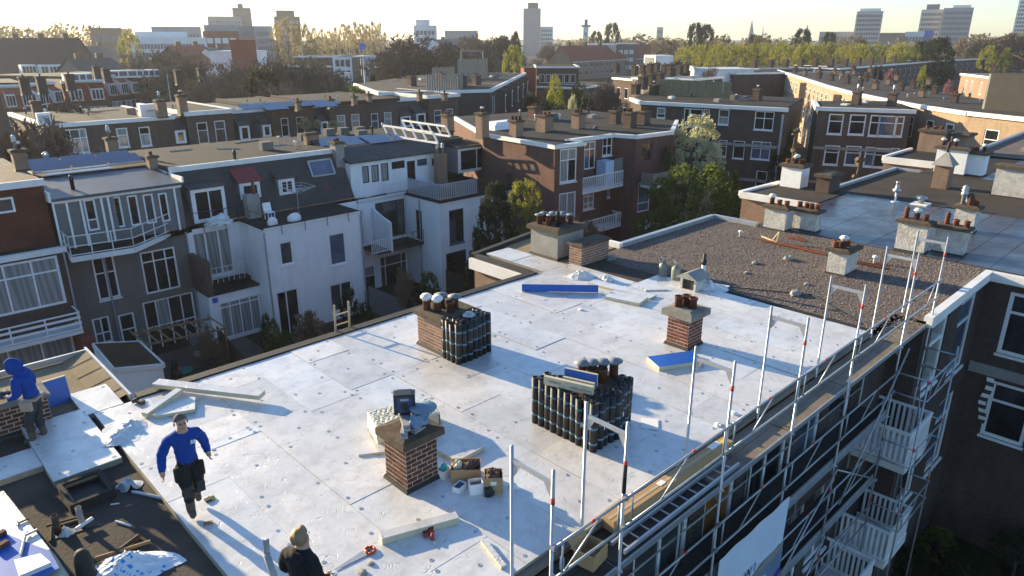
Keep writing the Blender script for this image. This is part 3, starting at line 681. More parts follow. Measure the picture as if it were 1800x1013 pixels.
for i in range(len(SX) - 1):
    a, b = SX[i], SX[i + 1]; yo = YO - .05
    for zu, zl in ((11.09, 10.59), (9.09, 8.53), (7.09, 6.53), (5.09, 4.53)):
        if i == 5: continue
        for z in (zu, zl): MB().tube((a, yo, z), (b, yo, z), .0215, 8).build('guard_rail', 'galvanised', scaf, True)
        for x in (a + .16, b - .16): MB().tube((x, yo, zl), (x, yo, zu), .016, 6).build('guard_post', 'galvanised', scaf, True)
        m = (a + b) / 2
        MB().tube((m - .55, yo, zl), (m + .2, yo, zu), .015, 6).build('guard_strut', 'galvanised', scaf, True)
        xr = a + (b - a) * rnd(.3, .7); MB().tube((xr, yo, zu), (xr + .07, yo, zu), .0245, 8).build('marker_band', 'red_band', scaf, True)
    if i == 5:
        for z in (11.09, 10.59): MB().tube((a, yo, z), (b, yo, z), .0215, 8).build('guard_rail', 'galvanised', scaf, True)
        MB().tube((b - .5, yo, 11.09), (b - .9, yo, 10.59), .015, 6).build('guard_strut', 'galvanised', scaf, True)
    for z, mt in ((9.83, 'deck_board' if i else 'plywood_dark'), (7.83, 'plywood_dark'), (5.83, 'plywood_dark')):
        if i == 5 and z < 9: continue
        dk = 'plywood_dark' if (z > 9 and i == 1) else mt
        for k in range(2):
            y0 = YO + .04 + k * .345
            MB().box(a + .02, y0, z - .05, b - .02, y0 + .335, z + rnd(0, .008)).build('deck_plank', dk, scaf)
        MB().box(a + .02, YO + .005, z - .08, b - .02, YO + .035, z + .03).build('deck_edge', 'galvanised', scaf)
for p, q in (((19.1, YO - .1, 9.67), (15.9, YO - .1, 6.5)), ((10.1, YO - .1, 5.9), (7.2, YO - .1, 3.0)), ((15.3, YO - .1, 5.9), (12.8, YO - .1, 3.6))): MB().tube(p, q, .024, 8).build('brace', 'galvanised', scaf, True)
MB().tube((8.35, YO - .05, 11.05), (9.2, YO + .3, 10.65), .016, 6).build('brace', 'galvanised', scaf, True)
MB().tube((10.3, YO - .05, 11.05), (10.75, YO + .3, 10.65), .018, 6).build('brace', 'galvanised', scaf, True)
for i in range(5):                                             # inner rails and zigzag braces of the lower lifts, toe boards
    a, b = SX[i], SX[i + 1]
    for z in (8.9, 8.35, 6.9): MB().tube((a, YI + .03, z), (b, YI + .03, z), .02, 6).build('guard_rail', 'galvanised', scaf, True)
    p, q = ((a, YO - .075, 5.85), (b, YO - .075, 7.7)) if i % 2 else ((b, YO - .075, 5.85), (a, YO - .075, 7.7))
    if i != 2: MB().tube(p, q, .022, 8).build('brace', 'galvanised', scaf, True)
    for z in (7.85, 5.85): MB().box(a + .03, YO + .036, z, b - .03, YO + .06, z + .13).build('toe_board', 'galvanised', scaf)
YR = 4.28
for x in (18.72, 20.98):                                       # return bay that carries the scaffold round the balconies
    MB().tube((x, YR, 0), (x, YR, 9.35), TR, 8).build('standard', 'galvanised', scaf, True)
    for z in (9.09, 8.53, 7.09, 6.53, 5.09, 4.53): MB().tube((x, YR, z), (x, YO, z), .0215, 8).build('guard_rail', 'galvanised', scaf, True)
    for z in (9.06, 7.1, 5.2): MB().tube((x, YR, z - .05), (x, YR, z + .05), TR + .004, 10).build('marker_band', 'red_band', scaf, True)
for z in (9.09, 8.53, 7.09, 6.53, 5.09, 4.53): MB().tube((18.72, YR - .04, z), (20.98, YR - .04, z), .0215, 8).build('guard_rail', 'galvanised', scaf, True)
for z in (8.53, 6.53, 4.53): MB().tube((19.3, YR - .04, z), (20.1, YR - .04, z + .56), .015, 6).build('guard_strut', 'galvanised', scaf, True); MB().tube((18.9, YR - .04, z), (18.9, YR - .04, z + .56), .016, 6).build('guard_post', 'galvanised', scaf, True)
for z in (8.83, 6.03): MB().tube((18.6, YR, z - .9), (21.1, YR + .75, z - .9), .024, 8).build('ledger', 'galvanised', scaf, True)
# things lying on the top lift
lad = thing('ladder', (8.4, 5.25, 9.86), 'aluminium ladder lying along the scaffold walkway', 'ladder')
for y in (5.16, 5.42): MB().box(7.35, y - .02, 9.88, 10.75, y + .02, 9.95).build('stile', 'aluminium', lad)
for k in range(12): MB().tube((7.5 + k * .275, 5.18, 9.915), (7.5 + k * .275, 5.40, 9.915), .014, 6).build('rung', 'aluminium', lad, True)
lb = thing('cardboard_box', (9.3, 5.62, 9.86), 'long flat cardboard carton lying along the roof edge', 'box')
MB().obox((9.35, 5.64, 9.99), (3.5, .22, .22), RZ(-.02)).build('carton', 'cardboard', lb)
MB().obox((9.35, 5.64, 10.102), (3.5, .05, .004), RZ(-.02)).build('tape', 'pale_timber', lb); MB().obox((9.0, 5.66, 10.105), (.16, .1, .004)).build('label_sticker', 'paper', lb)
M('yellow_sticker', (.75, .55, .03), .6, .05); MB().obox((10.95, 5.6, 10.105), (.12, .12, .006)).build('sticker', 'yellow_sticker', lb); MB().obox((10.7, 5.66, 10.105), (.3, .12, .005)).build('label_sticker', 'paper', lb)
ob = thing('cardboard_box', (6.9, 5.45, 9.86), 'open cardboard box on the scaffold at the roof corner', 'box', rz=.15)
b = MB()
for x, y, sx, sy in ((-.2, 0, .012, .34), (.2, 0, .012, .34), (0, -.17, .4, .012), (0, .17, .4, .012)): b.obox((x, y, .13), (sx, sy, .26))
b.obox((0, 0, .01), (.4, .34, .02)); b.build('carton', ['cardboard'], ob, world=False)
b = MB(); b.obox((-.26, 0, .30), (.012, .34, .16), Matrix.Rotation(R(-50), 3, 'Y')); b.build('flap', 'cardboard', ob, world=False)
b = MB(); b.obox((0, .24, .29), (.4, .012, .15), Matrix.Rotation(R(-50), 3, 'X')); b.build('flap', 'cardboard', ob, world=False)
x, y = 6.45, 5.62
bt = thing('water_bottle', (x, y, 9.86), 'clear plastic water bottle standing on the scaffold deck', 'bottle')
M('bottle_plastic', (.55, .62, .68), .15, .05, spec=.8); M('bottle_cap', (.05, .15, .6), .4, .05)
MB().lathe((x, y, 9.86), [(.035, 0), (.037, .02), (.035, .2), (.014, .25), (.014, .27)], 10).build('body', 'bottle_plastic', bt, True); MB().lathe((x, y, 10.13), [(.016, 0), (.016, .02)], 8).build('cap', 'bottle_cap', bt)
# timber lying beside the roof edge
single('timber_batten', MB().box(-.7, -.05, 0, .7, .05, .06), 'pale_timber', 'pale timber batten lying beside the open cardboard box', 'timber', loc=(7.6, 5.86, 9.98), rz=.03)
# banner hung on the outside of the scaffold
bn = thing('banner', (11.4, 4.97, 5.3), 'printed advertising banner hung on the outside of the scaffold', 'banner')
M('banner_white', (.62, .70, .80), .5, .06, 1); M('banner_blue', (.02, .05, .35), .5, .1, 2); M('banner_orange', (.50, .13, .06), .5, .08, 2); M('banner_grey', (.16, .22, .34), .5, .1, 3); M('banner_navy', (.01, .015, .07), .5); M('banner_skyline', (.28, .27, .25), .6, .4, 20, 60)
BY = YO - .075
def bpoly(name, pts, m, d): 
    q = [(x, BY - d, z) for x, z in pts]; MB().add(q, (tuple(range(len(q))),)).build(name, m, bn)
sheet = MB(); nx_, nz_ = 14, 10
for i in range(nx_ + 1):
    for j in range(nz_ + 1): sheet.v.append((10.08 + 2.8 * i / nx_, BY + .012 * math.sin(i * 1.3 + j * .4), 5.3 + 2.95 * j / nz_))
for i in range(nx_):
    for j in range(nz_): a = i * (nz_ + 1) + j; sheet.f.append((a, a + nz_ + 1, a + nz_ + 2, a + 1)); sheet.m.append(0)
sheet.build('sheet', 'banner_white', bn, True)
bpoly('skyline_print', [(10.2, 6.95), (10.5, 7.15), (10.9, 7.0), (11.3, 7.1), (11.6, 7.0), (12.2, 7.12), (12.86, 7.1), (12.86, 6.9), (10.2, 6.75)], 'banner_skyline', .016)
bpoly('field_print', [(10.1, 6.8), (12.87, 6.92), (12.87, 5.32), (10.1, 5.32)], 'banner_grey', .020)
bpoly('oval_print', [(11.1, 6.25), (11.5, 6.62), (11.95, 6.75), (12.2, 6.66), (12.0, 6.4), (11.6, 6.15), (11.2, 6.1)], 'banner_white', .024)
bpoly('blue_print', [(10.9, 5.95), (11.6, 5.98), (12.35, 6.3), (12.87, 6.5), (12.87, 6.15), (12.0, 5.75), (11.0, 5.7)], 'banner_blue', .026)
bpoly('orange_print', [(11.8, 5.35), (12.0, 5.95), (12.87, 6.32), (12.87, 5.35)], 'banner_orange', .030)
for x, z, w, h in ((12.25, 5.62, .05, .3), (12.42, 5.62, .05, .42), (11.9, 5.45, .04, .12)): bpoly('letter_stroke', [(x, z), (x + w, z), (x + w + .06, z + h), (x + .06, z + h)], 'banner_navy', .034)
def letters(txt, x, z, size, mat, parent, name='lettering', y=BY - .032):
    cu = bpy.data.curves.new('lettering', 'FONT'); cu.body = txt; cu.size = size; cu.extrude = .002
    t = bpy.data.objects.new('t', cu); col.objects.link(t); dg = bpy.context.evaluated_depsgraph_get(); me = bpy.data.meshes.new_from_object(t.evaluated_get(dg)); bpy.data.objects.remove(t)
    me.materials.clear(); me.materials.append(MATS[mat]); L = rootloc(parent)
    o = bpy.data.objects.new(name, me); col.objects.link(o); o.parent = parent; o.location = (x - L[0], y - L[1], z - L[2]); o.rotation_euler = (R(90), 0, 0); return o
letters('W I', 11.15, 7.12, .3, 'banner_navy', bn)
for x in (10.75, 11.05, 11.2): bpoly('tower_print', [(x, 6.8), (x + .1, 6.8), (x + .08, 7.2), (x + .03, 7.2)], 'banner_white', .024)

# ================================================================ black roofing rolls
M('bitumen_roll', (.014, .013, .013), .55, .3, 6, 30, .2); M('roll_band', (.11, .24, .33), .5, .3, 20, rnd=.5); M('roll_label', (.72, .74, .76), .6, .08)
RR = .079
rm = MB(); n = 14
rm.lathe((0, 0, 0), [(RR, 0), (RR, 1.0), (RR * .62, 1.0), (RR * .55, .975), (RR * .3, .985), (RR * .28, .9)], n); ROLL = rm.mesh('roll', 'bitumen_roll', True)
BAND = MB().lathe((0, 0, 0), [(RR + .0015, 0), (RR + .0015, .045)], n).mesh('band', ['roll_band'], True)
LAB = MB().quad((-.03, -RR - .004, 0), (.03, -RR - .004, 0), (.03, -RR - .004, .1), (-.03, -RR - .004, .1)).mesh('paper_label', 'roll_label')
def roll(x, y, label, group, h=1.0):
    o = thing('roofing_roll', (x, y, ZR), label, 'roofing roll', group, rz=rnd(-.5, .5)); o.rotation_euler = (R(rnd(-.8, .8)), R(rnd(-.8, .8)), rnd(-.5, .5))
    inst('roll', ROLL, o, scale=(1, 1, h))
    for z in (.17, .47, .78): inst('band', BAND, o, (0, 0, z * h + rnd(-.025, .025)))
    if random.random() < .18: inst('paper_label', LAB, o, (0, 0, .4))
    return o
ORD = ['first', 'second', 'third', 'fourth', 'fifth', 'sixth', 'seventh', 'eighth', 'ninth', 'tenth', 'eleventh']
for i in range(4):
    for j in range(10):
        if i in (1, 2) and 2 < j < 7 or (i == 3 and j > 2): continue
        lab = f'{ORD[9 - j]} black roll from the left in the sunlit front row of the larger cluster' if i == 0 else 'black bitumen roll standing inside the larger cluster of rolls'
        roll(9.06 + i * .163 + rnd(-.008, .008), 7.22 + j * .163 + rnd(-.008, .008) - .02 * (i % 2), lab, 'rolls of the larger cluster', rnd(.94, 1.01))
for i in range(5):
    for j in range(2):
        lab = f'{ORD[i]} black roll after the corner on the scaffold side of the larger cluster' if j == 0 else 'black bitumen roll standing inside the larger cluster of rolls'
        roll(9.72 + i * .165 + rnd(-.008, .008), 7.2 + .06 * i + j * .163 + rnd(-.008, .008), lab, 'rolls of the larger cluster', rnd(.94, 1.01))
for i in range(7):
    for j in range(4):
        if 2 < i < 5 and j in (2, 3): continue
        lab = f'{ORD[3 - j]} black roll from the chimney in the left face of the smaller cluster' if i == 0 else f'{ORD[i]} black roll in the scaffold-facing row of the smaller cluster' if j == 0 else 'black bitumen roll standing inside the smaller cluster by the chimney'
        roll(9.68 + i * .163 + rnd(-.008, .008), 11.80 + j * .16 + rnd(-.008, .008) + .02 * abs(i - 2), lab, 'rolls of the smaller cluster', rnd(.94, 1.01))
vp = thing('roof_vent', (10.25, 12.1, ZR), 'metal-capped vent pipe rising between the rolls of the smaller cluster', 'vent')
MB().lathe((10.25, 12.1, ZR), [(.07, 0), (.07, .98)], 10).build('pipe', 'galvanised', vp, True); MB().lathe((10.25, 12.1, ZR + .98), [(.15, 0), (.16, .03), (.10, .05), (.10, .08), (.02, .1)], 12).build('rain_cap', 'galvanised', vp, True)
# printed foam offcuts standing on the larger cluster
def board(name, label, c, size, rot, mats=('foil_board', 'cream_foam'), cat='foam board', group=None, allside=False):
    b = MB(); hx, hy, hz = (v / 2 for v in size); b.box(-hx, -hy, -hz, hx, hy, hz)
    o = b.build(name, list(mats), None); o.location = c; o.rotation_euler = rot
    for p in o.data.polygons: p.material_index = 0 if (p.normal.z > .5 or (allside and p.normal.z < -.5)) else 1
    return tag(o, label, cat, group)
M('foam_print', (.10, .08, .07), .8); M('foam_print_red', (.45, .12, .07), .8)
fb = thing('foam_offcut', (9.2, 7.9, 11.0), 'cream foam offcut with printed text on the larger roll cluster', 'foam board')
def upright(root, p, q, z0, z1, t, m):
    dx, dy, L = frame_uv(p, q); MB().obox(((p[0] + q[0]) / 2, (p[1] + q[1]) / 2, (z0 + z1) / 2), (L, t, z1 - z0), RZ(math.atan2(dy, dx))).build('panel', m, root)
    return L
def ptext(root, txt, p, q, s, z, size, mat, t):
    dx, dy, L = frame_uv(p, q); nx, ny = dy, -dx; cu = bpy.data.curves.new('print', 'FONT'); cu.body = txt; cu.size = size; cu.extrude = .001
    o = bpy.data.objects.new('t', cu); col.objects.link(o); dg = bpy.context.evaluated_depsgraph_get(); me = bpy.data.meshes.new_from_object(o.evaluated_get(dg)); bpy.data.objects.remove(o)
    me.materials.clear(); me.materials.append(MATS[mat]); L0 = rootloc(root)
    o = bpy.data.objects.new('print', me); col.objects.link(o); o.parent = root
    o.location = (p[0] + dx * s + nx * (t / 2 + .003) - L0[0], p[1] + dy * s + ny * (t / 2 + .003) - L0[1], z - L0[2]); o.rotation_euler = (R(90), 0, math.atan2(dy, dx))
P0, P1 = (8.98, 8.40), (9.30, 7.45)
upright(fb, P0, P1, 10.99, 11.16, .07, 'cream_foam'); ptext(fb, 'XENERGY', P0, P1, .1, 11.06, .06, 'foam_print', .07); ptext(fb, 'LOGIC', P0, P1, .55, 11.04, .055, 'foam_print', .07); ptext(fb, '[INSULATION]', P0, P1, .73, 11.04, .04, 'foam_print_red', .07)
fb2 = thing('foam_offcut', (9.4, 8.0, 11.0), 'cream foam offcut leaning behind the printed one on the rolls', 'foam board'); upright(fb2, (9.25, 8.15), (9.45, 7.55), 10.99, 11.14, .05, 'cream_foam')
fb3 = thing('foam_offcut', (9.5, 8.1, 11.0), 'blue-faced foam offcut standing on the larger roll cluster', 'foam board'); upright(fb3, (9.40, 8.25), (9.62, 7.62), 10.99, 11.24, .05, 'cream_foam'); upright(fb3, (9.372, 8.24), (9.592, 7.61), 10.995, 11.235, .006, 'blue_film')

# ================================================================ on top of the near chimney
ZK = 11.045
rad = thing('site_radio', (6.12, 8.95, ZK + .22), 'black site radio standing on the near chimney', 'radio', rz=R(-38))
M('radio_black', (.02, .021, .024), .5, .2); M('radio_blue', (.03, .07, .16), .5, .2)
b = MB(); b.box(-.15, -.075, .02, .15, .075, .34); b.build('body', 'radio_blue', rad, world=False)
for s in (-1, 1):
    b = MB(); b.box(s * .15 - .03, -.10, .0, s * .15 + .03, .10, .05); b.box(s * .15 - .03, -.10, .32, s * .15 + .03, .10, .37); b.box(s * .16 - .02, -.10, .051, s * .16 + .02, -.06, .319); b.build('bumper', 'radio_black', rad, world=False)
b = MB(); b.box(-.12, -.105, .335, .12, .105, .38); b.build('handle', 'radio_black', rad, world=False)
b = MB()
for y in (-.077,): b.tube((0, y, .15), (0, y - .012, .15), .065, 14)
b.build('speaker', 'radio_black', rad, world=False); b = MB(); b.box(-.07, -.083, .25, .07, -.076, .29); b.build('display', 'galvanised', rad, world=False)
pst = thing('chimney_flue', (6.05, 8.9, ZK), 'clay flue pot under the radio on the near chimney', 'flue'); MB().lathe((6.1, 8.93, ZK), [(.1, 0), (.09, .22), (.07, .22)], 10).build('pot', 'dark_terracotta', pst, True)
duct = MB().box(-.22, -.06, 0, .22, .06, .05).mesh('duct', 'concrete')
M('duct_grey', (.30, .30, .31), .6, .2, 5); duct.materials[0] = MATS['duct_grey']
for k in range(4):
    o = inst('duct_piece', duct, None, (5.93 + .02 * k, 8.72 + .015 * k, ZK + .002 + .056 * k), (0, 0, R(52 + k * 5 - (k % 2) * 9))); tag(o, ['lowest', 'second lowest', 'second highest', 'topmost'][k] + ' grey flat duct piece in the stack on the near chimney', 'duct', 'grey duct pieces stacked on the near chimney')
for k in range(3):
    o = inst('duct_piece', duct, None, (6.13, 8.62 + .01 * k, ZK + .002 + .045 * k), (0, 0, R(10 + k * 22)), (.6, .9, .8)); tag(o, ['lowest', 'middle', 'topmost'][k] + ' short grey offcut heaped beside the ducts on the near chimney', 'duct', 'short offcuts on the near chimney')
cw = thing('flue_cap', (6.3, 8.66, ZK + .25), 'broad flat metal rain cap over the near chimney pot', 'flue cap'); MB().lathe((6.30, 8.68, ZK + .27), [(.06, 0), (.06, .06), (.23, .07), (.235, .085), (.06, .13), (.01, .14)], 16).build('hat', 'galvanised', cw, True)
M('cap_blue', (.15, .22, .31), .5, .15); cw.children[0].data.materials[0] = MATS['cap_blue']
def crumple(name, label, cat, c, size, mat, seed, sub=3, amp=.25, group=None, flat=1.0, rz=0):
    """creased sheet or bag: noisy lump with folds, flattened onto its support"""
    rg = random.Random(seed); bm = bmesh.new(); bmesh.ops.create_icosphere(bm, subdivisions=sub, radius=1)
    dirs = [(Vector((rg.gauss(0, 1), rg.gauss(0, 1), rg.gauss(0, .6))).normalized(), rg.uniform(2.5, 6), rg.uniform(0, 6)) for _ in range(9)]
    for v in bm.verts:
        k = 1 + sum(abs(math.sin(v.co.dot(d) * f + p)) - .6 for d, f, p in dirs) * amp / 3
        v.co *= k * (1 + rg.uniform(-.05, .05) * amp * 2)
        if v.co.z < -.35: v.co.z = -.35
        v.co = Vector((v.co.x * size[0], v.co.y * size[1], (v.co.z + .35) * size[2]))
    me = bpy.data.meshes.new(name); bm.to_mesh(me); bm.free(); me.materials.append(MATS[mat])
    o = bpy.data.objects.new(name, me); col.objects.link(o); o.location = c; o.rotation_euler = (0, 0, rz); return tag(o, label, cat, group)
M('plastic_film', (.62, .63, .62), .25, .12, 4, spec=.8); M('cream_wrap', (.66, .60, .44), .4, .15, 3, 12, .4); M('rag_blue', (.16, .25, .36), .7, .2)
crumple('blue_rag', 'crumpled pale blue plastic below the radio', 'plastic', (6.16, 8.62, ZK + .13), (.17, .13, .13), 'rag_blue', 4, 3, .5)
# wrapped insulation pack behind the near chimney
pk = thing('insulation_pack', (7.0, 10.3, ZR), 'cream plastic-wrapped pack of insulation behind the near chimney', 'pack', rz=R(-18))
b = MB(); b.box(-.62, -.30, 0, .62, .30, .36); b.build('boards', 'cream_foam', pk, world=False)
bm = bmesh.new(); bmesh.ops.create_grid(bm, x_segments=48, y_segments=26, size=1)
for v in bm.verts:
    x, y = v.co.x * .80, v.co.y * .40
    z = .372 + .014 * abs(math.sin(x * 31 + y * 17 + math.sin(y * 20) * 2)) + .012 * abs(math.sin(x * 13 - y * 42))
    ex = max(0, abs(x) - .63); z -= min(ex * 2.2, .33)
    if abs(x) > .63: x = math.copysign(.63 + ex * .12, x); z += 0
    ey = max(0, y - .305)
    if ey: z -= min(ey * 3.3, .3); y = .305 + ey * .12
    if y < -.305: z -= (-.305 - y) * .4; y = -.305 - (-.305 - y) * .4
    v.co = Vector((x, y, z))
me = bpy.data.meshes.new('wrap'); bm.to_mesh(me); bm.free(); me.materials.append(MATS['cream_wrap']); inst('wrap', me, pk)
# ================================================================ loose boards, offcuts, boxes on the white roof
board('insulation_board', 'loose white board lying in the shade beside the near chimney', (7.27, 8.93, 10.045), (.68, .62, .08), (0, 0, R(2)))
board('insulation_board', 'blue-faced board lying flat before the small red chimney', (13.4, 8.31, 10.055), (1.18, .60, .10), (0, 0, R(-27)), ('blue_film', 'cream_foam'))
o = board('insulation_board', 'long blue-faced board set on edge near the far end of the roof', (15.1, 13.55, 10.12), (2.3, .22, .09), (R(72), 0, R(-46.5)), ('blue_film', 'cream_foam'))
board('insulation_board', 'cream board piece lying right of the long blue one', (16.0, 11.75, 10.05), (.62, 1.1, .09), (0, 0, R(13)))
board('insulation_board', 'thin white panel laid behind the cream board piece', (16.55, 12.35, 10.04), (.40, 2.2, .05), (0, 0, R(6)))
board('foam_strip', 'white foam strip lying beside the red cordless saw', (5.36, 7.62, 10.06), (1.24, .17, .115), (0, 0, R(-20)))
board('foam_strip', 'small cut-off strip beside the roof edge near the first scaffold frame', (5.81, 6.42, 10.03), (.09, .66, .05), (0, 0, R(-15)))
board('foam_strip', 'long white foam strip lying across others at the left roof edge', (4.80, 14.38, 10.14), (2.62, .24, .1), (R(3), R(-1), R(-58)))
board('foam_strip', 'square white foam piece under the strips at the left edge', (4.06, 14.24, 10.04), (.75, .6, .07), (0, 0, R(-22)))
board('foam_strip', 'short white foam strip propped on the square piece', (3.90, 14.50, 10.11), (.95, .16, .1), (0, R(-5), R(26)))
board('foam_strip', 'thin offcut lying left of the near chimney', (6.05, 10.0, 10.025), (.5, .12, .04), (0, 0, R(-30)))
board('foam_strip', 'thin offcut near the small vent house', (17.3, 11.6, 10.02), (.7, .1, .03), (0, 0, R(-40)))
board('paper_sheet', 'sheet of pale film lying right of the larger roll cluster', (10.62, 7.05, 10.012), (.42, .34, .006), (0, 0, R(35)), ('paper', 'paper'), 'sheet')
def film(lab, c, size, seed, name='plastic_sheet', mat='plastic_film', cat='plastic', n=44, rz=None):
    """thin crumpled sheet: ridged folds over a low heap, ragged outline, edges lying on the roof"""
    rg = random.Random(seed); W, D, H = size[0] * 1.25, size[1] * 1.25, size[2] * 1.1; fol = [(rg.uniform(0, 6.28), rg.uniform(3, 9), rg.uniform(0, 6.28), rg.uniform(.5, 1.2)) for _ in range(7)]; ctr = [(rg.uniform(-.45, .45), rg.uniform(-.45, .45), rg.uniform(.35, 1)) for _ in range(5)]
    mb = MB(); R0 = [rg.uniform(.78, 1.1) for _ in range(16)]
    for i in range(n + 1):
        for j in range(n + 1):
            u, v = 2 * i / n - 1, 2 * j / n - 1; a = math.atan2(v, u) % 6.2832; k = a / 6.2832 * 16; r0 = R0[int(k) % 16] * (1 - k % 1) + R0[(int(k) + 1) % 16] * (k % 1); m = max(abs(u), abs(v)); e = math.hypot(u, v) or 1; q = r0 * m / e; u2, v2 = u * q, v * q
            heap = sum(h * math.exp(-((u2 - x) ** 2 + (v2 - y) ** 2) * 7) for x, y, h in ctr); z = min(1, heap * .6)
            fo = sum(w * (1 - abs(math.sin((u2 * math.cos(t) + v2 * math.sin(t)) * f + p + 1.5 * math.sin(v2 * 3 + u2 * 2)))) ** 3 for t, f, p, w in fol) / 4
            mb.v.append((u2 * W, v2 * D, max(.004, (z * (.6 + .55 * fo) + .22 * fo * (1.1 - m)) * H + rg.uniform(-.003, .003))))
    for i in range(n):
        for j in range(n): a = i * (n + 1) + j; mb.f.append((a, a + n + 1, a + n + 2, a + 1)); mb.m.append(0)
    return single(name, mb, mat, lab, cat, loc=c, rz=rg.uniform(0, 6) if rz is None else rz, smooth=True)
for lab, c, s, seed in (('white plastic film heaped behind the long blue board', (16.6, 14.05, 10.0), (.45, .3, .22), 11), ('crumpled clear film beside the white thin panel', (16.95, 13.3, 10.0), (.3, .25, .2), 12), ('translucent plastic bag lying beside the walking man', (2.98, 14.0, 10.0), (.46, .34, .15), 17), ('white tarpaulin heap strapped at the gravel roof border', (18.75, 10.75, 9.98), (.42, .6, .26), 14)):
    film(lab, c, s, seed)
def carton(label, x, y, sx, sy, h, rz, mats=('cardboard', 'cardboard_inside'), z=ZR):
    o = thing('cardboard_box', (x, y, z), label, 'box', rz=rz); b = MB(); t = .012
    for cx, cy, wx, wy in ((-sx / 2, 0, t, sy), (sx / 2, 0, t, sy), (0, -sy / 2, sx - t, t), (0, sy / 2, sx - t, t)): b.obox((cx, cy, h / 2), (wx, wy, h))
    b.obox((0, 0, .01), (sx, sy, .02)); b.build('carton', mats[0], o, world=False)
    b = MB(); b.obox((0, 0, h * .7), (sx - .03, sy - .03, .01)); b.build('filling', mats[1], o, world=False); return o
bx1 = carton('brown cardboard box full of leftovers beside the near chimney', 6.82, 8.22, .50, .36, .26, R(-42)); bx2 = carton('taller cardboard box with a white label by the scaffold pole', 6.92, 7.62, .30, .28, .32, R(-42))
b = MB(); b.quad((-.05, -.148, .18), (.05, -.148, .18), (.05, -.148, .25), (-.05, -.148, .25)); b.build('label_sticker', 'paper', bx2, world=False)
tub = carton('white plastic tub beside the cardboard boxes', 6.66, 7.78, .22, .18, .2, R(-30), ('white_paint', 'plaster_grey')); tub['category'] = 'tub'; tub.name = 'plastic_tub'; tub.children[0].name = 'tub_wall'
tub2 = carton('small open white carton in front of the brown box', 6.50, 8.02, .22, .14, .1, R(15), ('paper', 'radio_blue')); tub3 = carton('small white carton holding teal bags left of the brown box', 6.57, 8.52, .2, .16, .15, R(10), ('paper', 'cardboard_inside'))
M('teal_plastic', (.02, .35, .38), .4, .1); M('brown_rag', (.12, .07, .05), .9, .3)
crumple('plastic_bag', 'teal plastic bag sticking out of the small white carton', 'bag', (6.57, 8.52, ZR + .11), (.07, .06, .1), 'teal_plastic', 21)
crumple('rag', 'brown rags heaped in the brown cardboard box', 'rag', (6.86, 8.16, ZR + .185), (.16, .1, .1), 'brown_rag', 22, 3, .5); crumple('rag', 'pinkish wrapping in the left end of the brown cardboard box', 'rag', (6.72, 8.32, ZR + .185), (.1, .1, .1), 'cream_wrap', 23, 3, .5)
crumple('rag', 'dark and pale scraps heaped in the taller cardboard box', 'rag', (6.92, 7.62, ZR + .225), (.13, .12, .13), 'brown_rag', 24, 3, .5); crumple('rag', 'black bag hanging beside the white tub', 'rag', (6.76, 7.55, ZR), (.09, .07, .12), 'black_rubber', 25, 3, .4)
for lab, px, py, s in (('torn piece of foam beside the taller cardboard box', 902, 857, .07), ('crumb of foam near the first scaffold pole', 985, 690, .03), ('crumb of foam beside the scaffold walkway', 1262, 748, .05), ('white crumpled scrap on the scaffold edge', 1290, 728, .06), ('scrap of foam near the white panel', 1020, 545, .05)):
    crumple('foam_scrap', lab, 'scrap', (*G(px, py, 10), ZR), (s, s * 1.4, s * .8), 'paper', int(px), 2, .5)
# hand saw
sw = thing('hand_saw', (4.3, 7.77, ZR + .01), 'hand saw with an orange handle lying on the boards', 'saw', rz=R(-2)); M('saw_orange', (.55, .06, .02), .5, .1)
b = MB(); b.add([(-.36, -.03, .004), (.18, -.06, .004), (.18, .075, .004), (-.36, .0, .004), (-.36, -.03, .008), (.18, -.06, .008), (.18, .075, .008), (-.36, 0, .008)], ((3, 2, 1, 0), (4, 5, 6, 7), (0, 1, 5, 4), (1, 2, 6, 5), (2, 3, 7, 6), (3, 0, 4, 7))); b.build('blade', 'galvanised', sw, world=False)
b = MB()
pts = [(.17, -.06), (.23, -.075), (.30, -.05), (.31, .03), (.26, .08), (.18, .07)]
for p, q in zip(pts, pts[1:] + pts[:1]): b.tube((*p, .016), (*q, .016), .02, 8)
b.build('handle', 'saw_orange', sw, True, False)
b = MB(); b.obox((.24, .0, .018), (.03, .1, .02)); b.build('grip', 'black_rubber', sw, world=False)
# red cordless reciprocating saw
js = thing('power_saw', (5.42, 7.40, ZR), 'red power saw lying beside the foam strip', 'power tool', rz=R(58)); M('tool_red', (.33, .03, .025), .45, .2)
b = MB(); b.tube((-.13, 0, .045), (.02, 0, .05), .032, 10, .036); b.tube((.02, 0, .05), (.10, 0, .045), .04, 10, .03); b.build('body', 'tool_red', js, True, False)
b = MB()
for p, q in (((-.02, .02, .04), (-.04, .11, .035)), ((-.04, .11, .035), (.07, .12, .035)), ((.07, .12, .035), (.09, .03, .04))): b.tube(p, q, .02, 8)
b.build('grip', 'tool_red', js, True, False); b = MB(); b.obox((.13, 0, .045), (.07, .08, .08)); b.build('battery', 'black_rubber', js, world=False); b = MB(); b.tube((-.13, 0, .04), (-.30, -.04, .012), .006, 6); b.build('blade', 'galvanised', js, True, False)
# drill near the left edge
dr = thing('cordless_drill', (3.58, 15.14, ZR), 'black cordless drill lying at the left roof edge', 'power tool', rz=R(30))
b = MB(); b.tube((-.1, 0, .05), (.08, 0, .05), .04, 10); b.tube((.08, 0, .05), (.14, 0, .05), .02, 8); b.build('body', 'black_rubber', dr, True, False); b = MB(); b.obox((-.05, -.1, .04), (.05, .14, .05)); b.obox((-.05, -.19, .04), (.1, .07, .08)); b.build('grip', 'radio_black', dr, world=False)
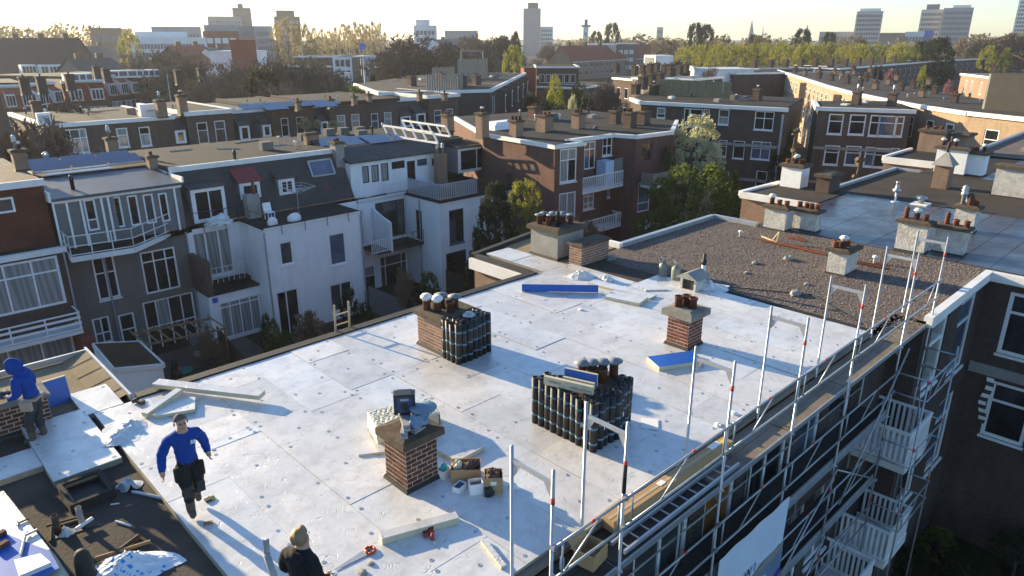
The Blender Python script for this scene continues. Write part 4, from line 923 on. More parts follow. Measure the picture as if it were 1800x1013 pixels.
# gloves and a small block by the walking man
gl = thing('work_glove', (*G(366, 880, 10), ZR), 'black and yellow work glove dropped beside the walking man', 'glove'); M('glove_yellow', (.35, .4, .04), .7, .1)
b = MB(); b.obox((0, 0, .02), (.1, .09, .03)); b.build('palm', 'black_rubber', gl, world=False)
for k in range(4): b = MB(); b.tube((.04, -.033 + k * .022, .022), (.115 - .008 * abs(k - 1.5), -.045 + k * .03, .014), .011, 7); b.build('finger', 'black_rubber' if k % 2 else 'glove_yellow', gl, True, False)
b = MB(); b.tube((0, .045, .02), (.05, .085, .015), .012, 7); b.build('thumb', 'glove_yellow', gl, True, False)
single('timber_block', MB().box(-.07, -.03, 0, .07, .03, .03), 'timber', 'small wooden block on the board edge below the walking man', 'timber', loc=(*G(366, 921, 10), ZR), rz=R(-20))
crumple('debris', 'grey lump on the boards in front of the blond worker', 'scrap', (*G(637, 1008, 10), ZR), (.06, .1, .04), 'concrete', 31, 2)
crumple('debris', 'dark lump beside the orange-handled saw', 'scrap', (*G(652, 992, 10), ZR), (.05, .05, .03), 'concrete', 32, 2)
# gas bottles, small vent house, flues at the gravel border
for lab, px, py in (('left grey-green gas bottle at the gravel roof border', 1165, 488), ('right grey-green gas bottle next to the vent house', 1187, 495)):
    x, y = G(px, py, 9.93); g = thing('gas_bottle', (x, y, 9.93), lab, 'gas bottle', 'gas bottles at the gravel border'); M('gas_green', (.16, .19, .17), .5, .15, 5)
    MB().lathe((x, y, 9.93), [(.12, 0), (.145, .03), (.15, .06), (.15, .40), (.13, .47), (.06, .52), (.05, .53)], 16).build('tank', 'gas_green', g, True)
    c = MB()
    for a in range(0, 300, 30): c.tube((x + .09 * math.cos(R(a)), y + .09 * math.sin(R(a)), 10.62), (x + .09 * math.cos(R(a + 30)), y + .09 * math.sin(R(a + 30)), 10.62), .012, 6)
    for a in (0, 100, 200): c.tube((x + .09 * math.cos(R(a)), y + .09 * math.sin(R(a)), 10.42), (x + .09 * math.cos(R(a)), y + .09 * math.sin(R(a)), 10.62), .012, 6)
    c.build('collar', 'gas_green', g, True); MB().lathe((x, y, 10.45), [(.025, 0), (.025, .08), (.04, .09), (.03, .12)], 8).build('valve', 'galvanised', g, True)
vx, vy = 18.25, 10.95
vh = thing('vent_house', (vx, vy, 9.97), 'little grey gabled vent housing with slabs on top', 'vent')
b = MB(); b.box(vx - .25, vy - .27, 9.97, vx + .3, vy - .2, 10.38); b.box(vx - .25, vy + .2, 9.97, vx + .3, vy + .27, 10.38); b.box(vx + .2, vy - .2, 9.97, vx + .3, vy + .2, 10.38); b.box(vx - .25, vy - .2, 9.97, vx + .2, vy + .2, 10.02); b.build('housing', 'white_chimney_paint', vh)
b = MB(); b.box(vx - .2, vy - .19, 10.03, vx + .1, vy + .19, 10.3); b.build('opening', 'black_felt', vh)
b = MB(); b.loft([[(vx - .36, vy - .38, 10.38), (vx + .4, vy - .38, 10.38), (vx + .4, vy + .38, 10.38), (vx - .36, vy + .38, 10.38)], [(vx - .36, vy - .03, 10.58), (vx + .4, vy - .03, 10.58), (vx + .4, vy + .03, 10.58), (vx - .36, vy + .03, 10.58)]]); b.build('gable_roof', 'concrete', vh)
fl = thing('roof_flue', (vx + .3, vy + .1, 10.5), 'white flue with black cowl behind the little vent house', 'flue'); MB().lathe((19.0, 11.05, 9.93), [(.07, 0), (.07, .65)], 10).build('pipe', 'white_paint', fl, True); MB().lathe((19.0, 11.05, 10.58), [(.08, 0), (.085, .15), (.05, .16), (.055, .35), (.02, .37)], 10).build('cowl', 'black_rubber', fl, True)
fx, fy = G(1219, 510, 9.98); f2 = thing('roof_flue', (fx, fy, 9.98), 'short black pipe flue right in front of the vent house', 'flue'); MB().lathe((fx, fy, 9.98), [(.1, 0), (.06, .02), (.06, .42), (.075, .43), (.075, .50), (.05, .5)], 10).build('pipe', 'black_rubber', f2, True)
# rusty bars and rubble on the gravel
M('rust', (.20, .065, .03), .9, .35, 8)
for lab, p, q in (('long rusty bar lying on the gravel left of the lone chimney', (25.0, 12.3), (24.9, 9.7)), ('rusty bar continuing right of the lone gravel roof chimney', (24.6, 9.1), (24.8, 7.5)), ('rusty plate scrap near the white chimneys', (26.15, 11.8), (26.1, 11.0))):
    o = thing('rusty_bar', (*p, 9.93), lab, 'metal bar'); MB().tube((*p, 9.99), (*q, 9.97), .035, 6).build('bar', 'rust', o); MB().tube((p[0] + .12, p[1], 9.98), (q[0] + .2, q[1] + .1, 9.98), .025, 6).build('bar', 'rust', o)
o = thing('timber_trestle', (25.2, 12.0, 9.93), 'small pale wooden frame lying on the gravel', 'timber')
for p, q in (((25.5, 12.45, 9.98), (25.1, 11.65, 9.98)), ((25.3, 11.9, 9.98), (25.45, 11.75, 10.3)), ((25.1, 11.65, 9.98), (25.45, 11.75, 10.3))): MB().tube(p, q, .03, 5).build('batten', 'pale_timber', o)
for lab, px, py, s in (('pale stone lump on the gravel near the white roof', 1397, 518, .2), ('broken slab leaning on the gravel', 1385, 456, .2), ('white offcut on the gravel', 1327, 463, .14), ('small pale scrap on the gravel beside the shadow', 1312, 480, .1), ('white chip on the gravel near the scaffold', 1418, 500, .1), ('broken tile scraps near the low brick chimney', 1075, 455, .2)):
    crumple('rubble', lab, 'rubble', (*G(px, py, 9.93), 9.92), (s, s * .7, s * .5), 'concrete', int(px + py), 2, .5)
# ================================================================ bare corner bottom left: hatch, pipes, debris, board stack, bags
hz = 9.885
ht = thing('roof_hatch', (1.9, 12.45, hz), 'open skylight hatch framed in old felt on the bare roof', 'hatch')
x0, x1, y0, y1 = 1.58, 2.26, 12.05, 12.88
b = MB(); t = .07
for a in ((x0, y0, x1, y0 + t), (x0, y1 - t, x1, y1), (x0, y0 + t, x0 + t, y1 - t), (x1 - t, y0 + t, x1, y1 - t)): b.box(a[0], a[1], hz, a[2], a[3], hz + .16)
b.build('kerb', 'dark_felt', ht); MB().quad((x0 + t, y0 + t, hz + .012), (x1 - t, y0 + t, hz + .012), (x1 - t, y1 - t, hz + .012), (x0 + t, y1 - t, hz + .012)).build('shaft', 'black_rubber', ht)
MB().box(x0 + t, y1 - t - .035, hz + .08, x1 - t, y1 - t - .004, hz + .12).build('batten', 'timber', ht); MB().box(x0 + t + .004, y0 + .2, hz + .07, x0 + t + .035, y1 - t - .04, hz + .11).build('batten', 'timber', ht)
single('lead_flashing', MB().obox((0, 0, .02), (.62, .09, .02), Matrix.Rotation(R(6), 3, 'X')), 'paper', 'pale strip of film beside the open skylight hatch', 'strip', loc=(1.9, 12.98, hz + .02), rz=R(3))
for lab, px, py, r, h in (('upright grey drain pipe beside the skylight hatch', 145, 925, .045, .36), ('shorter dark pipe stub in the opened roof', 103, 938, .05, .34)):
    x, y = G(px, py, hz); pp = thing('roof_pipe', (x, y, hz), lab, 'pipe', 'pipes in the opened roof'); MB().lathe((x, y, hz), [(r, 0), (r, h), (r * .8, h), (r * .8, .05)], 12).build('tube', 'concrete' if px > 120 else 'old_cap', pp, True)
op = thing('roof_opening', (1.5, 11.65, hz), 'dark hole cut in the bare roof around the pipes', 'opening')
MB().prism([(1.2, 11.55), (1.85, 11.42), (1.9, 11.78), (1.25, 11.9)], hz, hz + .008).build('hole', 'black_rubber', op)
for p, q in (((1.2, 11.95, hz + .03), (1.85, 11.8, hz + .03)), ((1.3, 11.85, hz + .02), (1.75, 11.72, hz + .04)), ((1.15, 11.5, hz + .02), (1.25, 11.9, hz + .02))): MB().tube(p, q, .025, 4).build('splinter', 'dark_timber', op)
film('white rag draped over the drain pipe stub', (*G(118, 938, hz), hz), (.1, .1, .16), 41, 'rag', 'plastic_film', 'rag', 20)
single('pipe_piece', MB().tube((-.14, 0, .05), (.14, 0, .07), .03, 8), 'white_paint', 'short white pipe lying by the roof hole', 'pipe', loc=(*G(150, 928, hz), hz + .02), rz=R(20))
for lab, p, q, r, m in (('pale wooden batten lying in the debris on the bare roof', (168, 985), (265, 955), .03, 'timber'), ('dark wooden batten lying behind the pale one', (205, 975), (245, 945), .035, 'dark_timber'), ('white splinter of pipe lying on the bare roof', (203, 918), (230, 926), .018, 'paper'), ('grey gutter bracket lying by the board edge', (233, 867), (292, 880), .03, 'zinc'), ('short grey stick near the gutter bracket', (195, 888), (210, 886), .012, 'paper'), ('thin brown stick near the board edge', (222, 892), (232, 888), .015, 'timber')):
    a, c = G(*p, hz), G(*q, hz); o = thing('stick', (*a, hz), lab, 'stick'); MB().tube((*a, hz + r), (*c, hz + r), r, 6).build('bar', m, o)
single('broken_plank', MB().add([(-.13, -.05, .0), (.1, -.08, 0), (.14, .04, 0), (-.1, .07, 0), (-.13, -.05, .03), (.1, -.08, .03), (.14, .04, .03), (-.1, .07, .03)], ((3, 2, 1, 0), (4, 5, 6, 7), (0, 1, 5, 4), (1, 2, 6, 5), (2, 3, 7, 6), (3, 0, 4, 7))), 'timber', 'broken brown plank end on the bare roof', 'plank', loc=(*G(185, 988, hz), hz), rz=.4)
film('crumpled grey sheet metal beside the hatch', (*G(228, 855, hz), hz), (.2, .15, .22), 43, 'sheet_metal_scrap', 'zinc', 'sheet metal', 16)
M('print_bag', (.70, .72, .74), .4, .08, 4)
def print_bag():
    o = film('white insulation bag with blue print lying on the bare roof', (1.95, 10.02, hz), (.60, .26, .2), 54, 'insulation_bag', 'print_bag', 'bag', 56, R(-36))
    m, n, l, b = _mat('bag_print'); v = _pos(n, l, 'obj')
    mp = n.new('ShaderNodeMapping'); mp.inputs['Rotation'].default_value = (0, 0, .5); l.new(v, mp.inputs['Vector'])
    t = n.new('ShaderNodeTexBrick'); t.inputs['Scale'].default_value = 5.5; t.inputs['Mortar Size'].default_value = .10; t.inputs['Row Height'].default_value = .42; t.inputs['Brick Width'].default_value = .62; l.new(mp.outputs[0], t.inputs['Vector'])
    w = n.new('ShaderNodeTexVoronoi'); w.inputs['Scale'].default_value = 26; l.new(mp.outputs[0], w.inputs['Vector'])
    a = _ramp(n, l, t.outputs['Color'], [(.46, (0, 0, 0)), (.5, (1, 1, 1))]); t.inputs['Color1'].default_value = (0, 0, 0, 1); t.inputs['Color2'].default_value = (1, 1, 1, 1); t.inputs['Mortar'].default_value = (0, 0, 0, 1)
    q = _ramp(n, l, w.outputs['Color'], [(.42, (0, 0, 0)), (.46, (1, 1, 1))])
    l.new(_mix(n, l, _mix(n, l, 1, a, q, 'MULTIPLY'), (.72, .74, .77), (.03, .28, .62)), b.inputs['Base Color']); b.inputs['Roughness'].default_value = .35
    o.data.materials[0] = m
    for p in o.data.polygons: p.use_smooth = True
print_bag()
vx, vy = G(152, 1012, hz); vt = thing('roof_vent', (vx, vy, hz), 'dark lead-clad vent stump beside the printed bag', 'vent'); MB().lathe((vx, vy, hz), [(.16, 0), (.13, .05), (.12, .25), (.10, .38), (.06, .44), (.03, .45)], 12).build('stump', 'black_felt', vt, True)
# stack of boards in the bottom left corner, topped by a blue sheet shaped like cast shade
BX = [(.10, 12.9), (.88, 12.95), (1.08, 10.7), (1.12, 9.9), (-.6, 9.9), (-.6, 12.9)]
for k in range(4):
    single('insulation_board', MB().prism([(x + .02 * ((k * 7) % 3 - 1), y + .02 * ((k * 5) % 3)) for x, y in BX], 0, .078), 'cream_foam', ['lowest board of the corner stack beside the bare roof', 'second board of the corner stack beside the bare roof', 'third board of the corner stack beside the bare roof', 'top cream board of the corner stack under the blue sheets'][k], 'foam board', 'boards stacked in the near corner', loc=(0, 0, hz + k * .081))
zb = hz + .33
single('insulation_board', MB().prism([(.12, 12.85), (.86, 12.9), (1.05, 10.75), (.2, 10.9)], 0, .05), 'foil_board', 'white-faced board on top of the corner stack', 'foam board', loc=(0, 0, zb))
single('blue_shade_sheet', MB().prism([(.12, 12.6), (.50, 12.4), (.62, 11.7), (.86, 11.1), (1.04, 10.7), (1.05, 10.2), (.1, 10.0)], 0, .012), 'blue_film', 'blue film sheet in the shape of the shade on the corner board stack', 'sheet', loc=(0, 0, zb + .052))  # outline follows shadow shapes; the shade is drawn as blue film
single('insulation_board', MB().prism([(.62, 10.72), (.92, 10.62), (.98, 10.3), (.6, 10.3)], 0, .07), 'foil_board', 'small white offcut on the blue shade sheet', 'foam board', loc=(0, 0, zb + .066))
tl = thing('roofing_tool', (.8, 11.15, zb + .07), 'grey hooked metal strip lying on the blue sheet', 'tool'); 
for p, q in (((.72, 10.85), (.86, 11.3)), ((.86, 11.3), (1.02, 11.32)), ((.86, 11.3), (.9, 11.36))): MB().tube((*p, zb + .085), (*q, zb + .085), .02, 6).build('strip', 'zinc', tl)
tl = thing('hammer', (.92, 11.75, zb + .07), 'hammer lying on the white board of the corner stack', 'tool'); MB().tube((.84, 11.72, zb + .07), (1.0, 11.74, zb + .07), .014, 6).build('shaft', 'dark_timber', tl); MB().tube((.83, 11.66, zb + .075), (.84, 11.78, zb + .075), .02, 8).build('head', 'galvanised', tl)
for lab, x, y in (('brown block at the picture edge on the blue sheet', .58, 11.55), ('reddish block in front of the brown one on the blue sheet', .56, 11.25)): single('timber_block', MB().box(-.09, -.04, 0, .09, .04, .07), 'dark_terracotta', lab, 'block', loc=(x, y, zb + .07), rz=R(20))
# blue board standing behind the hooded worker, bench clutter on the low chimney
o = thing('insulation_board', (2.5, 16.5, 9.9), 'blue-faced board leaning on edge behind the hooded worker', 'foam board')
b = MB(); b.obox((0, 0, .28), (1.05, .06, .56), Matrix.Rotation(R(-12), 3, 'X')); b.build('foam', 'cream_foam', o, world=False); b = MB(); b.obox((0, -.033, .272), (1.04, .006, .55), Matrix.Rotation(R(-12), 3, 'X')); b.build('facing', 'blue_film', o, world=False); o.rotation_euler = (0, 0, R(4)); o.location = (2.12, 16.42, 9.9)
M('tool_body', (.05, .07, .1), .5, .2)
for lab, x, y, s, sd in (('dark tool bag on the low chimney slab', .75, 15.95, .16, 61), ('pale rag on the low chimney slab', 1.15, 15.85, .12, 62), ('clutter of fixings on the low chimney slab', 1.45, 15.8, .12, 63)): crumple('tool_clutter', lab, 'tools', (x, y, 10.64), (s, s, s * .8), 'tool_body' if sd != 62 else 'plastic_film', sd, 3, .5)
hm = thing('rubber_mallet', (1.0, 15.75, 10.64), 'mallet standing head up on the low chimney slab', 'tool'); MB().tube((1.0, 15.75, 10.64), (1.0, 15.75, 10.86), .015, 6).build('shaft', 'dark_timber', hm); MB().lathe((1.0, 15.75, 10.85), [(.03, 0), (.045, .03), (.045, .06), (.02, .09)], 10).build('head', 'pale_timber', hm, True)
# grey duct leaning by the blond worker
x, y = 3.2, 8.3; dt = thing('duct_pipe', (x, y, ZR), 'grey pipe standing beside the blond worker', 'pipe'); MB().tube((x, y - .25, ZR), (x, y, ZR + .42), .05, 12).build('tube', 'duct_grey', dt, True); MB().tube((x, y, ZR + .30), (x + .03, y + .02, ZR + .62), .045, 12).build('elbow', 'duct_grey', dt, True)
# cable over the gravel
M('cable_black', (.02, .02, .02), .6); cb = MB(); cb.path([(19.2, 6.3, 9.95), (20.5, 8.2, 9.95), (19.7, 9.6, 9.95), (19.1, 10.6, 9.96)], .018, 6); single('cable', cb, 'cable_black', 'black cable snaking over the gravel to the vent house', 'cable')

# ================================================================ people
M('skin', (.48, .27, .19), .6, .12, 12); M('sweater_blue', (.004, .05, .27), .85, .15, 7, 40, .3); M('work_black', (.018, .018, .020), .85, .25, 8, 40, .3); M('work_grey', (.040, .042, .046), .85, .3, 6, 30, .3); M('boot_brown', (.10, .075, .06), .8, .25, 12); M('hair_grey', (.13, .105, .085), .8, .3, 30); M('hair_blond', (.27, .175, .085), .6, .5, 60); M('pouch_tan', (.36, .29, .23), .85, .15, 8); M('eye_dark', (.02, .015, .012), .3)
def person(lab, loc, rz, J, E, feats, scale=1.0):
    """J: joint -> (x, y, z, rx, ry); E: (a, b, material index). Skin surface grown over the joints, coloured by the nearest bone"""
    root = thing('person', loc, lab, 'person', rz=rz)
    names = list(J); me = bpy.data.meshes.new('body'); me.from_pydata([J[n][:3] for n in names], [(names.index(a), names.index(b)) for a, b, _ in E], [])
    o = bpy.data.objects.new('tmp', me); col.objects.link(o); sk = o.modifiers.new('s', 'SKIN'); sk.use_smooth_shade = True; sk.branch_smoothing = .6
    ss = o.modifiers.new('u', 'SUBSURF'); ss.levels = 2; ss.render_levels = 2
    for i, n in enumerate(names): d = me.skin_vertices[0].data[i]; d.radius = (J[n][3], J[n][4]); d.use_root = (n == 'pelvis')
    dg = bpy.context.evaluated_depsgraph_get(); bme = bpy.data.meshes.new_from_object(o.evaluated_get(dg)); bpy.data.objects.remove(o)
    bme.name = 'body'; bme.materials.clear()
    for m in feats['mats']: bme.materials.append(MATS[m])
    segs = [(Vector(J[a][:3]), Vector(J[b][:3]), m) for a, b, m in E]
    def near(p):
        best = None
        for a, b, m in segs:
            ab = b - a; t = max(0, min(1, (p - a).dot(ab) / max(1e-9, ab.dot(ab)))); d = (p - a - ab * t).length
            if best is None or d < best[0]: best = (d, m)
        return best[1]
    for p in bme.polygons: p.material_index = near(p.center); p.use_smooth = True
    for v in bme.vertices:                                     # cloth folds and the bulk of garments
        m = near(v.co)
        if m == 0: v.co += v.normal * (.008 + .007 * math.sin(v.co.z * 55 + v.co.x * 20) * math.sin(v.co.x * 30 + v.co.y * 25))
        elif m == 1: v.co += v.normal * (.006 + .008 * math.sin(v.co.z * 38 + v.co.y * 20))
    bm = bmesh.new(); bm.from_mesh(bme)
    for wr, hd, side, curl in feats['hands']:                  # five separate fingers rooted in the palm
        w, h = Vector(J[wr][:3]), Vector(J[hd][:3]); d = (h - w).normalized(); lat = Vector((0, 1, 0)) - d * d.y; lat.normalize(); nrm = d.cross(lat)
        for k, ln in enumerate((.062, .072, .076, .068, .052)):
            if k == 0: p0 = w.lerp(h, .4) + lat * .03; dv = (d * .6 + lat * .8).normalized()
            else: p0 = h + lat * (.027 - (k - 1) * .018) - d * .012; dv = (d + lat * (.12 - (k - 1) * .08)).normalized()
            p1 = p0 + dv * ln * .55; p2 = p1 + (dv * (1 - curl) + nrm * side * curl).normalized() * ln * .5
            for a, b in ((p0, p1), (p1, p2)):
                t = MB().tube(a, b, .0105, 6, .0085); vs = [bm.verts.new(q) for q in t.v]
                for f in t.f: fc = bm.faces.new([vs[i] for i in f]); fc.material_index = 2; fc.smooth = True
    bm.to_mesh(bme); bm.free()
    inst('body', bme, root, scale=(scale,) * 3)
    return root
def blob(root, name, c, r, mat, seed=1, amp=.06, sub=3, cut=None, rot=None, n=1.0):
    rg = random.Random(seed); bm = bmesh.new(); bmesh.ops.create_icosphere(bm, subdivisions=sub, radius=1); ds = [(Vector((rg.gauss(0, 1), rg.gauss(0, 1), rg.gauss(0, 1))).normalized(), rg.uniform(4, 9)) for _ in range(6)]
    if cut: bmesh.ops.delete(bm, geom=[v for v in bm.verts if cut(v.co)], context='VERTS')
    for v in bm.verts:
        v.co *= 1 + amp * sum(math.sin(v.co.dot(d) * f) for d, f in ds) / 3
        v.co = Vector((v.co.x * r[0], v.co.y * r[1], v.co.z * r[2]))
        if rot: v.co = rot @ v.co
        v.co += Vector(c)
    me = bpy.data.meshes.new(name); bm.to_mesh(me); bm.free(); me.materials.append(MATS[mat])
    for p in me.polygons: p.use_smooth = True
    return inst(name, me, root)
def lb(root, name, c, size, mat, rot=None):
    b = MB(); b.obox(c, size, rot); o = b.build(name, mat, root, world=False)
    md = o.modifiers.new('b', 'BEVEL'); md.width = min(size) * .3; md.segments = 2; return o
BONES = [('pelvis', 'waist', 0), ('waist', 'chest', 0), ('chest', 'upchest', 0), ('upchest', 'neck', 0), ('neck', 'jaw', 2), ('jaw', 'head', 2), ('head', 'crown', 2), ('jaw', 'nose', 2),
         ('pelvis', 'rhip', 1), ('rhip', 'rknee', 1), ('rknee', 'rshin', 1), ('rshin', 'rankle', 3), ('rankle', 'rtoe', 3), ('pelvis', 'lhip', 1), ('lhip', 'lknee', 1), ('lknee', 'lshin', 1), ('lshin', 'lankle', 3), ('lankle', 'ltoe', 3),
         ('upchest', 'rsh', 0), ('rsh', 'relb', 0), ('relb', 'rwri', 0), ('rwri', 'rhand', 2), ('upchest', 'lsh', 0), ('lsh', 'lelb', 0), ('lelb', 'lwri', 0), ('lwri', 'lhand', 2)]
def joints(**k):
    J = dict(pelvis=(0, 0, .95, .165, .135), waist=(0, .01, 1.07, .185, .15), chest=(0, .03, 1.28, .20, .15), upchest=(0, .03, 1.43, .15, .105), neck=(0, .06, 1.54, .062, .062), jaw=(0, .085, 1.60, .075, .08), head=(0, .085, 1.68, .088, .10), crown=(0, .075, 1.755, .07, .08), nose=(0, .185, 1.645, .016, .02),
             rhip=(.10, 0, .88, .108, .115), rknee=(.11, .08, .50, .078, .085), rshin=(.10, .05, .30, .072, .075), rankle=(.10, .02, .10, .062, .07), rtoe=(.12, .20, .055, .052, .045), lhip=(-.10, 0, .88, .108, .115), lknee=(-.11, .06, .50, .078, .085), lshin=(-.11, .03, .30, .072, .075), lankle=(-.11, 0, .10, .062, .07), ltoe=(-.13, .18, .055, .052, .045),
             rsh=(.205, .02, 1.42, .088, .09), relb=(.30, -.03, 1.17, .062, .065), rwri=(.34, .06, .94, .045, .042), rhand=(.345, .09, .85, .042, .028), lsh=(-.205, .02, 1.42, .088, .09), lelb=(-.30, -.03, 1.17, .062, .065), lwri=(-.34, .06, .94, .045, .042), lhand=(-.345, .09, .85, .042, .028))
    J.update(k); return J
# walking man in the blue sweatshirt
J = joints(rknee=(.09, .17, .52, .085, .09), rshin=(.08, .13, .31, .075, .08), rankle=(.075, .09, .10, .066, .075), rtoe=(.085, .26, .055, .055, .045), lknee=(-.11, .10, .50, .082, .09), lshin=(-.11, -.07, .33, .072, .075), lankle=(-.115, -.22, .18, .062, .068), ltoe=(-.12, -.12, .06, .05, .045),
           relb=(.33, -.03, 1.17, .072, .075), rwri=(.38, .06, .93, .052, .05), rhand=(.385, .09, .84, .042, .03), lelb=(-.32, -.09, 1.18, .072, .075), lwri=(-.35, -.06, .95, .052, .05), lhand=(-.355, -.03, .86, .042, .03))
mx, my = G(343, 898, 10); wk = person('man in blue sweatshirt and black work trousers walking towards the camera', (mx, my, ZR), math.atan2(-my, -mx) - R(90) + R(12), J, BONES, dict(mats=['sweater_blue', 'work_black', 'skin', 'boot_brown'], hands=[('rwri', 'rhand', 1, .5), ('lwri', 'lhand', -1, .5)]), 1.0)
blob(wk, 'hair', (0, .065, 1.70), (.102, .115, .105), 'hair_grey', 3, .04, 4, lambda c: c.z < -.05 + .75 * c.y and c.z < .62)
for s in (-1, 1):
    blob(wk, 'eye', (s * .034, .178, 1.682), (.012, .008, .008), 'eye_dark', 1, 0, 2); blob(wk, 'ear', (s * .098, .075, 1.665), (.014, .026, .036), 'skin', 1, 0, 2); lb(wk, 'eyebrow', (s * .036, .183, 1.70), (.042, .012, .009), 'hair_grey')
    lb(wk, 'tool_pocket', (s * .165, .09, .80), (.13, .10, .26), 'work_black', Matrix.Rotation(R(s * 10), 3, 'Z')); lb(wk, 'knee_pocket', (s * .10 * (1 if s > 0 else 1.1), .235 if s > 0 else .17, .52), (.13, .03, .2), 'work_grey')
lb(wk, 'mouth', (0, .168, 1.60), (.045, .012, .008), 'dark_terracotta')
lg = MB()
for x0 in (-.145, -.105): lg.add([(x0, .182, 1.335), (x0 + .04, .182, 1.335), (x0 + .032, .180, 1.375), (x0 + .012, .180, 1.375)], ((0, 1, 2, 3),))
lg.add([(-.15, .184, 1.312), (-.06, .184, 1.312), (-.06, .183, 1.328), (-.15, .183, 1.328)], ((0, 1, 2, 3),)); M('logo_white', (.75, .75, .78), .7)
for v in range(len(lg.v)): lg.v[v] = (lg.v[v][0], lg.v[v][1] + .006, lg.v[v][2])
lg.build('chest_emblem', 'logo_white', wk, world=False)
# hooded man working at the low chimney
J = joints(waist=(0, .04, 1.07, .165, .13), chest=(0, .08, 1.28, .20, .155), upchest=(0, .12, 1.42, .16, .125), neck=(0, .18, 1.51, .068, .068), jaw=(0, .265, 1.53, .075, .08), head=(0, .265, 1.60, .088, .10), crown=(0, .235, 1.68, .07, .08), nose=(0, .36, 1.54, .016, .02), rsh=(.2, .13, 1.40, .09, .095), relb=(.28, .10, 1.14, .072, .075), rwri=(.15, .32, 1.05, .048, .046), rhand=(.10, .40, 1.06, .042, .03), lsh=(-.2, .13, 1.40, .09, .095), lelb=(-.28, .10, 1.14, .072, .075), lwri=(-.14, .33, 1.03, .048, .046), lhand=(-.09, .41, 1.05, .042, .03), lankle=(-.11, .12, .10, .062, .07), ltoe=(-.12, .30, .055, .052, .045), lknee=(-.11, .13, .5, .08, .085), lshin=(-.11, .12, .3, .072, .075))
hx, hy = G(78, 776, 9.885); hd_az = math.atan2(.62, -.78)
ho = person('man in blue hooded sweatshirt bent over tools at the low chimney', (hx, hy, 9.885), hd_az - R(90), J, BONES, dict(mats=['sweater_blue', 'work_grey', 'skin', 'boot_brown'], hands=[('rwri', 'rhand', 1, .7), ('lwri', 'lhand', -1, .7)]), 1.0)
blob(ho, 'hood', (0, .215, 1.615), (.13, .165, .165), 'sweater_blue', 5, .04, 4, lambda c: c.y > .6 and c.z < .5); blob(ho, 'hood_fold', (0, .10, 1.50), (.14, .11, .085), 'sweater_blue', 6, .08, 3)
for s in (-1, 1):
    lb(ho, 'tool_pouch', (s * .175, .06, .86), (.08, .22, .20), 'pouch_tan', Matrix.Rotation(R(s * 6), 3, 'Z')); lb(ho, 'knee_pocket', (s * .11, .18, .5), (.13, .03, .2), 'work_black'); blob(ho, 'eye', (s * .034, .358, 1.585), (.012, .008, .008), 'eye_dark', 1, 0, 2)
lb(ho, 'belt', (0, .01, .97), (.36, .29, .05), 'pouch_tan')
dl = thing('cordless_drill', (*[(Vector((hx, hy, 0)) + RZ(hd_az - R(90)) @ Vector((0, .45, 0)))[i] for i in (0, 1)], 10.9), 'black cordless drill in the hands of the hooded man', 'power tool', rz=hd_az - R(90)); b = MB(); b.tube((0, -.06, .06), (0, .12, .05), .038, 8); b.obox((0, -.02, -.04), (.05, .06, .14)); b.build('body', 'radio_black', dl, world=False)
# blond man at the lower edge, seen from behind
bx, by = G(519, 936, 11.80); J = joints(jaw=(0, .085, 1.61, .075, .08), relb=(.28, .02, 1.17, .07, .075), rwri=(.2, .22, 1.05, .046, .044), rhand=(.15, .29, 1.04, .042, .03), lelb=(-.28, .02, 1.17, .07, .075), lwri=(-.2, .22, 1.05, .046, .044), lhand=(-.15, .29, 1.04, .042, .03))
bl = person('blond man in black hooded jacket seen from behind at the lower edge', (bx, by, ZR), R(-8) - R(90) + R(28), J, BONES, dict(mats=['work_black', 'work_grey', 'skin', 'boot_brown'], hands=[('rwri', 'rhand', 1, .6), ('lwri', 'lhand', -1, .6)]), 1.0)
blob(bl, 'hair', (0, .068, 1.705), (.108, .125, .112), 'hair_blond', 7, .10, 4, lambda c: (c.y > .3 and c.z < .35 + .3 * c.y) or c.z < -.85); blob(bl, 'hood', (0, -.055, 1.47), (.135, .085, .075), 'work_black', 8, .16, 4)
for s in (-1, 1): blob(bl, 'ear', (s * .098, .08, 1.66), (.014, .026, .034), 'skin', 1, 0, 2); blob(bl, 'eye', (s * .034, .18, 1.685), (.012, .008, .008), 'eye_dark', 1, 0, 2)

# ================================================================ opposite row across the gardens
def rail(root, pts, z, h=1.0, mat='zinc', step=1.0, mid=True, name='railing', r=.022):
    """tube railing along a path: posts and rails, one part"""
    b = MB()
    for A, B in zip(pts, pts[1:]):
        dx, dy, L = frame_uv(A, B); n = max(1, round(L / step))
        for k in range(n + 1): b.tube((A[0] + dx * L * k / n, A[1] + dy * L * k / n, z), (A[0] + dx * L * k / n, A[1] + dy * L * k / n, z + h), r, 5)
        for zz in ((z + h, z + h * .5, z + .08) if mid else (z + h,)): b.tube((*A, zz), (*B, zz), r * .9, 5)
    return b.build(name, mat, root)
def slats(root, pts, z, h=1.0, mat='zinc', w=.08, gap=.035, name='slat'):
    L0 = rootloc(root); me = MB().box(-w / 2, -.012, 0, w / 2, .012, h).mesh('slat', mat)
    fo = MB()
    for A, B in zip(pts, pts[1:]):
        fo.tube((*A, z + h), (*B, z + h), .03, 5); fo.tube((*A, z + .06), (*B, z + .06), .03, 5)
    f = fo.build('railing', mat, root)
    for A, B in zip(pts, pts[1:]):
        dx, dy, L = frame_uv(A, B); n = int(L / (w + gap)); a = math.atan2(dy, dx)
        for k in range(n): inst('slat', me, f, (A[0] + dx * L * (k + .5) / n - L0[0], A[1] + dy * L * (k + .5) / n - L0[1], z - L0[2]), (0, 0, a))
    return f
YM, YE = 42.0, 38.6
OPP = 'houses of the row across the gardens'
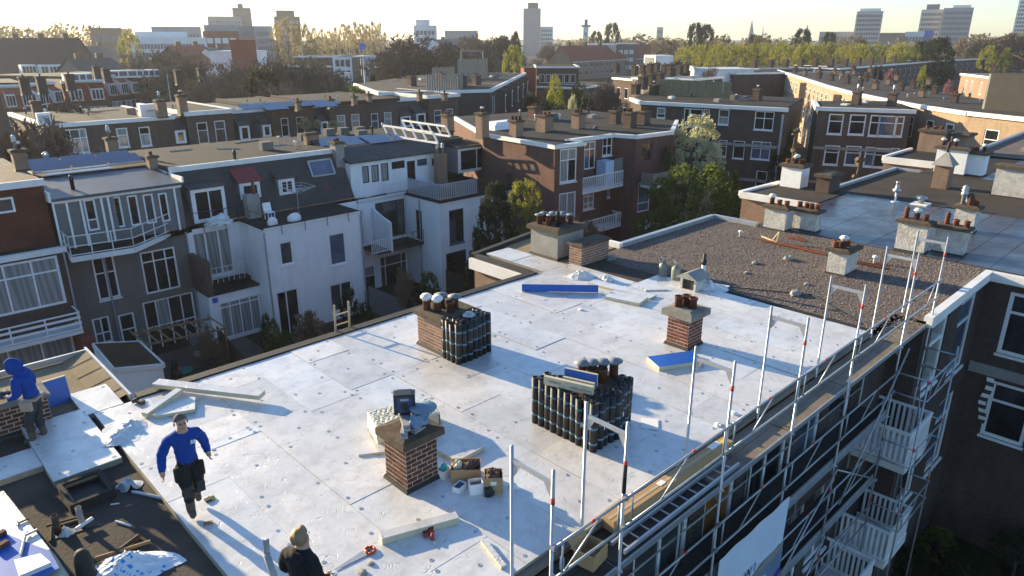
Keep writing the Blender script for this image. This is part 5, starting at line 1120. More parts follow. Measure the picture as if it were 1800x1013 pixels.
# --- H0: red shingle front at the left edge
A, B = (-2.0, 41.0), (7.75, 41.0)
h0w = [wpx(A, B, -8, 468, 106, 535, cols=[0, .2, .4, .6, .8, 1], rows=[0, .7, 1], glass='curtain', ft=.12, sill=False), wpx(A, B, 10, 585, 128, 640, cols=[0, .25, .5, .75, 1], rows=[0, .8, 1], glass='curtain', ft=.12, sill=False)]
h0w[0].update(s0=3.5, s1=9.4); h0w[1].update(s0=3.5, s1=9.3, z0=.4, z1=2.9)
h0 = building('terraced_house', 'house with red shingled upper wall and wide white windows at the left edge', 'house', [A, B, (7.75, 52), (-2, 52)], 0, 7.1, {0: h0w}, 'brick_dark', 'dark_felt', ([0], 'white_trim'), OPP)
M('red_shingle', (.115, .035, .022), .85, .35, 1.5, 10, .3)
mb = MB(); mb.prism([(-2, 42.3), (7.72, 42.3), (7.72, 52), (-2, 52)], 7.1, 10.35); mb.build('upper_wall', 'red_shingle', h0)
sh = MB()
for r in range(13):
    for k in range(34):
        x = -2 + k * .286 + (.14 if r % 2 else 0); z = 7.12 + r * .24
        if x + .28 < 7.73: sh.add([(x, 42.26, z), (x + .275, 42.26, z), (x + .275, 42.295, z + .25), (x, 42.295, z + .25), (x, 42.298, z), (x + .275, 42.298, z)], ((0, 1, 2, 3), (0, 4, 5, 1)))
tag(sh.build('shingles', 'red_shingle', h0), kind='stuff')
MB().prism([(-2.1, 42.1), (7.75, 42.1), (7.75, 52), (-2.1, 52)], 10.35, 10.42).build('upper_roof', 'gravel', h0)
strip_edge(h0, (-2, 42.08), (7.75, 42.08), .16, .34, 10.2, 'white_trim', 'cornice')
window(h0, (-2, 42.25), (7.7, 42.25), wpx((-2, 42.25), (7.7, 42.25), -12, 350, 28, 372, inset=-.06, glass='glass_grey', sill=False))
balcony(h0, 1.5, 7.6, 39.7, 40.96, 3.05, .95, step=1.4)
for z in (3.45, 3.75): MB().box(1.5, 39.68, z - .06, 7.6, 39.72, z + .06).build('balcony_board', 'white_paint', h0)
MB().box(7.3, 39.0, 0, 7.9, 41.0, 2.7).build('party_wall', 'fired_brick_red', h0)
# --- H1: glazed roof room with solar panels and balcony
A, B = (7.76, YM), (14.2, YM)
h1w = [wpx(A, B, 160, 455, 213, 521, cols=[0, .5, 1], rows=[0, .62, 1], glass='glass'), wpx(A, B, 245, 445, 318, 505, cols=[0, .36, .7, 1], rows=[0, .75, 1], glass=['glass', 'curtain', 'glass'], sill=False), wpx(A, B, 161, 562, 200, 600, cols=[0, .5, 1], rows=[0, .4, 1], glass=['glass', 'glass_grey']), wpx(A, B, 207, 555, 245, 602, rows=[0, .5, 1], glass='glass'), wpx(A, B, 250, 533, 352, 600, cols=[0, .25, .5, .75, 1], rows=[0, .5, 1], glass=['glass', 'glass', 'curtain'], sill=False)]
h1 = building('terraced_house', 'grey rendered house with glazed roof room, solar panels and railed balcony', 'house', [A, B, (14.2, 53), (7.76, 53)], 0, 6.75, {0: h1w}, 'plaster_grey', 'dark_felt', None, OPP)
U, V = (7.9, YM + .02), (14.25, YM + .02)
uw = [wpx(U, V, 145, 350, 177, 404, rows=[0, .35, 1], glass=['glass_grey', 'glass'], sill=False)]
for a, b in ((197, 221), (222, 250), (250, 277), (277, 301)): uw.append(wpx(U, V, a, 347 - (a - 197) * .08, b, 402 - (b - 197) * .13, glass=random.choice(['glass', 'glass', 'glass_grey']), sill=False, ft=.09, rows=[0, 1]))
for w in uw: w.update(z0=max(6.85, w['z0']), z1=min(9.2, w['z1']))
M('grey_boarding', (.17, .17, .165), .8, .15, 3)
mb = wall_mb(U, V, 6.75, 9.35, uw); wall_mb((7.9, 47), U, 6.75, 9.35, (), mb); wall_mb(V, (14.25, 47), 6.75, 9.35, (), mb); mb.build('roof_room_wall', 'grey_boarding', h1)
for w in uw: window(h1, U, V, w)
for k in range(13):
    z = 6.85 + k * .185
    for a, b in ((7.98, 9.2), (10.2, 10.75), (13.85, 14.2)): MB().box(a, YM - .02, z, b, YM + .015, z + .165).build('cladding_board', 'grey_boarding', h1)
for px in (97, 121, 146, 183, 195, 313):
    x = onY(px, 380, YM)[0]; MB().box(x - .05, YM - .05, 6.75, x + .05, YM + .02, 9.33).build('mullion', 'white_paint', h1)
MB().box(7.85, YM - .06, 9.2, 14.3, YM + .01, 9.36).build('head_trim', 'white_paint', h1)
mb = MB(); mb.loft([[(7.75, YM - .25, 9.36), (14.35, YM - .25, 9.36), (14.35, 46.3, 9.72), (7.75, 46.3, 9.72)], [(7.75, YM - .25, 9.5), (14.35, YM - .25, 9.5), (14.35, 46.3, 9.86), (7.75, 46.3, 9.86)]]); mb.build('roof_room_roof', 'blue_felt', h1)
strip_edge(h1, (7.75, YM - .3), (7.75, 46.3), .12, .5, 9.35, 'white_trim', 'verge'); strip_edge(h1, (14.35, YM - .3), (14.35, 46.3), .1, .3, 9.5, 'white_trim', 'verge')
MB().prism([(7.76, 46.3), (14.4, 46.3), (14.4, 53), (7.76, 53)], 9.0, 9.95).build('main_roof', 'dark_felt', h1)
for r in range(2):
    for k in range(3):
        x0 = 8.3 + k * 1.95 - r * .05; y0 = 47.0 + r * 1.5
        p = MB(); p.loft([[(x0, y0, 10.1), (x0 + 1.85, y0, 10.1), (x0 + 1.85, y0 + 1.3, 10.45), (x0, y0 + 1.3, 10.45)], [(x0, y0, 10.14), (x0 + 1.85, y0, 10.14), (x0 + 1.85, y0 + 1.3, 10.49), (x0, y0 + 1.3, 10.49)]]); o = p.build('solar_panel', 'solar_cell', h1)
        f = MB(); f.box(x0 - .03, y0 - .03, 10.08, x0 + 1.88, y0, 10.16); f.build('panel_frame', 'zinc', o)
    s = MB(); y0 = 47.0 + r * 1.5; s.add([(8.2, y0, 9.96), (8.2, y0 + 1.3, 9.96), (8.2, y0 + 1.3, 10.47), (8.2, y0, 10.12)], ((0, 1, 2, 3),)); s.build('panel_stand', 'white_trim', h1)
ld = thing('ladder', (9.5, 46.2, 9.9), 'aluminium ladder lying below the solar panels', 'ladder')
for y in (46.35, 46.75): MB().box(8.7, y - .03, 9.98, 12.1, y + .03, 10.06).build('stile', 'white_trim', ld)
for k in range(11): MB().tube((8.85 + k * .31, 46.35, 10.02), (8.85 + k * .31, 46.75, 10.02), .02, 5).build('rung', 'white_trim', ld)
dk = [G(103, 430, 6.7), G(126, 453, 6.7), G(236, 436, 6.7), G(325, 397, 6.7)]
d = MB(); d.prism([(dk[0][0], YM), dk[0], dk[1], dk[2], dk[3], (dk[3][0], YM)], 6.5, 6.72); d.build('balcony_deck', 'dark_felt', h1)
for a, b in zip(dk, dk[1:]): strip_edge(h1, a, b, .1, .28, 6.44, 'white_trim', 'fascia')
rail(h1, dk, 6.72, 1.05, 'white_trim', .95, r=.032)
chimney('rendered_chimney', 'old chimney with pale cowl on the wall beside the solar panels', 13.9, 14.4, 45.5, 46.1, 9.7, .75, 'brick_warm', 'old_cap', [(.5, .5, 'plain')]); chimney('rendered_chimney', 'chimney with white cowl behind the solar panels', 13.6, 14.2, 52.2, 52.8, 9.9, 1.0, 'brick_warm', 'old_cap', [(.4, .5, 'tall'), (.5, .7, 'white')])
chimney('rendered_chimney', 'chimney with stacked white cowl at the left picture edge', *[G(38, 300, 10.4)[0] + d for d in (-.3, .35)], *[G(38, 300, 10.4)[1] + d for d in (-.3, .3)], 10.4, 1.0, 'brick_warm', 'old_cap', [(.4, .5, 'tall'), (.6, .6, 'white')]); 
for yy in (44.0,): vv = thing('roof_vent', (9.6, yy, 9.6), 'black pipe vent on the glazed roof room', 'vent'); MB().lathe((9.2, 43.2, 9.6), [(.1, 0), (.1, .55), (.12, .56), (.1, .75), (.03, .78)], 8).build('pipe', 'black_rubber', vv, True)
# window box, potted things on the balcony
# --- H2: slate mansard with dormers, white bay and white block
A, B = (14.21, YM), (25.7, YM)
h2w = [wpx(A, B, 335, 410, 415, 478, cols=[0, .34, .67, 1], rows=[0, 1], glass='curtain', ft=.14), wpx(A, B, 376, 538, 468, 600, cols=[0, .2, .55, .8, 1], rows=[0, .85, 1], glass=['curtain', 'glass_grey'], sill=False)]
h2 = building('terraced_house', 'house with dark slate mansard, red-roofed dormer and white rendered block', 'house', [A, B, (25.7, 52), (14.21, 52)], 0, 6.8, {0: h2w}, 'plaster_white', 'dark_felt', None, OPP)
# mansard with overlapping slate rows
y0m, y1m, z0m, z1m = 42.15, 43.75, 6.85, 9.9
MB().add([(14.3, y0m + .06, z0m), (25.7, y0m + .06, z0m), (25.7, y1m + .06, z1m), (14.3, y1m + .06, z1m), (14.3, 46, z0m), (25.7, 46, z0m)], ((0, 1, 2, 3), (0, 3, 4), (1, 5, 2))).build('mansard', 'slate', h2)
sl = MB(); rows = 20; ww = .26
for r in range(rows):
    t0, t1 = r / rows, (r + 1.12) / rows; ya, yb = y0m + (y1m - y0m) * t0, y0m + (y1m - y0m) * t1; za, zb2 = z0m + (z1m - z0m) * t0, z0m + (z1m - z0m) * t1
    for k in range(44):
        x = 14.32 + k * ww + (ww / 2 if r % 2 else 0)
        if x + ww > 25.68: continue
        j = rnd(-.008, .008)
        sl.add([(x, ya - .02 + j, za), (x + ww - .012, ya - .02 + j, za), (x + ww - .012, yb + .03, zb2), (x, yb + .03, zb2), (x, ya + .01, za), (x + ww - .012, ya + .01, za)], ((0, 1, 2, 3), (0, 4, 5, 1)), 1 if random.random() < .012 else 0)
tag(sl.build('slates', ['slate', 'red_tile'], h2), kind='stuff')
MB().prism([(14.35, y1m), (25.7, y1m), (25.7, 53), (14.35, 53)], 9.5, 9.98).build('main_roof', 'grey_felt', h2)
strip_edge(h2, (14.35, y1m - .02), (25.7, y1m - .02), .2, .3, 9.78, 'white_trim', 'cornice')
def dormer(root, x0, x1, z0, z1, yb, yf, roofmat, cols, front='white_paint', sides='zinc', hip=.35, gl='glass', lean=0):
    d = MB(); d.box(x0, yf + .05, z0, x1, yb, z1); o = d.build('dormer', sides, root)
    r = MB(); r.loft([[(x0 - .12, yf - .12, z1), (x1 + .12, yf - .12, z1), (x1 + .12, yb + .3, z1 + hip), (x0 - .12, yb + .3, z1 + hip)], [(x0 - .12, yf - .12, z1 + .1), (x1 + .12, yf - .12, z1 + .1), (x1 + .12, yb + .3, z1 + hip + .1), (x0 - .12, yb + .3, z1 + hip + .1)]]); r.build('dormer_roof', roofmat, o)
    f = MB(); f.box(x0, yf + .0, z0, x1, yf + .048, z1); f.build('dormer_front', front, o)
    window(root, (x0, yf), (x1, yf), dict(s0=.12, s1=x1 - x0 - .12, z0=z0 + .12, z1=z1 - .1, cols=cols, rows=[0, 1], inset=-.05, glass=gl, frame=front, sill=False, ft=.1))
    return o
a = onY(341, 382, 42.0); b = onY(392, 318, 42.0); dormer(h2, a[0], b[0], 6.95, 8.95, 43.3, 42.0, 'slate', [0, .5, 1], hip=.05)
a = onY(424, 352, 42.6); b = onY(456, 318, 42.6); dormer(h2, a[0], b[0], a[1], b[1], 43.6, 42.6, 'sunscreen_red', [0, 1], hip=.85)
a = onY(492, 345, 42.6); b = onY(517, 312, 42.6); dormer(h2, a[0], b[0], a[1], b[1], 43.6, 42.6, 'slate', [0, .5, 1], hip=.5)
sk = MB(); p = [(y0m + (y1m - y0m) * t - .08, z0m + (z1m - z0m) * t) for t in (.55, .86)]; xa, xb = onY(546, 306, 43.2)[0], onY(585, 300, 43.2)[0]
sk.quad((xa, p[0][0], p[0][1]), (xb, p[0][0], p[0][1]), (xb, p[1][0], p[1][1]), (xa, p[1][0], p[1][1])); s_o = sk.build('skylight', 'glass_blue', h2)
fr = MB()
for q0, q1 in (((xa, *p[0]), (xb, *p[0])), ((xa, *p[1]), (xb, *p[1])), ((xa, *p[0]), (xa, *p[1])), ((xb, *p[0]), (xb, *p[1]))): fr.tube(q0, q1, .07, 4)
fr.build('frame', 'zinc', s_o)
chimney('rendered_chimney', 'tall grey rendered chimney at the right end of the slate mansard', 25.1, 25.75, 43.2, 43.9, 8.3, 2.1, 'concrete', 'old_cap', [(.3, .5, 'plain'), (.7, .6, 'plain')]); chimney('rendered_chimney', 'brick chimney standing at the back of the grey flat roof', *(lambda q: (q[0] - .5, q[0] + .5, q[1] - .25, q[1] + .25))(G(548, 253, 10)), 9.95, .7, 'brick_warm', 'old_cap', [])
vv = thing('roof_vent', (17.9, 43.9, 9.98), 'black capped flue at the front edge of the grey roof', 'vent'); MB().lathe((18.45, 43.95, 9.98), [(.09, 0), (.09, .35), (.13, .4), (.1, .6), (.03, .75)], 8).build('pipe', 'black_rubber', vv, True)
# white block with the roof terrace
A, B = (17.35, YE), (23.72, YE); C0, C1 = (17.35, 41.98), (17.35, YE)
bw = [wpx(A, B, 490, 427, 518, 463, glass='glass_grey', ft=.1), wpx(A, B, 577, 413, 611, 462, glass='glass_blue', ft=.1), wpx(A, B, 579, 502, 622, 540, cols=[0, .5, 1], rows=[0, 1], glass='glass_grey'), wpx(A, B, 485, 515, 533, 590, cols=[0, .45, 1], rows=[0, 1], glass=['glass', 'glass_grey'], sill=False)]
blk = MB(); wall_mb(A, B, 0, 6.72, bw, blk); wall_mb(C0, C1, 0, 6.72, (), blk); wall_mb(B, (23.72, 41.98), 0, 6.72, (), blk); blk.build('block_wall', 'plaster_white', h2)
for w in bw: window(h2, A, B, w)
MB().prism([(17.3, YE - .05), (23.77, YE - .05), (23.77, 41.99), (17.3, 41.99)], 6.72, 6.86).build('terrace', 'dark_felt', h2)
rail(h2, [(14.3, 41.9), (17.3, 41.9), (17.4, YE + .1), (20.3, YE + .05)], 6.86, .75, 'dark_paint', 1.4, False)
MB().box(14.21, 41.2, 3.2, 17.34, 41.98, 3.35).build('bay_balcony', 'dark_felt', h2); rail(h2, [(14.3, 41.2), (17.3, 41.2)], 3.35, .95, 'white_paint', .35, False)
MB().box(14.25, 40.2, 0, 17.34, 41.95, 3.0).build('ground_extension', 'plaster_white', h2); MB().prism([(14.2, 40.1), (17.36, 40.1), (17.36, 41.97), (14.2, 41.97)], 3.0, 3.12).build('extension_roof', 'dark_felt', h2)
window(h2, (14.25, 40.2), (17.34, 40.2), dict(s0=.5, s1=3.0, z0=.2, z1=2.5, cols=[0, .25, .5, .75, 1], rows=[0, .85, 1], inset=-.07, glass='curtain', sill=False))
M('sign_blue', (.03, .12, .5), .5); MB().box(14.45, 40.15, 2.55, 14.75, 40.19, 2.85).build('blue_plaque', 'sign_blue', h2)
MB().box(14.05, 39.5, 3.2, 14.35, 41.9, 5.3).build('party_wall', 'brick_brown', h2)
# things on the roof terrace: clothes dryer, plastic chair, tubs
dry = thing('clothes_dryer', (20.6, 40.5, 6.86), 'rotary clothes dryer open on the roof terrace', 'clothes dryer')
MB().tube((20.6, 40.5, 6.86), (20.6, 40.5, 8.45), .025, 6).build('pole', 'galvanised', dry)
for k in range(4):
    a = R(45 + k * 90); MB().tube((20.6, 40.5, 8.1), (20.6 + 1.2 * math.cos(a), 40.5 + 1.2 * math.sin(a), 8.6), .015, 5).build('arm', 'galvanised', dry)
ln = MB()
for t in (.5, .75, 1):
    q = [(20.6 + 1.2 * t * math.cos(R(45 + k * 90)), 40.5 + 1.2 * t * math.sin(R(45 + k * 90)), 8.1 + .5 * t) for k in range(4)]
    for u, v in zip(q, q[1:] + q[:1]): ln.tube(u, v, .008, 4)
ln.build('line', 'white_paint', dry)
ch = thing('plastic_chair', (18.6, 40.3, 6.86), 'white plastic garden chair on the roof terrace', 'chair')
for x, y in ((18.4, 40.1), (18.8, 40.1), (18.4, 40.55), (18.8, 40.55)): MB().tube((x, y, 6.86), (x, y, 7.3), .03, 6).build('leg', 'white_paint', ch)
MB().box(18.36, 40.06, 7.3, 18.84, 40.58, 7.34).build('seat', 'white_paint', ch); MB().obox((18.6, 40.6, 7.6), (.5, .04, .5), Matrix.Rotation(R(-12), 3, 'X')).build('backrest', 'white_paint', ch)
crumple('tarp_bundle', 'pale tarpaulin bundle by the dormer on the roof terrace', 'tarpaulin', (15.9, 41.2, 6.86), (.7, .35, .4), 'plastic_film', 71, 4, .5)
for lab, x, s in (('pale blue tub at the terrace edge above the white block', 18.1, .3), ('white laundry basket lying at the terrace edge', 19.5, .42)): crumple('laundry_tub', lab, 'tub', (x, 39.0, 6.86), (s, s * .6, .35), 'white_paint', int(s * 100), 3, .15)
chs = thing('short_chimney', (17.9, 41.4, 6.86), 'short dark chimney stub with clay flue beside the roof terrace', 'chimney'); MB().box(17.7, 41.2, 6.86, 18.5, 41.8, 8.3).build('stack', 'concrete', chs); MB().lathe((18.3, 41.5, 8.3), [(.1, 0), (.1, .9)], 8).build('flue', 'terracotta', chs, True)
# --- H3: white house with two roof terraces
A, B = (25.75, YM), (29.72, YM)
h3w = [wpx(A, B, 659, 358, 717, 410, cols=[0, .25, .75, 1], rows=[0, .72, 1], frame='dark_paint', glass=['glass', 'curtain', 'glass_grey'], sill=False), wpx(A, B, 610, 371, 636, 430, cols=[0, .33, .67, 1], rows=[0, .5, 1], glass='glass', sill=False), wpx(A, B, 640, 470, 672, 520, rows=[0, .7, 1], glass=['glass', 'curtain'], sill=False), wpx(A, B, 690, 447, 745, 490, cols=[0, .2, .8, 1], rows=[0, .7, 1], glass=['glass', 'glass_grey'], sill=False)]
for w in h3w: w.update(s0=max(.03, w['s0']), s1=min(3.93, max(w['s1'], w['s0'] + .6)))
h3w[1].update(s0=.03, s1=.5, z0=3.4, z1=6.0); h3w[0].update(s0=max(h3w[0]['s0'], .9)); h3w[2].update(s0=.1, s1=1.1); h3w[3].update(s0=1.5, s1=3.9)
Cb = (29.75, 37.9)
h3 = building('terraced_house', 'white rendered house with grey-fenced roof terrace in the middle of the row', 'house', [A, B, (29.72, 52), (25.75, 52)], 0, 6.6, {0: h3w}, 'plaster_white', 'dark_felt', None, OPP)
D0, D1, E1 = (29.74, YM - .02), (29.74, 37.9), (36.9, 37.9)
sw_ = [wpx(D1, E1, 789, 371, 816, 424, cols=[0, .5, 1], rows=[0, .7, 1], glass=['glass', 'glass', 'glass_grey'], frame='dark_paint'), wpx(D1, E1, 784, 447, 821, 508, cols=[0, .4, 1], rows=[0, .75, 1], glass='glass', frame='dark_paint', sill=False)]
mb = MB(); wall_mb(D0, D1, 0, 6.5, [dict(s0=1.2, s1=1.9, z0=3.4, z1=5.6)], mb); wall_mb(D1, E1, 0, 6.5, sw_, mb); wall_mb(E1, (36.9, YM), 0, 6.5, (), mb); mb.build('block_wall', 'plaster_white', h3)
for w in sw_: window(h3, D1, E1, w)
window(h3, D0, D1, dict(s0=1.2, s1=1.9, z0=3.4, z1=5.6, frame='dark_paint', glass='glass', sill=False))
MB().prism([(29.65, 37.8), (37.0, 37.8), (37.0, YM + 4), (29.65, YM + 4)], 6.5, 6.66).build('terrace', 'dark_felt', h3)
slats(h3, [(29.75, 41.6), (29.75, 37.95), (33.2, 37.95)], 6.7, 1.05, 'zinc', .13, .06); slats(h3, [(33.3, 37.95), (36.9, 37.95), (36.9, 40.0)], 6.7, 1.0, 'dark_timber', .06, .12); slats(h3, [(28.0, 41.7), (29.7, 41.7)], 6.66, .95, 'white_paint', .04, .09)
MB().box(25.8, 39.9, 3.2, 29.7, 41.95, 3.35).build('balcony', 'dark_felt', h3); slats(h3, [(25.2, 39.8), (26.9, 39.8)], 3.35, .9, 'white_paint', .05, .1); rail(h3, [(27.0, 39.9), (29.7, 39.9)], 3.35, .9, 'dark_paint', .9)
MB().add([(26.85, 39.8, 3.2), (26.85, 41.95, 3.2), (26.85, 41.95, 6.0), (26.85, 41.0, 5.6), (26.85, 39.8, 5.3), (26.98, 39.8, 3.2), (26.98, 41.95, 3.2), (26.98, 41.95, 6.0), (26.98, 41.0, 5.6), (26.98, 39.8, 5.3)], ((4, 3, 2, 1, 0), (5, 6, 7, 8, 9), (0, 5, 9, 4), (4, 9, 8, 3), (3, 8, 7, 2))).build('screen_wall', 'plaster_white', h3)
# third storey: white box, sloping felt roof, brick chimney, glazed dormer
T0, T1 = (25.75, 42.6), (33.3, 42.6)
tw = [wpx(T0, T1, a, c, b, d, frame='dark_paint', glass='curtain', sill=False) for a, c, b, d in ((636, 293, 650, 321), (652, 291, 667, 319), (669, 288, 684, 317))] + [wpx(T0, T1, 688, 285, 712, 295, frame='dark_paint', sill=False), wpx(T0, T1, 715, 284, 731, 316, frame='dark_paint', sill=False), wpx(T0, T1, 733, 281, 751, 290, frame='dark_paint', glass='glass_blue', sill=False), wpx(T0, T1, 759, 279, 766, 291, frame='dark_paint', sill=False)]
for w in tw: w['ft'] = .07
mb = MB(); wall_mb(T0, T1, 6.66, 9.1, tw, mb); wall_mb((25.75, 48), T0, 6.66, 9.1, (), mb); mb.build('upper_wall', 'plaster_white', h3)
for w in tw: window(h3, T0, T1, w)
mb = MB(); mb.loft([[(25.6, 42.4, 9.1), (33.4, 42.4, 9.1), (33.4, 44.6, 9.8), (25.6, 44.6, 9.8)], [(25.6, 42.4, 9.2), (33.4, 42.4, 9.2), (33.4, 44.6, 9.95), (25.6, 44.6, 9.95)]]); mb.build('upper_roof', 'slate', h3)
MB().prism([(25.72, 44.6), (37.2, 44.6), (37.2, 53.5), (25.72, 53.5)], 8.8, 9.75).build('main_roof', 'grey_felt', h3)
MB().box(33.4, 44.2, 6.66, 37.2, 44.6, 9.7).build('back_wall', 'slate', h3)
chimney('brick_chimney', 'tall reddish brick chimney with metal flues on the white house terrace', *(lambda q: (q[0], q[0] + .8))(onY(774, 325, 41.2)), 41.3, 41.9, 6.66, 2.5, 'brick_warm', None, [(.2, .5, 'tall'), (.5, .5, 'flue'), (.8, .5, 'tall')], flash=False)
xa, xb = onY(806, 300, 42.3)[0], onY(852, 300, 42.3)[0]
dormer(h3, xa, xb, 7.3, 9.2, 44.4, 42.3, 'dark_felt', [0, .7, 1], hip=.15)
# solar panels and roof frames on the flat roofs behind
def at_(px, py, z): return G(px, py, z)
for k, (px, py) in enumerate(((585, 252), (632, 250), (672, 247))):
    x, y = G(px, py, 10.0); p = MB(); p.obox((x, y, 10.15), (3.0, 1.7, .05), Matrix.Rotation(R(12), 3, 'X')); sp = p.build('solar_panel', 'solar_cell', h3)
q0 = G(690, 240, 9.9); rf = thing('roof_frame', (*q0, 9.8), 'white timber framework of an opened roof', 'frame')
for r_, (pa, pb) in enumerate((((682, 238), (770, 252)), ((715, 228), (792, 240)))):
    a, b = Vector((*G(*pa, 10.1), 10.1)), Vector((*G(*pb, 10.1), 10.1))
    for dz in (0, .7): MB().tube(a + Vector((0, dz * .8, dz)), b + Vector((0, dz * .8, dz)), .09, 4).build('purlin', 'white_trim', rf)
    for k in range(6): c = a.lerp(b, k / 5); MB().tube(c, c + Vector((0, .56, .7)), .08, 4).build('strut', 'white_trim', rf)
# --- H4: corner brick block with balconies
p4 = [(36.95, 41.4), (36.2, 33.25), (38.9, 32.95), (39.05, 34.6), (43.9, 34.3), (44.4, 32.5), (48.5, 32.1), (55.5, 36.3), (57.5, 50), (43.5, 53)]
Z4 = 10.2
w4a = [wpx(p4[1], p4[2], 985, 263, 1013, 318, cols=[0, .5, 1], rows=[0, .66, 1], glass=['glass', 'curtain']), wpx(p4[1], p4[2], 983, 341, 1011, 395, cols=[0, .5, 1], rows=[0, 1], glass='curtain')]
w4c = [wpx(p4[3], p4[4], 1028, 250, 1046, 296, cols=[0, .5, 1], rows=[0, .72, 1], glass=['glass_grey', 'glass'], sill=False), wpx(p4[3], p4[4], 1060, 241, 1086, 271, cols=[0, .5, 1], rows=[0, .5, 1], glass='glass'), wpx(p4[3], p4[4], 1026, 335, 1044, 366, cols=[0, .5, 1], rows=[0, .3, .65, 1], glass='curtain'), wpx(p4[3], p4[4], 1068, 325, 1082, 345)]
w4e = [wpx(p4[5], p4[6], 1128, 253, 1145, 282, glass='glass', frame='green_paint', sill=False), wpx(p4[5], p4[6], 1123, 322, 1141, 370, rows=[0, .3, 1], glass='glass_blue', sill=False), wpx(p4[5], p4[6], 1121, 390, 1136, 418, glass='glass_grey', sill=False)]
w4f = [dict(s0=1.0, s1=1.9, z0=7.4, z1=9.2, **SASH), dict(s0=1.0, s1=1.9, z0=4.2, z1=6.2, **SASH), dict(s0=4.0, s1=5.0, z0=7.4, z1=9.2, **SASH)]
def fixw(ws, L):
    for w in ws: w['s0'] = max(.05, w['s0']); w['s1'] = min(L - .05, w['s1'])
    return [w for w in ws if w['s1'] - w['s0'] > .2]
LL = lambda i: frame_uv(p4[i], p4[(i + 1) % len(p4)])[2]
h4 = building('corner_block', 'large reddish brick corner block with white cornice and stacked balconies', 'apartment block', p4, 0, Z4, {1: fixw(w4a, LL(1)), 3: fixw(w4c, LL(3)), 5: fixw(w4e, LL(5)), 6: w4f}, 'brick_red', 'dark_felt', ([0, 1, 2, 3, 4, 5, 6, 9], 'white_trim'), co=.14, ch=.27)
blue = MB(); wall_mb((39.1, 34.57), (40.6, 34.48), 6.2, 9.9, (), blue)
for z in (3.4, 6.6):
    balcony(h4, 39.2, 44.0, 33.2, 34.4, z, 1.0 if z > 5 else .9, step=.22)
for z in (3.3, 6.5):
    d = MB(); d.prism([(45.0, 31.2), (48.4, 30.9), (48.45, 32.0), (45.05, 32.35)], z - .2, z); d.build('balcony', 'white_trim', h4)
    if z > 5:
        M('tan_panel', (.24, .21, .16), .7, .12); pb = MB(); pb.obox((46.7, 31.02, z + .5), (3.4, .04, .95), RZ(-.09)); pb.build('balcony_panel', 'tan_panel', h4); MB().obox((45.0, 31.7, z + .5), (.04, 1.1, .95)).build('balcony_panel', 'tan_panel', h4)
    else: rail(h4, [(45.0, 32.2), (45.0, 31.25), (48.4, 30.95)], z, 1.0, 'dark_paint', .18, False)
MB().tube((44.3, 33.4, 0), (44.3, 33.4, 9.9), .06, 6).build('drain_pipe', 'zinc', h4); MB().box(41.9, 33.3, 6.6, 42.9, 34.2, 8.5).build('balcony_cabinet', 'pale_blue_paint', h4); MB().box(42.9, 33.25, 6.6, 43.9, 33.3, 8.6).build('privacy_screen', 'grey_boarding', h4)
def ch4(lab, px, py, wx, wy, h, pots, body='brick_red'): chpx('brick_chimney', lab, px, py, wx, wy, h, z=Z4, body=body, cap='old_cap', pots=pots, over=.1, capt=.12)
for args in (('orange brick chimney at the rear left of the corner block roof', 787, 233, 1.1, 1.3, 1.6, [(.3, .5, 'plain'), (.7, .5, 'plain')], 'brick_warm'), ('slim tan brick chimney on the left parapet of the corner block', 848, 245, 1.1, 1.2, 2.3, [(.5, .5, 'white')], 'brick_warm'), ('tan brick chimney with three pots near the front parapet', 907, 243, 1.2, 1.2, 1.5, [(.2, .7, 'dark'), (.5, .5, 'dark'), (.8, .3, 'dark')], 'brick_warm'), ('brick chimney pair in the middle of the corner block roof', 958, 234, 1.5, 1.5, 1.6, [(.2, .7, 'plain'), (.5, .5, 'plain'), (.8, .3, 'plain')], 'brick_warm'), ('red brick chimney furthest back on the corner block', 940, 212, 1.6, 1.4, 1.4, [(.3, .5, 'plain'), (.7, .5, 'plain')], 'brick_red'), ('brick chimney with four pots right of the roof middle', 1017, 228, 1.3, 1.3, 1.5, [(.2, .6, 'dark'), (.5, .5, 'dark'), (.8, .4, 'dark')], 'brick_warm'), ('dark brick chimney on the right wing of the block', 1108, 226, 1.3, 1.3, 1.5, [(.3, .5, 'dark'), (.7, .5, 'dark')], 'brick_brown'), ('dark brick chimney in front of the right wing', 1082, 219, 1.2, 1.2, 1.3, [(.3, .5, 'dark')], 'brick_brown'), ('dark brick chimney at the far right of the block', 1132, 220, 1.4, 1.3, 1.3, [(.3, .5, 'dark'), (.7, .5, 'dark')], 'brick_brown')): ch4(*args)
x, y = G(882, 226, Z4); dm = thing('roof_dome', (x, y, Z4), 'white domed skylight on the corner block roof', 'skylight'); MB().loft([[(x - 1.6, y - .9, Z4), (x + 1.6, y - .9, Z4), (x + 1.6, y + .9, Z4), (x - 1.6, y + .9, Z4)], [(x - 1.5, y - .8, Z4 + .35), (x + 1.5, y - .8, Z4 + .35), (x + 1.5, y + .8, Z4 + .35), (x - 1.5, y + .8, Z4 + .35)], [(x - 1.0, y - .5, Z4 + .6), (x + 1.0, y - .5, Z4 + .6), (x + 1.0, y + .5, Z4 + .6), (x - 1.0, y + .5, Z4 + .6)]]).build('dome', 'white_paint', dm)

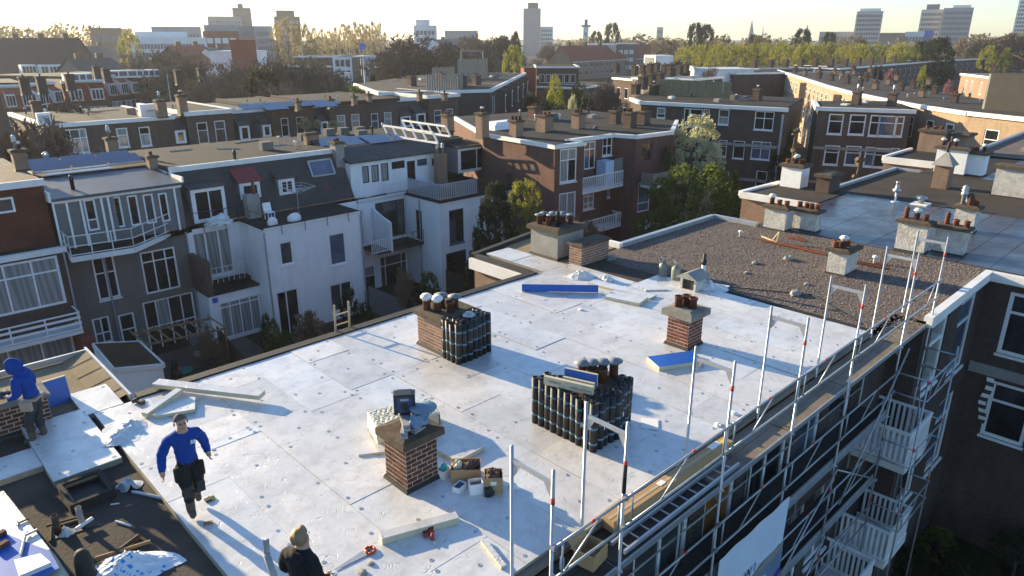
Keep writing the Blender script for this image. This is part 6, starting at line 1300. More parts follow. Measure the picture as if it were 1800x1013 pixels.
# ================================================================ gardens between the rows
struct('garden_paving', MB().quad((4, 18.9, .004), (16, 18.9, .004), (16, 41, .004), (4, 41, .004)), 'paving'); struct('garden_path', MB().quad((16.05, 18.9, .004), (36, 18.9, .004), (36, 37.8, .004), (16.05, 38.5, .004)), 'soil')
zs = 2.7; sd = [G(163, 604, zs), G(200, 648, zs), G(288, 640, zs), G(245, 600, zs)]
shed = thing('garden_shed', (*sd[1], 0), 'garden shed with brown felt roof and white fascia', 'shed'); MB().prism([(p[0] * .99 + .05, p[1] + (.1 if i in (1, 2) else -.1)) for i, p in enumerate(sd)], 0, zs - .1).build('wall', 'plaster_white', shed); M('moss_felt', (.085, .05, .028), .95, .4, 1, 14); MB().prism(sd, zs - .1, zs).build('roof', 'moss_felt', shed)
for a, b in zip(sd, sd[1:] + sd[:1]): strip_edge(shed, a, b, .1, .22, zs - .2, 'white_trim', 'fascia')
cab = thing('garden_cabinet', (*G(240, 668, .8), 0), 'brown garden cabinet in front of the shed', 'cabinet'); a, b = G(212, 664, 1.5), G(270, 652, 1.5)
MB().box(a[0], a[1] - .9, 0, b[0], a[1], 1.5).build('body', 'timber', cab); MB().box(a[0] - .05, a[1] - .95, 1.5, b[0] + .05, a[1] + .05, 1.58).build('lid', 'dark_timber', cab)
def fence(lab, pts, h, mat, w=.14):
    L0 = (*pts[0], 0); o = thing('garden_fence', L0, lab, 'fence'); me = MB().box(-w / 2, -.012, 0, w / 2, .012, h).mesh('plank', mat)
    for A, B in zip(pts, pts[1:]):
        dx, dy, L = frame_uv(A, B); n = int(L / (w + .008))
        for k in range(n): inst('plank', me, o, (A[0] + dx * L * (k + .5) / n - L0[0], A[1] + dy * L * (k + .5) / n - L0[1], 0), (0, 0, math.atan2(dy, dx)), (1, 1, rnd(.985, 1.0)))
        r = MB(); r.tube((*A, h * .8), (*B, h * .8), .04, 4); r.build('rail', mat, o)
fence('dark plank fence between the paved garden and the hedge', [G(380, 572, 1.8), G(440, 640, 1.8)], 1.8, 'dark_timber'); fence('grey plank fence below the white block', [(23.9, 38.4), (24.1, 31.5)], 1.8, 'grey_boarding'); fence('weathered fence behind the white house', [(29.8, 37.6), (30.0, 29.5)], 1.8, 'dark_timber')
pg = thing('pergola', (*G(300, 610, 2.3), 0), 'weathered wooden pergola over the paved garden', 'pergola'); pa, pb = G(255, 607, 2.4), G(395, 578, 2.4)
MB().tube((*pa, 2.4), (*pb, 2.4), .07, 4).build('beam', 'timber', pg); MB().tube((pa[0], pa[1] + 2, 2.4), (pb[0], pb[1] + 2, 2.4), .07, 4).build('beam', 'timber', pg)
for k in range(8): t = k / 7; x = pa[0] + (pb[0] - pa[0]) * t; y = pa[1] + (pb[1] - pa[1]) * t; MB().tube((x, y - .3, 2.5), (x, y + 2.3, 2.5), .05, 4).build('rafter', 'timber', pg)
for x, y in (pa, pb): MB().tube((x, y, 0), (x, y, 2.4), .06, 6).build('post', 'timber', pg)
tb = thing('garden_table', (*G(365, 618, .75), 0), 'round garden table on the dark paving', 'table'); tx, ty = G(365, 618, .75); MB().lathe((tx, ty, .7), [(.75, 0), (.75, .05)], 18).build('tabletop', 'timber', tb); MB().lathe((tx, ty, 0), [(.3, 0), (.06, .06), (.06, .7)], 10).build('leg', 'dark_paint', tb)
pt = thing('play_table', (*G(322, 650, .5), 0), 'green plastic play table with toys in the garden', 'play table'); tx, ty = G(322, 650, .5); M('green_plastic', (.02, .22, .17), .5); MB().lathe((tx, ty, .4), [(.45, 0), (.5, .06), (.42, .06), (.4, .03)], 14).build('tray', 'green_plastic', pt, True); MB().lathe((tx, ty, 0), [(.1, 0), (.08, .4)], 8).build('leg', 'green_plastic', pt); MB().lathe((tx - .2, ty + .1, .46), [(.1, 0), (.12, .1), (.02, .18)], 8).build('toy', 'red_band', pt, True)
for lab, px, py in (('garden chair left of the round table', 345, 605), ('garden chair behind the round table', 372, 590), ('garden chair right of the round table', 385, 635)):
    x, y = G(px, py, .45); c = thing('garden_chair', (x, y, 0), lab, 'chair', 'chairs around the garden table'); MB().box(x - .25, y - .25, .42, x + .25, y + .25, .47).build('seat', 'grey_boarding', c); MB().obox((x, y + .27, .75), (.5, .04, .6)).build('backrest', 'grey_boarding', c)
    for a in (-.22, .22):
        for b in (-.22, .22): MB().tube((x + a, y + b, 0), (x + a, y + b, .42), .025, 5).build('leg', 'grey_boarding', c)
ldr = thing('ladder', (*G(633, 560, 8.5), 8), 'timber ladder head sticking up over the roof edge', 'ladder'); lx = 8.6
for d in (0, .42): MB().tube((lx + d, 15.62, 8.2), (lx + d, 15.52, 10.75), .03, 5).build('stile', 'pale_timber', ldr)
for k in range(4): MB().tube((lx, 15.58, 9.6 + k * .28), (lx + .42, 15.58, 9.6 + k * .28), .02, 5).build('rung', 'pale_timber', ldr)

# ================================================================ houses beyond
def fb(name, label, A, B, depth, z, wins=(), mat='brick_brown', roof='dark_felt', corn='white_trim', cat='house', group=None, side=True, detail=False, z0=0, ch=.34, sidewins=()):
    dx, dy, L = frame_uv(A, B); ix, iy = -dy, dx
    poly = [A, B, (B[0] + ix * depth, B[1] + iy * depth), (A[0] + ix * depth, A[1] + iy * depth)]
    o = building(name, label, cat, poly, z0, z, {0: [w for w in wins if w['s0'] > .02 and w['s1'] < L - .02 and w['z0'] > z0 and w['z1'] < z], **({3: list(sidewins)} if sidewins else {})}, mat, roof, ((0, 1, 3), corn) if corn else None, group, detail=detail, co=.2, ch=ch)
    return o
def grid(L, n, floors, w, h, m=.6, gl=('glass', 'glass', 'glass_grey', 'curtain'), **k):
    out = []
    for zf in floors:
        for i in range(n):
            s = m + (L - 2 * m) * (i + .5) / n; d = dict(s0=s - w / 2, s1=s + w / 2, z0=zf, z1=zf + h, glass=random.choice(gl), split=False, sill=False, ft=.1); d.update(k); out.append(d)
    return out
# --- second row behind the opposite houses (y about 71)
Y2, Z2 = 70.5, 10.3
X2 = lambda px: onY(px, 205, Y2)[0]
ROW2 = 'houses of the second row'
A, B = (X2(78), Y2), (X2(302), Y2)
ws = [wpx(A, B, 92, 230, 159, 268, cols=[0, .22, .5, .78, 1], rows=[0, .62, 1], glass=['glass_grey', 'curtain', 'glass']), wpx(A, B, 203, 226, 229, 258, rows=[0, .62, 1], glass='curtain'), wpx(A, B, 243, 224, 268, 256, rows=[0, .62, 1], glass=['curtain', 'glass'])]
hm = fb('terraced_house', 'low brown brick house with gravel roof and broad white window behind the solar panels', A, B, 14, Z2, ws, 'brick_brown', 'grey_gravel', group=ROW2, detail=True)
chpx('brick_chimney', 'brick chimney with metal cowl at the left of the gravel-roofed second row', 62, 212, 1.2, 1.2, 2.0, z=Z2, body='brick_brown', cap='old_cap', pots=[(.5, .5, 'flue')]); chpx('brick_chimney', 'orange brick chimney right on the gravel-roofed second row house', 280, 208, 1.3, 1.3, 1.9, z=Z2, body='brick_warm', cap='old_cap', pots=[(.5, .5, 'tall')]); chpx('brick_chimney', 'tan chimney beside the white parapet of the second row', 318, 204, 1.2, 1.2, 2.3, z=Z2, body='brick_warm', cap='old_cap', pots=[(.5, .5, 'white')])
x, y = G(265, 205, Z2); ac = thing('roof_unit', (x, y, Z2), 'white air conditioning unit on the second row gravel roof', 'unit'); MB().box(x - .8, y, Z2, x + .7, y + .7, Z2 + 1.1).build('case', 'white_paint', ac); MB().lathe((x, y - .02, Z2 + .55), [(.4, -.01), (.4, .01)], 12).build('fan', 'green_paint', ac)
x, y = G(80, 218, Z2); ac = thing('roof_unit', (x, y, Z2), 'small white unit beside the left chimney of the second row', 'unit'); MB().box(x - .5, y, Z2, x + .5, y + .6, Z2 + .9).build('case', 'white_paint', ac); MB().box(x - .4, y - .03, Z2 + .2, x + .4, y - .005, Z2 + .7).build('grille', 'zinc', ac)
def roofroom(lab, xa, xb, cols):
    o = thing('roof_extension', (xa, Y2, 6.5), lab, 'roof extension'); MB().add([(xa, Y2 + .4, 6), (xb, Y2 + .4, 6), (xb, Y2 + 1.6, Z2 - .2), (xa, Y2 + 1.6, Z2 - .2)], ((0, 1, 2, 3),)).build('slope', 'slate', o)
    MB().box(xa, Y2 + 1.6, 6, xb, Y2 + 13, Z2 - .1).build('wall', 'slate', o); MB().box(xa, Y2 + 1.45, Z2 - .3, xb, Y2 + 1.65, Z2 + .1).build('cornice', 'white_trim', o)
    for (pa, pb, pt, pq) in cols:
        a, b = X2(pa), X2(pb); z0, z1 = onY(pa, pq, Y2)[1], onY(pa, pt, Y2)[1]
        dormer(o, a, b, z0, z1, Y2 + 1.5, Y2, 'slate', [0, .5, 1] if b - a > 1.6 else [0, 1], hip=1.0, gl='glass')
    return o
roofroom('slate roof slope with one white dormer left of the twin-window brick house', X2(300), X2(326), [(303, 322, 230, 254)])
def r2house(lab, pa, pb, wins, white=False):
    A, B = (X2(pa), Y2 - .05), (X2(pb), Y2 - .05)
    return fb('terraced_house', lab, A, B, 13, Z2 + .25, [wpx(A, B, *w, rows=[0, .62, 1], glass=g, frame=f) for w, g, f in wins], 'brick_brown', 'grey_felt', 'white_trim' if white else 'brick_dark', group=ROW2, detail=True, ch=.4)
r2house('brown brick house with twin tall windows and bright white parapet', 327, 409, [((345, 216, 369, 252), ['glass_grey', 'glass'], 'white_trim'), ((376, 213, 400, 250), ['glass_grey', 'glass'], 'white_trim')], True)
roofroom('slate slope with two dormers below solar panels in the second row', X2(410), X2(478), [(418, 436, 222, 249), (459, 474, 220, 242)])
r2house('brown brick house partly hidden by a pale rooftop bush', 478, 551, [((493, 208, 510, 240), 'glass', 'white_trim'), ((520, 206, 537, 237), 'glass', 'white_trim')])
roofroom('slate slope with one dormer right of the rooftop bush', X2(552), X2(578), [(562, 576, 214, 236)])
r2house('long brown brick house with four tall windows in the second row', 579, 700, [((592, 203, 609, 232), 'curtain', 'white_trim'), ((617, 201, 634, 232), 'curtain', 'white_trim'), ((652, 200, 667, 235), ['curtain', 'glass_grey'], 'white_trim'), ((675, 198, 690, 228), ['curtain', 'glass_grey'], 'white_trim')])
roofroom('slate slope with two dormers behind the opened roof frame', X2(701), X2(752), [(704, 722, 205, 225), (732, 748, 200, 222)])
r2house('brick house end with two windows at the right of the second row', 753, 806, [((763, 194, 777, 218), 'glass_grey', 'white_trim'), ((784, 192, 797, 214), 'glass_grey', 'white_trim')], True)
for px, py, k in ((455, 196, 3), (497, 197, 1), (553, 190, 2), (585, 192, 1)):
    for j in range(k):
        x, y = G(px, py, Z2 + .3); p = MB(); p.obox((0, 0, .35), (2.3, 1.5, .05), Matrix.Rotation(R(14), 3, 'X')); single('solar_panel', p, 'solar_cell', f'dark blue solar panel {["left", "middle", "right"][j]} in the row above the ' + {455: 'twin dormers', 497: 'bush-hidden house', 553: 'single dormer', 585: 'four-window house'}[px], 'solar panel', 'solar panels of the second row', loc=(x + j * 2.4, y + 1.5, Z2 + .3))
for lab, px, py in (('orange chimney above the bush-hidden house', 523, 196), ('tan chimney right of the bush-hidden house', 580, 192), ('dark chimney with flues above the four-window house', 622, 186), ('tan chimney at the end of the four-window house', 648, 182), ('tan chimney by the white roof windows', 737, 178), ('tan chimney at the right end of the second row', 781, 180)): chpx('brick_chimney', lab, px, py, .8, .8, 1.1, z=Z2, body='brick_warm', cap='old_cap', pots=[(.5, .5, 'dark')])
# --- big dark gable block with receding lit front, (660..920, 125..205)
A, B, C = (52.4, 78.3), (66.0, 72.6), (103.0, 103.0)
n = [(A[0] + B[0]) / 2, 0]
w = []
for k in range(7):
    s = 2.0 + k * 6.3
    for z in (7.2, 3.8): w.append(dict(s0=s, s1=s + 1.3, z0=z, z1=z + 2.3, glass='glass_grey', split=False, sill=False, ft=.16)); w.append(dict(s0=s + 2.2, s1=s + 3.0, z0=z, z1=z + 2.3, glass='glass', split=False, sill=False, ft=.16))
m3 = building('apartment_block', 'dark brick gable-ended block with white-framed bays along its receding front', 'apartment block', [A, B, C, (92, 116), (60, 96)], 0, 10.6, {1: w}, 'brick_dark', 'grey_gravel', ([0, 1, 4], 'white_trim'), detail=False, co=.25, ch=.4)
for k in range(5):
    dx, dy, L = frame_uv(B, C); s = 6 + k * 8.4; nx, ny = dy, -dx; q = (B[0] + dx * s, B[1] + dy * s)
    mb = MB(); mb.prism([(q[0], q[1]), (q[0] + nx * 1.2 + dx * .6, q[1] + ny * 1.2 + dy * .6), (q[0] + nx * 1.2 + dx * 2.2, q[1] + ny * 1.2 + dy * 2.2), (q[0] + dx * 2.8, q[1] + dy * 2.8)], 3.0, 10.2); bo = mb.build('bay', 'brick_dark', m3)
    fm = MB(); fm.obox((q[0] + nx * 1.25 + dx * 1.4, q[1] + ny * 1.25 + dy * 1.4, 8.3), (1.3, .08, 2.4), RZ(math.atan2(dy, dx))); fm.build('bay_window', 'white_trim', bo); fm = MB(); fm.obox((q[0] + nx * 1.31 + dx * 1.4, q[1] + ny * 1.31 + dy * 1.4, 8.3), (1.0, .04, 2.1), RZ(math.atan2(dy, dx))); fm.build('pane', 'glass', bo)
M('grey_plank', (.22, .205, .18), .85, .2, 3)
def roof_fence(lab, pts, h, z=10.65):
    o = thing('roof_fence', (*pts[0], z), lab, 'fence'); me = MB().box(-.13, -.03, 0, .13, .03, h).mesh('plank', 'grey_plank'); L0 = (*pts[0], z)
    for P0_, P1_ in zip(pts, pts[1:]):
        dx, dy, L = frame_uv(P0_, P1_); n = int(L / .32)
        for k in range(n): inst('plank', me, o, (P0_[0] + dx * L * (k + .5) / n - L0[0], P0_[1] + dy * L * (k + .5) / n - L0[1], 0), (0, 0, math.atan2(dy, dx)), (1, 1, rnd(.96, 1.03)))
roof_fence('grey plank windscreen at the front of the big dark block roof', [G(750, 160, 10.65), G(808, 158, 10.65), G(815, 150, 10.65)], 2.0); roof_fence('grey plank windscreen further back on the big dark block roof', [G(760, 142, 10.65), G(800, 140, 10.65)], 2.0); roof_fence('large plank enclosure at the rear of the big dark block roof', [G(805, 140, 10.65), G(858, 137, 10.65)], 3.2)
pgl = thing('pergola', (*G(830, 135, 10.65), 10.65), 'timber pergola on the rear of the big dark block roof', 'pergola'); a, b = G(812, 137, 10.65), G(850, 135, 10.65)
for x, y in (a, b): MB().tube((x, y, 10.65), (x, y, 15.0), .15, 5).build('post', 'grey_plank', pgl)
MB().tube((*a, 15), (*b, 15), .2, 4).build('beam', 'grey_plank', pgl)
for lab, px, py in (('squat chimney at the left of the big dark block roof', 723, 152), ('squat chimney at the middle of the dark block roof', 776, 146), ('chimney right of the plank windscreen', 837, 150), ('chimney at the right roof edge of the dark block', 812, 152)): chpx('brick_chimney', lab, px, py, 1.6, 1.6, 1.6, z=10.62, body='brick_brown', cap='old_cap', pots=[(.3, .5, 'dark'), (.7, .5, 'dark')])
rh = MB(); p0, p1 = G(921, 150, 8), G(942, 150, 8)
tm = building('red_gable_house', 'narrow house with tall red tiled slope at the end of the dark block', 'house', [p0, p1, (p1[0] + 6, p1[1] + 7), (p0[0] + 6, p0[1] + 7)], 0, 11.3, {}, 'red_tile', 'dark_felt', None)
A, B = G(943, 118, 11), G(1018, 118, 11); fb('brick_house', 'dark brick house with flat roof right of the red tiled slope', A, B, 14, 11, grid(frame_uv(A, B)[2], 6, (7.6, 4.2), 1.1, 1.9), 'brick_dark', 'dark_felt')
A, B = G(1016, 165, 7), G(1052, 160, 7); fb('brick_house', 'small brick house with white windows behind the street trees', A, B, 9, 8, grid(frame_uv(A, B)[2], 3, (5.0, 1.6), 1.0, 1.7, gl=('glass',)), 'brick_dark', 'dark_felt')
# --- corner building facing us, (1095..1380, 175..320)
A, B = (66.4, 48.2), (70.0, 33.35); A0 = (69.5, 51.8)
ws = [wpx(A, B, 1155, 189, 1169, 208, rows=[0, .4, 1], glass=['glass', 'curtain']), wpx(A, B, 1203, 190, 1210, 224), wpx(A, B, 1213, 191, 1233, 224, rows=[0, .65, 1]), wpx(A, B, 1237, 192, 1245, 222), wpx(A, B, 1264, 192, 1280, 220, rows=[0, .5, 1], glass=['curtain', 'glass_grey']), wpx(A, B, 1296, 193, 1313, 228, rows=[0, .62, 1], glass=['glass_blue', 'glass']), wpx(A, B, 1328, 195, 1358, 230, cols=[0, .5, 1], rows=[0, .62, 1], glass='glass'), wpx(A, B, 1290, 247, 1307, 280, rows=[0, .68, 1], glass='glass'), wpx(A, B, 1322, 248, 1352, 282, cols=[0, .5, 1], rows=[0, .6, 1], glass='glass_blue'), wpx(A, B, 1330, 300, 1346, 330, glass='glass', sill=False), wpx(A, B, 1264, 246, 1276, 276, rows=[0, .62, 1])]
L = frame_uv(A, B)[2]
for w in ws: w['s0'] = max(.1, w['s0']); w['s1'] = min(L - .1, w['s1']); w['z0'] = max(.1, w['z0'])
ws = [w for w in ws if w['s1'] - w['s0'] > .15 and w['z1'] < 10.2]
dx, dy, L = frame_uv(A, B)
m8 = building('corner_house', 'dark brick corner house with rounded white cornice facing the camera', 'house', [A, B, (84, 38), (82, 58), A0], 0, 10.5, {0: ws}, 'brick_dark', 'dark_felt', ([0, 4], 'white_trim'), detail=True, co=.3, ch=.36)
strip_edge(m8, A, B, .14, .28, 6.55, 'concrete', 'stone_band', 1); strip_edge(m8, A, B, .14, .28, 3.0, 'concrete', 'stone_band', 1)
MB().tube((B[0] - .1, B[1] + .1, 0), (B[0] - .1, B[1] + .1, 10), .12, 6).build('drain_pipe', 'zinc', m8)
q = G(1180, 160, 10.6); rs = thing('roof_screen', (*q, 10.5), 'dark planked roof screen on the corner house', 'fence'); a, b = G(1157, 165, 10.6), G(1285, 172, 10.6)
for k in range(9): t0, t1 = k / 9, (k + .93) / 9; MB().obox((a[0] + (b[0] - a[0]) * (t0 + t1) / 2, a[1] + (b[1] - a[1]) * (t0 + t1) / 2, 11.4), (frame_uv(a, b)[2] * .1, .12, 1.9), RZ(math.atan2(b[1] - a[1], b[0] - a[0]))).build('panel', 'green_paint', rs)
for lab, px, py in (('dark chimney at the left end of the corner house roof', 1118, 167), ('dark chimney before the roof screen', 1150, 168), ('dark chimney at the middle of the corner house', 1255, 168), ('dark chimney with white cowl at the right of the corner house', 1333, 178)): chpx('brick_chimney', lab, px, py, 1.5, 1.3, 1.5, z=10.5, body='brick_dark', cap='old_cap', pots=[(.4, .5, 'white')])
# --- house with two window rows, (1428..1600, 175..330)
A, B = (73.6, 31.6), (77.2, 23.9); A0 = (81.2, 35.4)
ws = []
for (x0, y0, x1, y1) in ((1458, 200, 1479, 237), (1495, 201, 1518, 238), (1531, 202, 1543, 240), (1546, 203, 1573, 241), (1575, 204, 1585, 241), (1451, 255, 1472, 291), (1488, 256, 1510, 292), (1522, 258, 1534, 294), (1538, 260, 1563, 296), (1566, 260, 1576, 296)): ws.append(wpx(A, B, x0, y0, x1, y1, rows=[0, .64, 1], glass=random.choice(['glass', 'glass', 'glass_blue']), ft=.13))
L = frame_uv(A, B)[2]
for w in ws: w['s0'] = max(.1, w['s0']); w['s1'] = min(L - .1, w['s1'])
ws = [w for w in ws if w['s1'] - w['s0'] > .15]
m10 = building('corner_house', 'brown brick house with two rows of tall white windows before the lit terrace', 'house', [A, B, (88, 29), A0], 0, 10.5, {0: ws}, 'brick_brown', 'dark_felt', ([0, 3], 'white_trim'), detail=True, co=.3, ch=.36)
strip_edge(m10, A, B, .14, .28, 6.4, 'concrete', 'stone_band', 1); strip_edge(m10, A, B, .14, .28, 2.9, 'concrete', 'stone_band', 1)
for lab, px, py in (('chimney at the middle of the two-row house roof', 1508, 185), ('chimney at the right of the two-row house roof', 1571, 188)): chpx('brick_chimney', lab, px, py, 1.2, 1.2, 1.6, z=10.5, body='brick_brown', cap='old_cap', pots=[(.5, .5, 'tall')])
# --- long sunlit terrace, (1373..1690, 120..210): one thing per dwelling
T = [(152.0, 74.9), (140.5, 67.2), (129, 59.5), (117.5, 51.8), (106, 44.2), (96.5, 37.3), (88.5, 30.6), (82.0, 24.6), (77.6, 19.4), (74.4, 12.5)]
LIT = 'dwellings of the long sunlit terrace'
ords = ['first', 'second', 'third', 'fourth', 'fifth', 'sixth', 'seventh', 'eighth', 'ninth']
for i in range(9):
    A, B = T[i], T[i + 1]; L = frame_uv(A, B)[2]; w = grid(L, 4 if L > 10 else 3 if L > 8 else 2, (7.3, 4.0, .8), 1.15, 2.1, m=.3, rows=[0, .62, 1], inset=-.04, gl=('glass_grey', 'glass', 'glass')) if i < 8 else [dict(s0=2.2, s1=3.6, z0=7.0, z1=9.4, rows=[0, .62, 1], sill=False), dict(s0=5.2, s1=6.4, z0=4.2, z1=6.2, sill=False)]
    dx, dy, _ = frame_uv(A, B); poly = [A, B, (B[0] + 14 * (-T[i + 1][1] + T[i][1]) / L * -1 * -1, B[1]), A]
    ix, iy = -dy, dx; poly = [A, B, (B[0] + ix * 11, B[1] + iy * 11), (A[0] + ix * 11, A[1] + iy * 11)]
    nxt = None
    o = building('terraced_house', f'{ords[i]} dwelling from the far end of the long sunlit brick terrace', 'house', poly, 0, 10.5 + .02 * i, {0: w}, 'brick_tan', 'grey_gravel', ([0], 'white_trim'), LIT, detail=False, co=.3, ch=.36)
    if i in (2, 4, 5):
        bxx = MB(); s = L * .5; nx, ny = dy, -dx; q = (A[0] + dx * s, A[1] + dy * s); bxx.prism([(q[0] - dx, q[1] - dy), (q[0] - dx * .7 + nx, q[1] - dy * .7 + ny), (q[0] + dx * .7 + nx, q[1] + dy * .7 + ny), (q[0] + dx, q[1] + dy)], 3.5, 9.9); bxx.build('bay', 'brick_tan', o)
k = 0
for px, py in ((1398, 128), (1415, 133), (1440, 138), (1440, 131), (1462, 142), (1467, 132), (1490, 147), (1480, 136), (1512, 152), (1502, 133), (1523, 143), (1540, 158), (1532, 136), (1563, 150), (1585, 160), (1577, 142), (1606, 156), (1622, 172), (1645, 166), (1634, 150), (1680, 182), (1530, 128), (1500, 126)):
    p_ = [['plain', 'dark', 'dark'], ['dark', 'plain'], ['plain'] * 3][k % 3]
    chpx('brick_chimney', f'brick chimney {["with three mixed pots", "with two pots", "with three clay pots"][k % 3]}, {ords[k] if k < 9 else ["tenth", "eleventh", "twelfth", "thirteenth", "fourteenth", "fifteenth", "sixteenth", "seventeenth", "eighteenth", "nineteenth", "twentieth", "twenty-first", "twenty-second", "twenty-third"][k - 9]} along the sunlit terrace roof', px, py, 1.5, .9, 1.1, z=10.62, body='brick_warm' if k % 2 else 'brick_brown', cap='old_cap', pots=[((j + .5) / len(p_), .5, q) for j, q in enumerate(p_)], group='chimneys of the sunlit terrace'); k += 1
A, B = G(1530, 196, 8.9), G(1545, 200, 8.9)
# white balcony and dark gap at the near end, dark container-like roof room
q = [G(1728, 193, 10.6), G(1800, 199, 10.6)]; rb = thing('roof_box', (*q[0], 10.6), 'large dark roof structure with pale side at the right edge', 'roof structure'); dx, dy, L = frame_uv(*q)
MB().obox(((q[0][0] + q[1][0]) / 2 - dy * 1.5 + dx * 1.2, (q[0][1] + q[1][1]) / 2 + dx * 1.5 + dy * 1.2, 12.3), (L + 2, 3.5, 3.4), RZ(math.atan2(dy, dx))).build('box', 'black_felt', rb); MB().obox((q[0][0] + dx * .3, q[0][1] + dy * .3, 12.3), (.7, .3, 3.3), RZ(math.atan2(dy, dx))).build('side_panel', 'concrete', rb)
A, B = (74.4, 12.4), (77, 4.0); ws = [wpx(A, B, 1763, 208, 1785, 232, rows=[0, .4, 1], glass='glass_blue')]; fb('brick_house', 'brown brick house with one pale window at the right edge', A, B, 9, 10.5, ws, 'brick_brown', 'gravel', detail=True)
A, B = G(1690, 130, 10.6), G(1800, 143, 10.6); fb('brick_house', 'pinkish brick house with white cornice behind the dark roof box', A, B, 20, 10.6, [dict(s0=s, s1=s + 1.0, z0=7.4, z1=9.6, split=False, sill=False, glass='curtain') for s in (2.5, 5, 9, 12)], 'brick_warm', 'gravel')
chpx('brick_chimney', 'chimney on the pinkish brick house at the right', 1748, 132, 1.8, 1.4, 2.0, z=10.6, body='brick_brown', cap='old_cap', pots=[(.5, .5, 'dark')])
# --- far rows right: (1340..1760, 100..150)
for lab, pa, pb, z, n, m_ in (('far brown row of houses left of the pink trees', (1335, 122), (1470, 118), 10.5, 10, 'brick_brown'), ('far row of houses with evenly spaced white windows behind the lit terrace', (1478, 121), (1640, 108), 10.5, 16, 'brick_brown'), ('farthest right row of houses with many small chimneys', (1640, 108), (1765, 101), 10.5, 12, 'brick_brown')):
    A, B = G(*pa, z), G(*pb, z); L = frame_uv(A, B)[2]; o = fb('house_row', lab, A, B, 12, z, grid(L, n, (7.2, 4.0), 1.3, 2.0, gl=('glass', 'glass_grey')), m_, 'grey_felt')
    dx, dy, _ = frame_uv(A, B)
    for k in range(n // 2):
        s = L * (k + .5) / (n // 2); MB().box(A[0] + dx * s - dy * 4 - .7, A[1] + dy * s + dx * 4 - .5, z, A[0] + dx * s - dy * 4 + .7, A[1] + dy * s + dx * 4 + .5, z + 1.9).build('chimney', 'brick_brown', o)
# --- house with white balcony front behind the corner house, (1210..1370, 112..175)
A, B = G(1213, 122, 10.5), G(1292, 129, 10.5); L = frame_uv(A, B)[2]
ws = [wpx(A, B, 1227, 128, 1246, 147, cols=[0, .33, .67, 1], rows=[0, 1], glass='glass'), wpx(A, B, 1304 - 0, 128, 1318, 146)]
ws = ws[:1] + [dict(s0=L * .8, s1=L * .93, z0=7.2, z1=9.4, split=False, sill=False), dict(s0=L * .2, s1=L * .42, z0=3.6, z1=6.0, split=False, sill=False), dict(s0=L * .8, s1=L * .93, z0=3.8, z1=6.0, split=False, sill=False)]
m9 = fb('brick_house', 'brick house with white balcony and grey windowless side behind the corner house', A, B, 26, 10.5, ws, 'brick_dark', 'dark_felt')
A2, B2 = B, G(1368, 117, 10.5); wb = MB(); wall_mb((A2[0] - .05, A2[1] - .05), (B2[0], B2[1] - .05), 0, 10.4, (), wb); wb.build('grey_side', 'plaster_grey', m9); balcony(m9, 0, .1, 0, .1, -5) if False else None
# --- roofs cluster (1080..1240, 100..165)
for lab, pa, pb, z, mt, rf in (('flat-roofed house with dark chimneys at the centre right cluster', (1078, 137), (1112, 140), 10.5, 'brick_brown', 'grey_felt'), ('house with pinkish parapet in the centre right cluster', (1112, 137), (1163, 140), 10.8, 'brick_warm', 'grey_felt'), ('house with white wedge parapet in the centre right cluster', (1172, 138), (1218, 140), 10.8, 'brick_dark', 'grey_felt'), ('dark roof behind the cluster of chimneys', (1132, 118), (1220, 118), 10.8, 'brick_dark', 'dark_felt'), ('pale blue-white rendered house end in the centre right cluster', (1215, 119), (1240, 122), 11.2, 'plaster_white', 'white_trim')):
    A, B = G(*pa, z), G(*pb, z); fb('brick_house', lab, A, B, 10, z, grid(frame_uv(A, B)[2], 2, (7.2, 4), 1.2, 1.8), mt, rf)
k = 0
for px, py in ((1083, 128), (1116, 133), (1130, 131), (1143, 128), (1155, 126), (1168, 130), (1180, 128), (1193, 124), (1178, 136), (1195, 132), (1206, 128), (1160, 150), (1130, 158), (1145, 152)):
    chpx('brick_chimney', f'{(ords + ["tenth", "eleventh", "twelfth", "thirteenth", "fourteenth"])[k]} dark chimney from the left in the centre right roof cluster', px, py, 1.7, 1.4, 2.0, z=10.8, body='brick_dark', cap='old_cap', pots=[(.3, .5, 'dark'), (.7, .5, 'dark')], group='chimneys of the centre right cluster'); k += 1
a = G(1131, 122, 10.8); kb = thing('stair_box', (*a, 10.8), 'white stair box with grey louvred doors on a roof', 'roof structure'); b = G(1151, 124, 10.8); dx, dy, L = frame_uv(a, b); MB().obox(((a[0] + b[0]) / 2 - dy * 2, (a[1] + b[1]) / 2 + dx * 2, 12.2), (L, 4, 3.0), RZ(math.atan2(dy, dx))).build('box', 'white_trim', kb); MB().obox(((a[0] + b[0]) / 2 + dy * .05, (a[1] + b[1]) / 2 - dx * .05, 12.1), (L * .8, .1, 2.4), RZ(math.atan2(dy, dx))).build('doors', 'grey_boarding', kb)
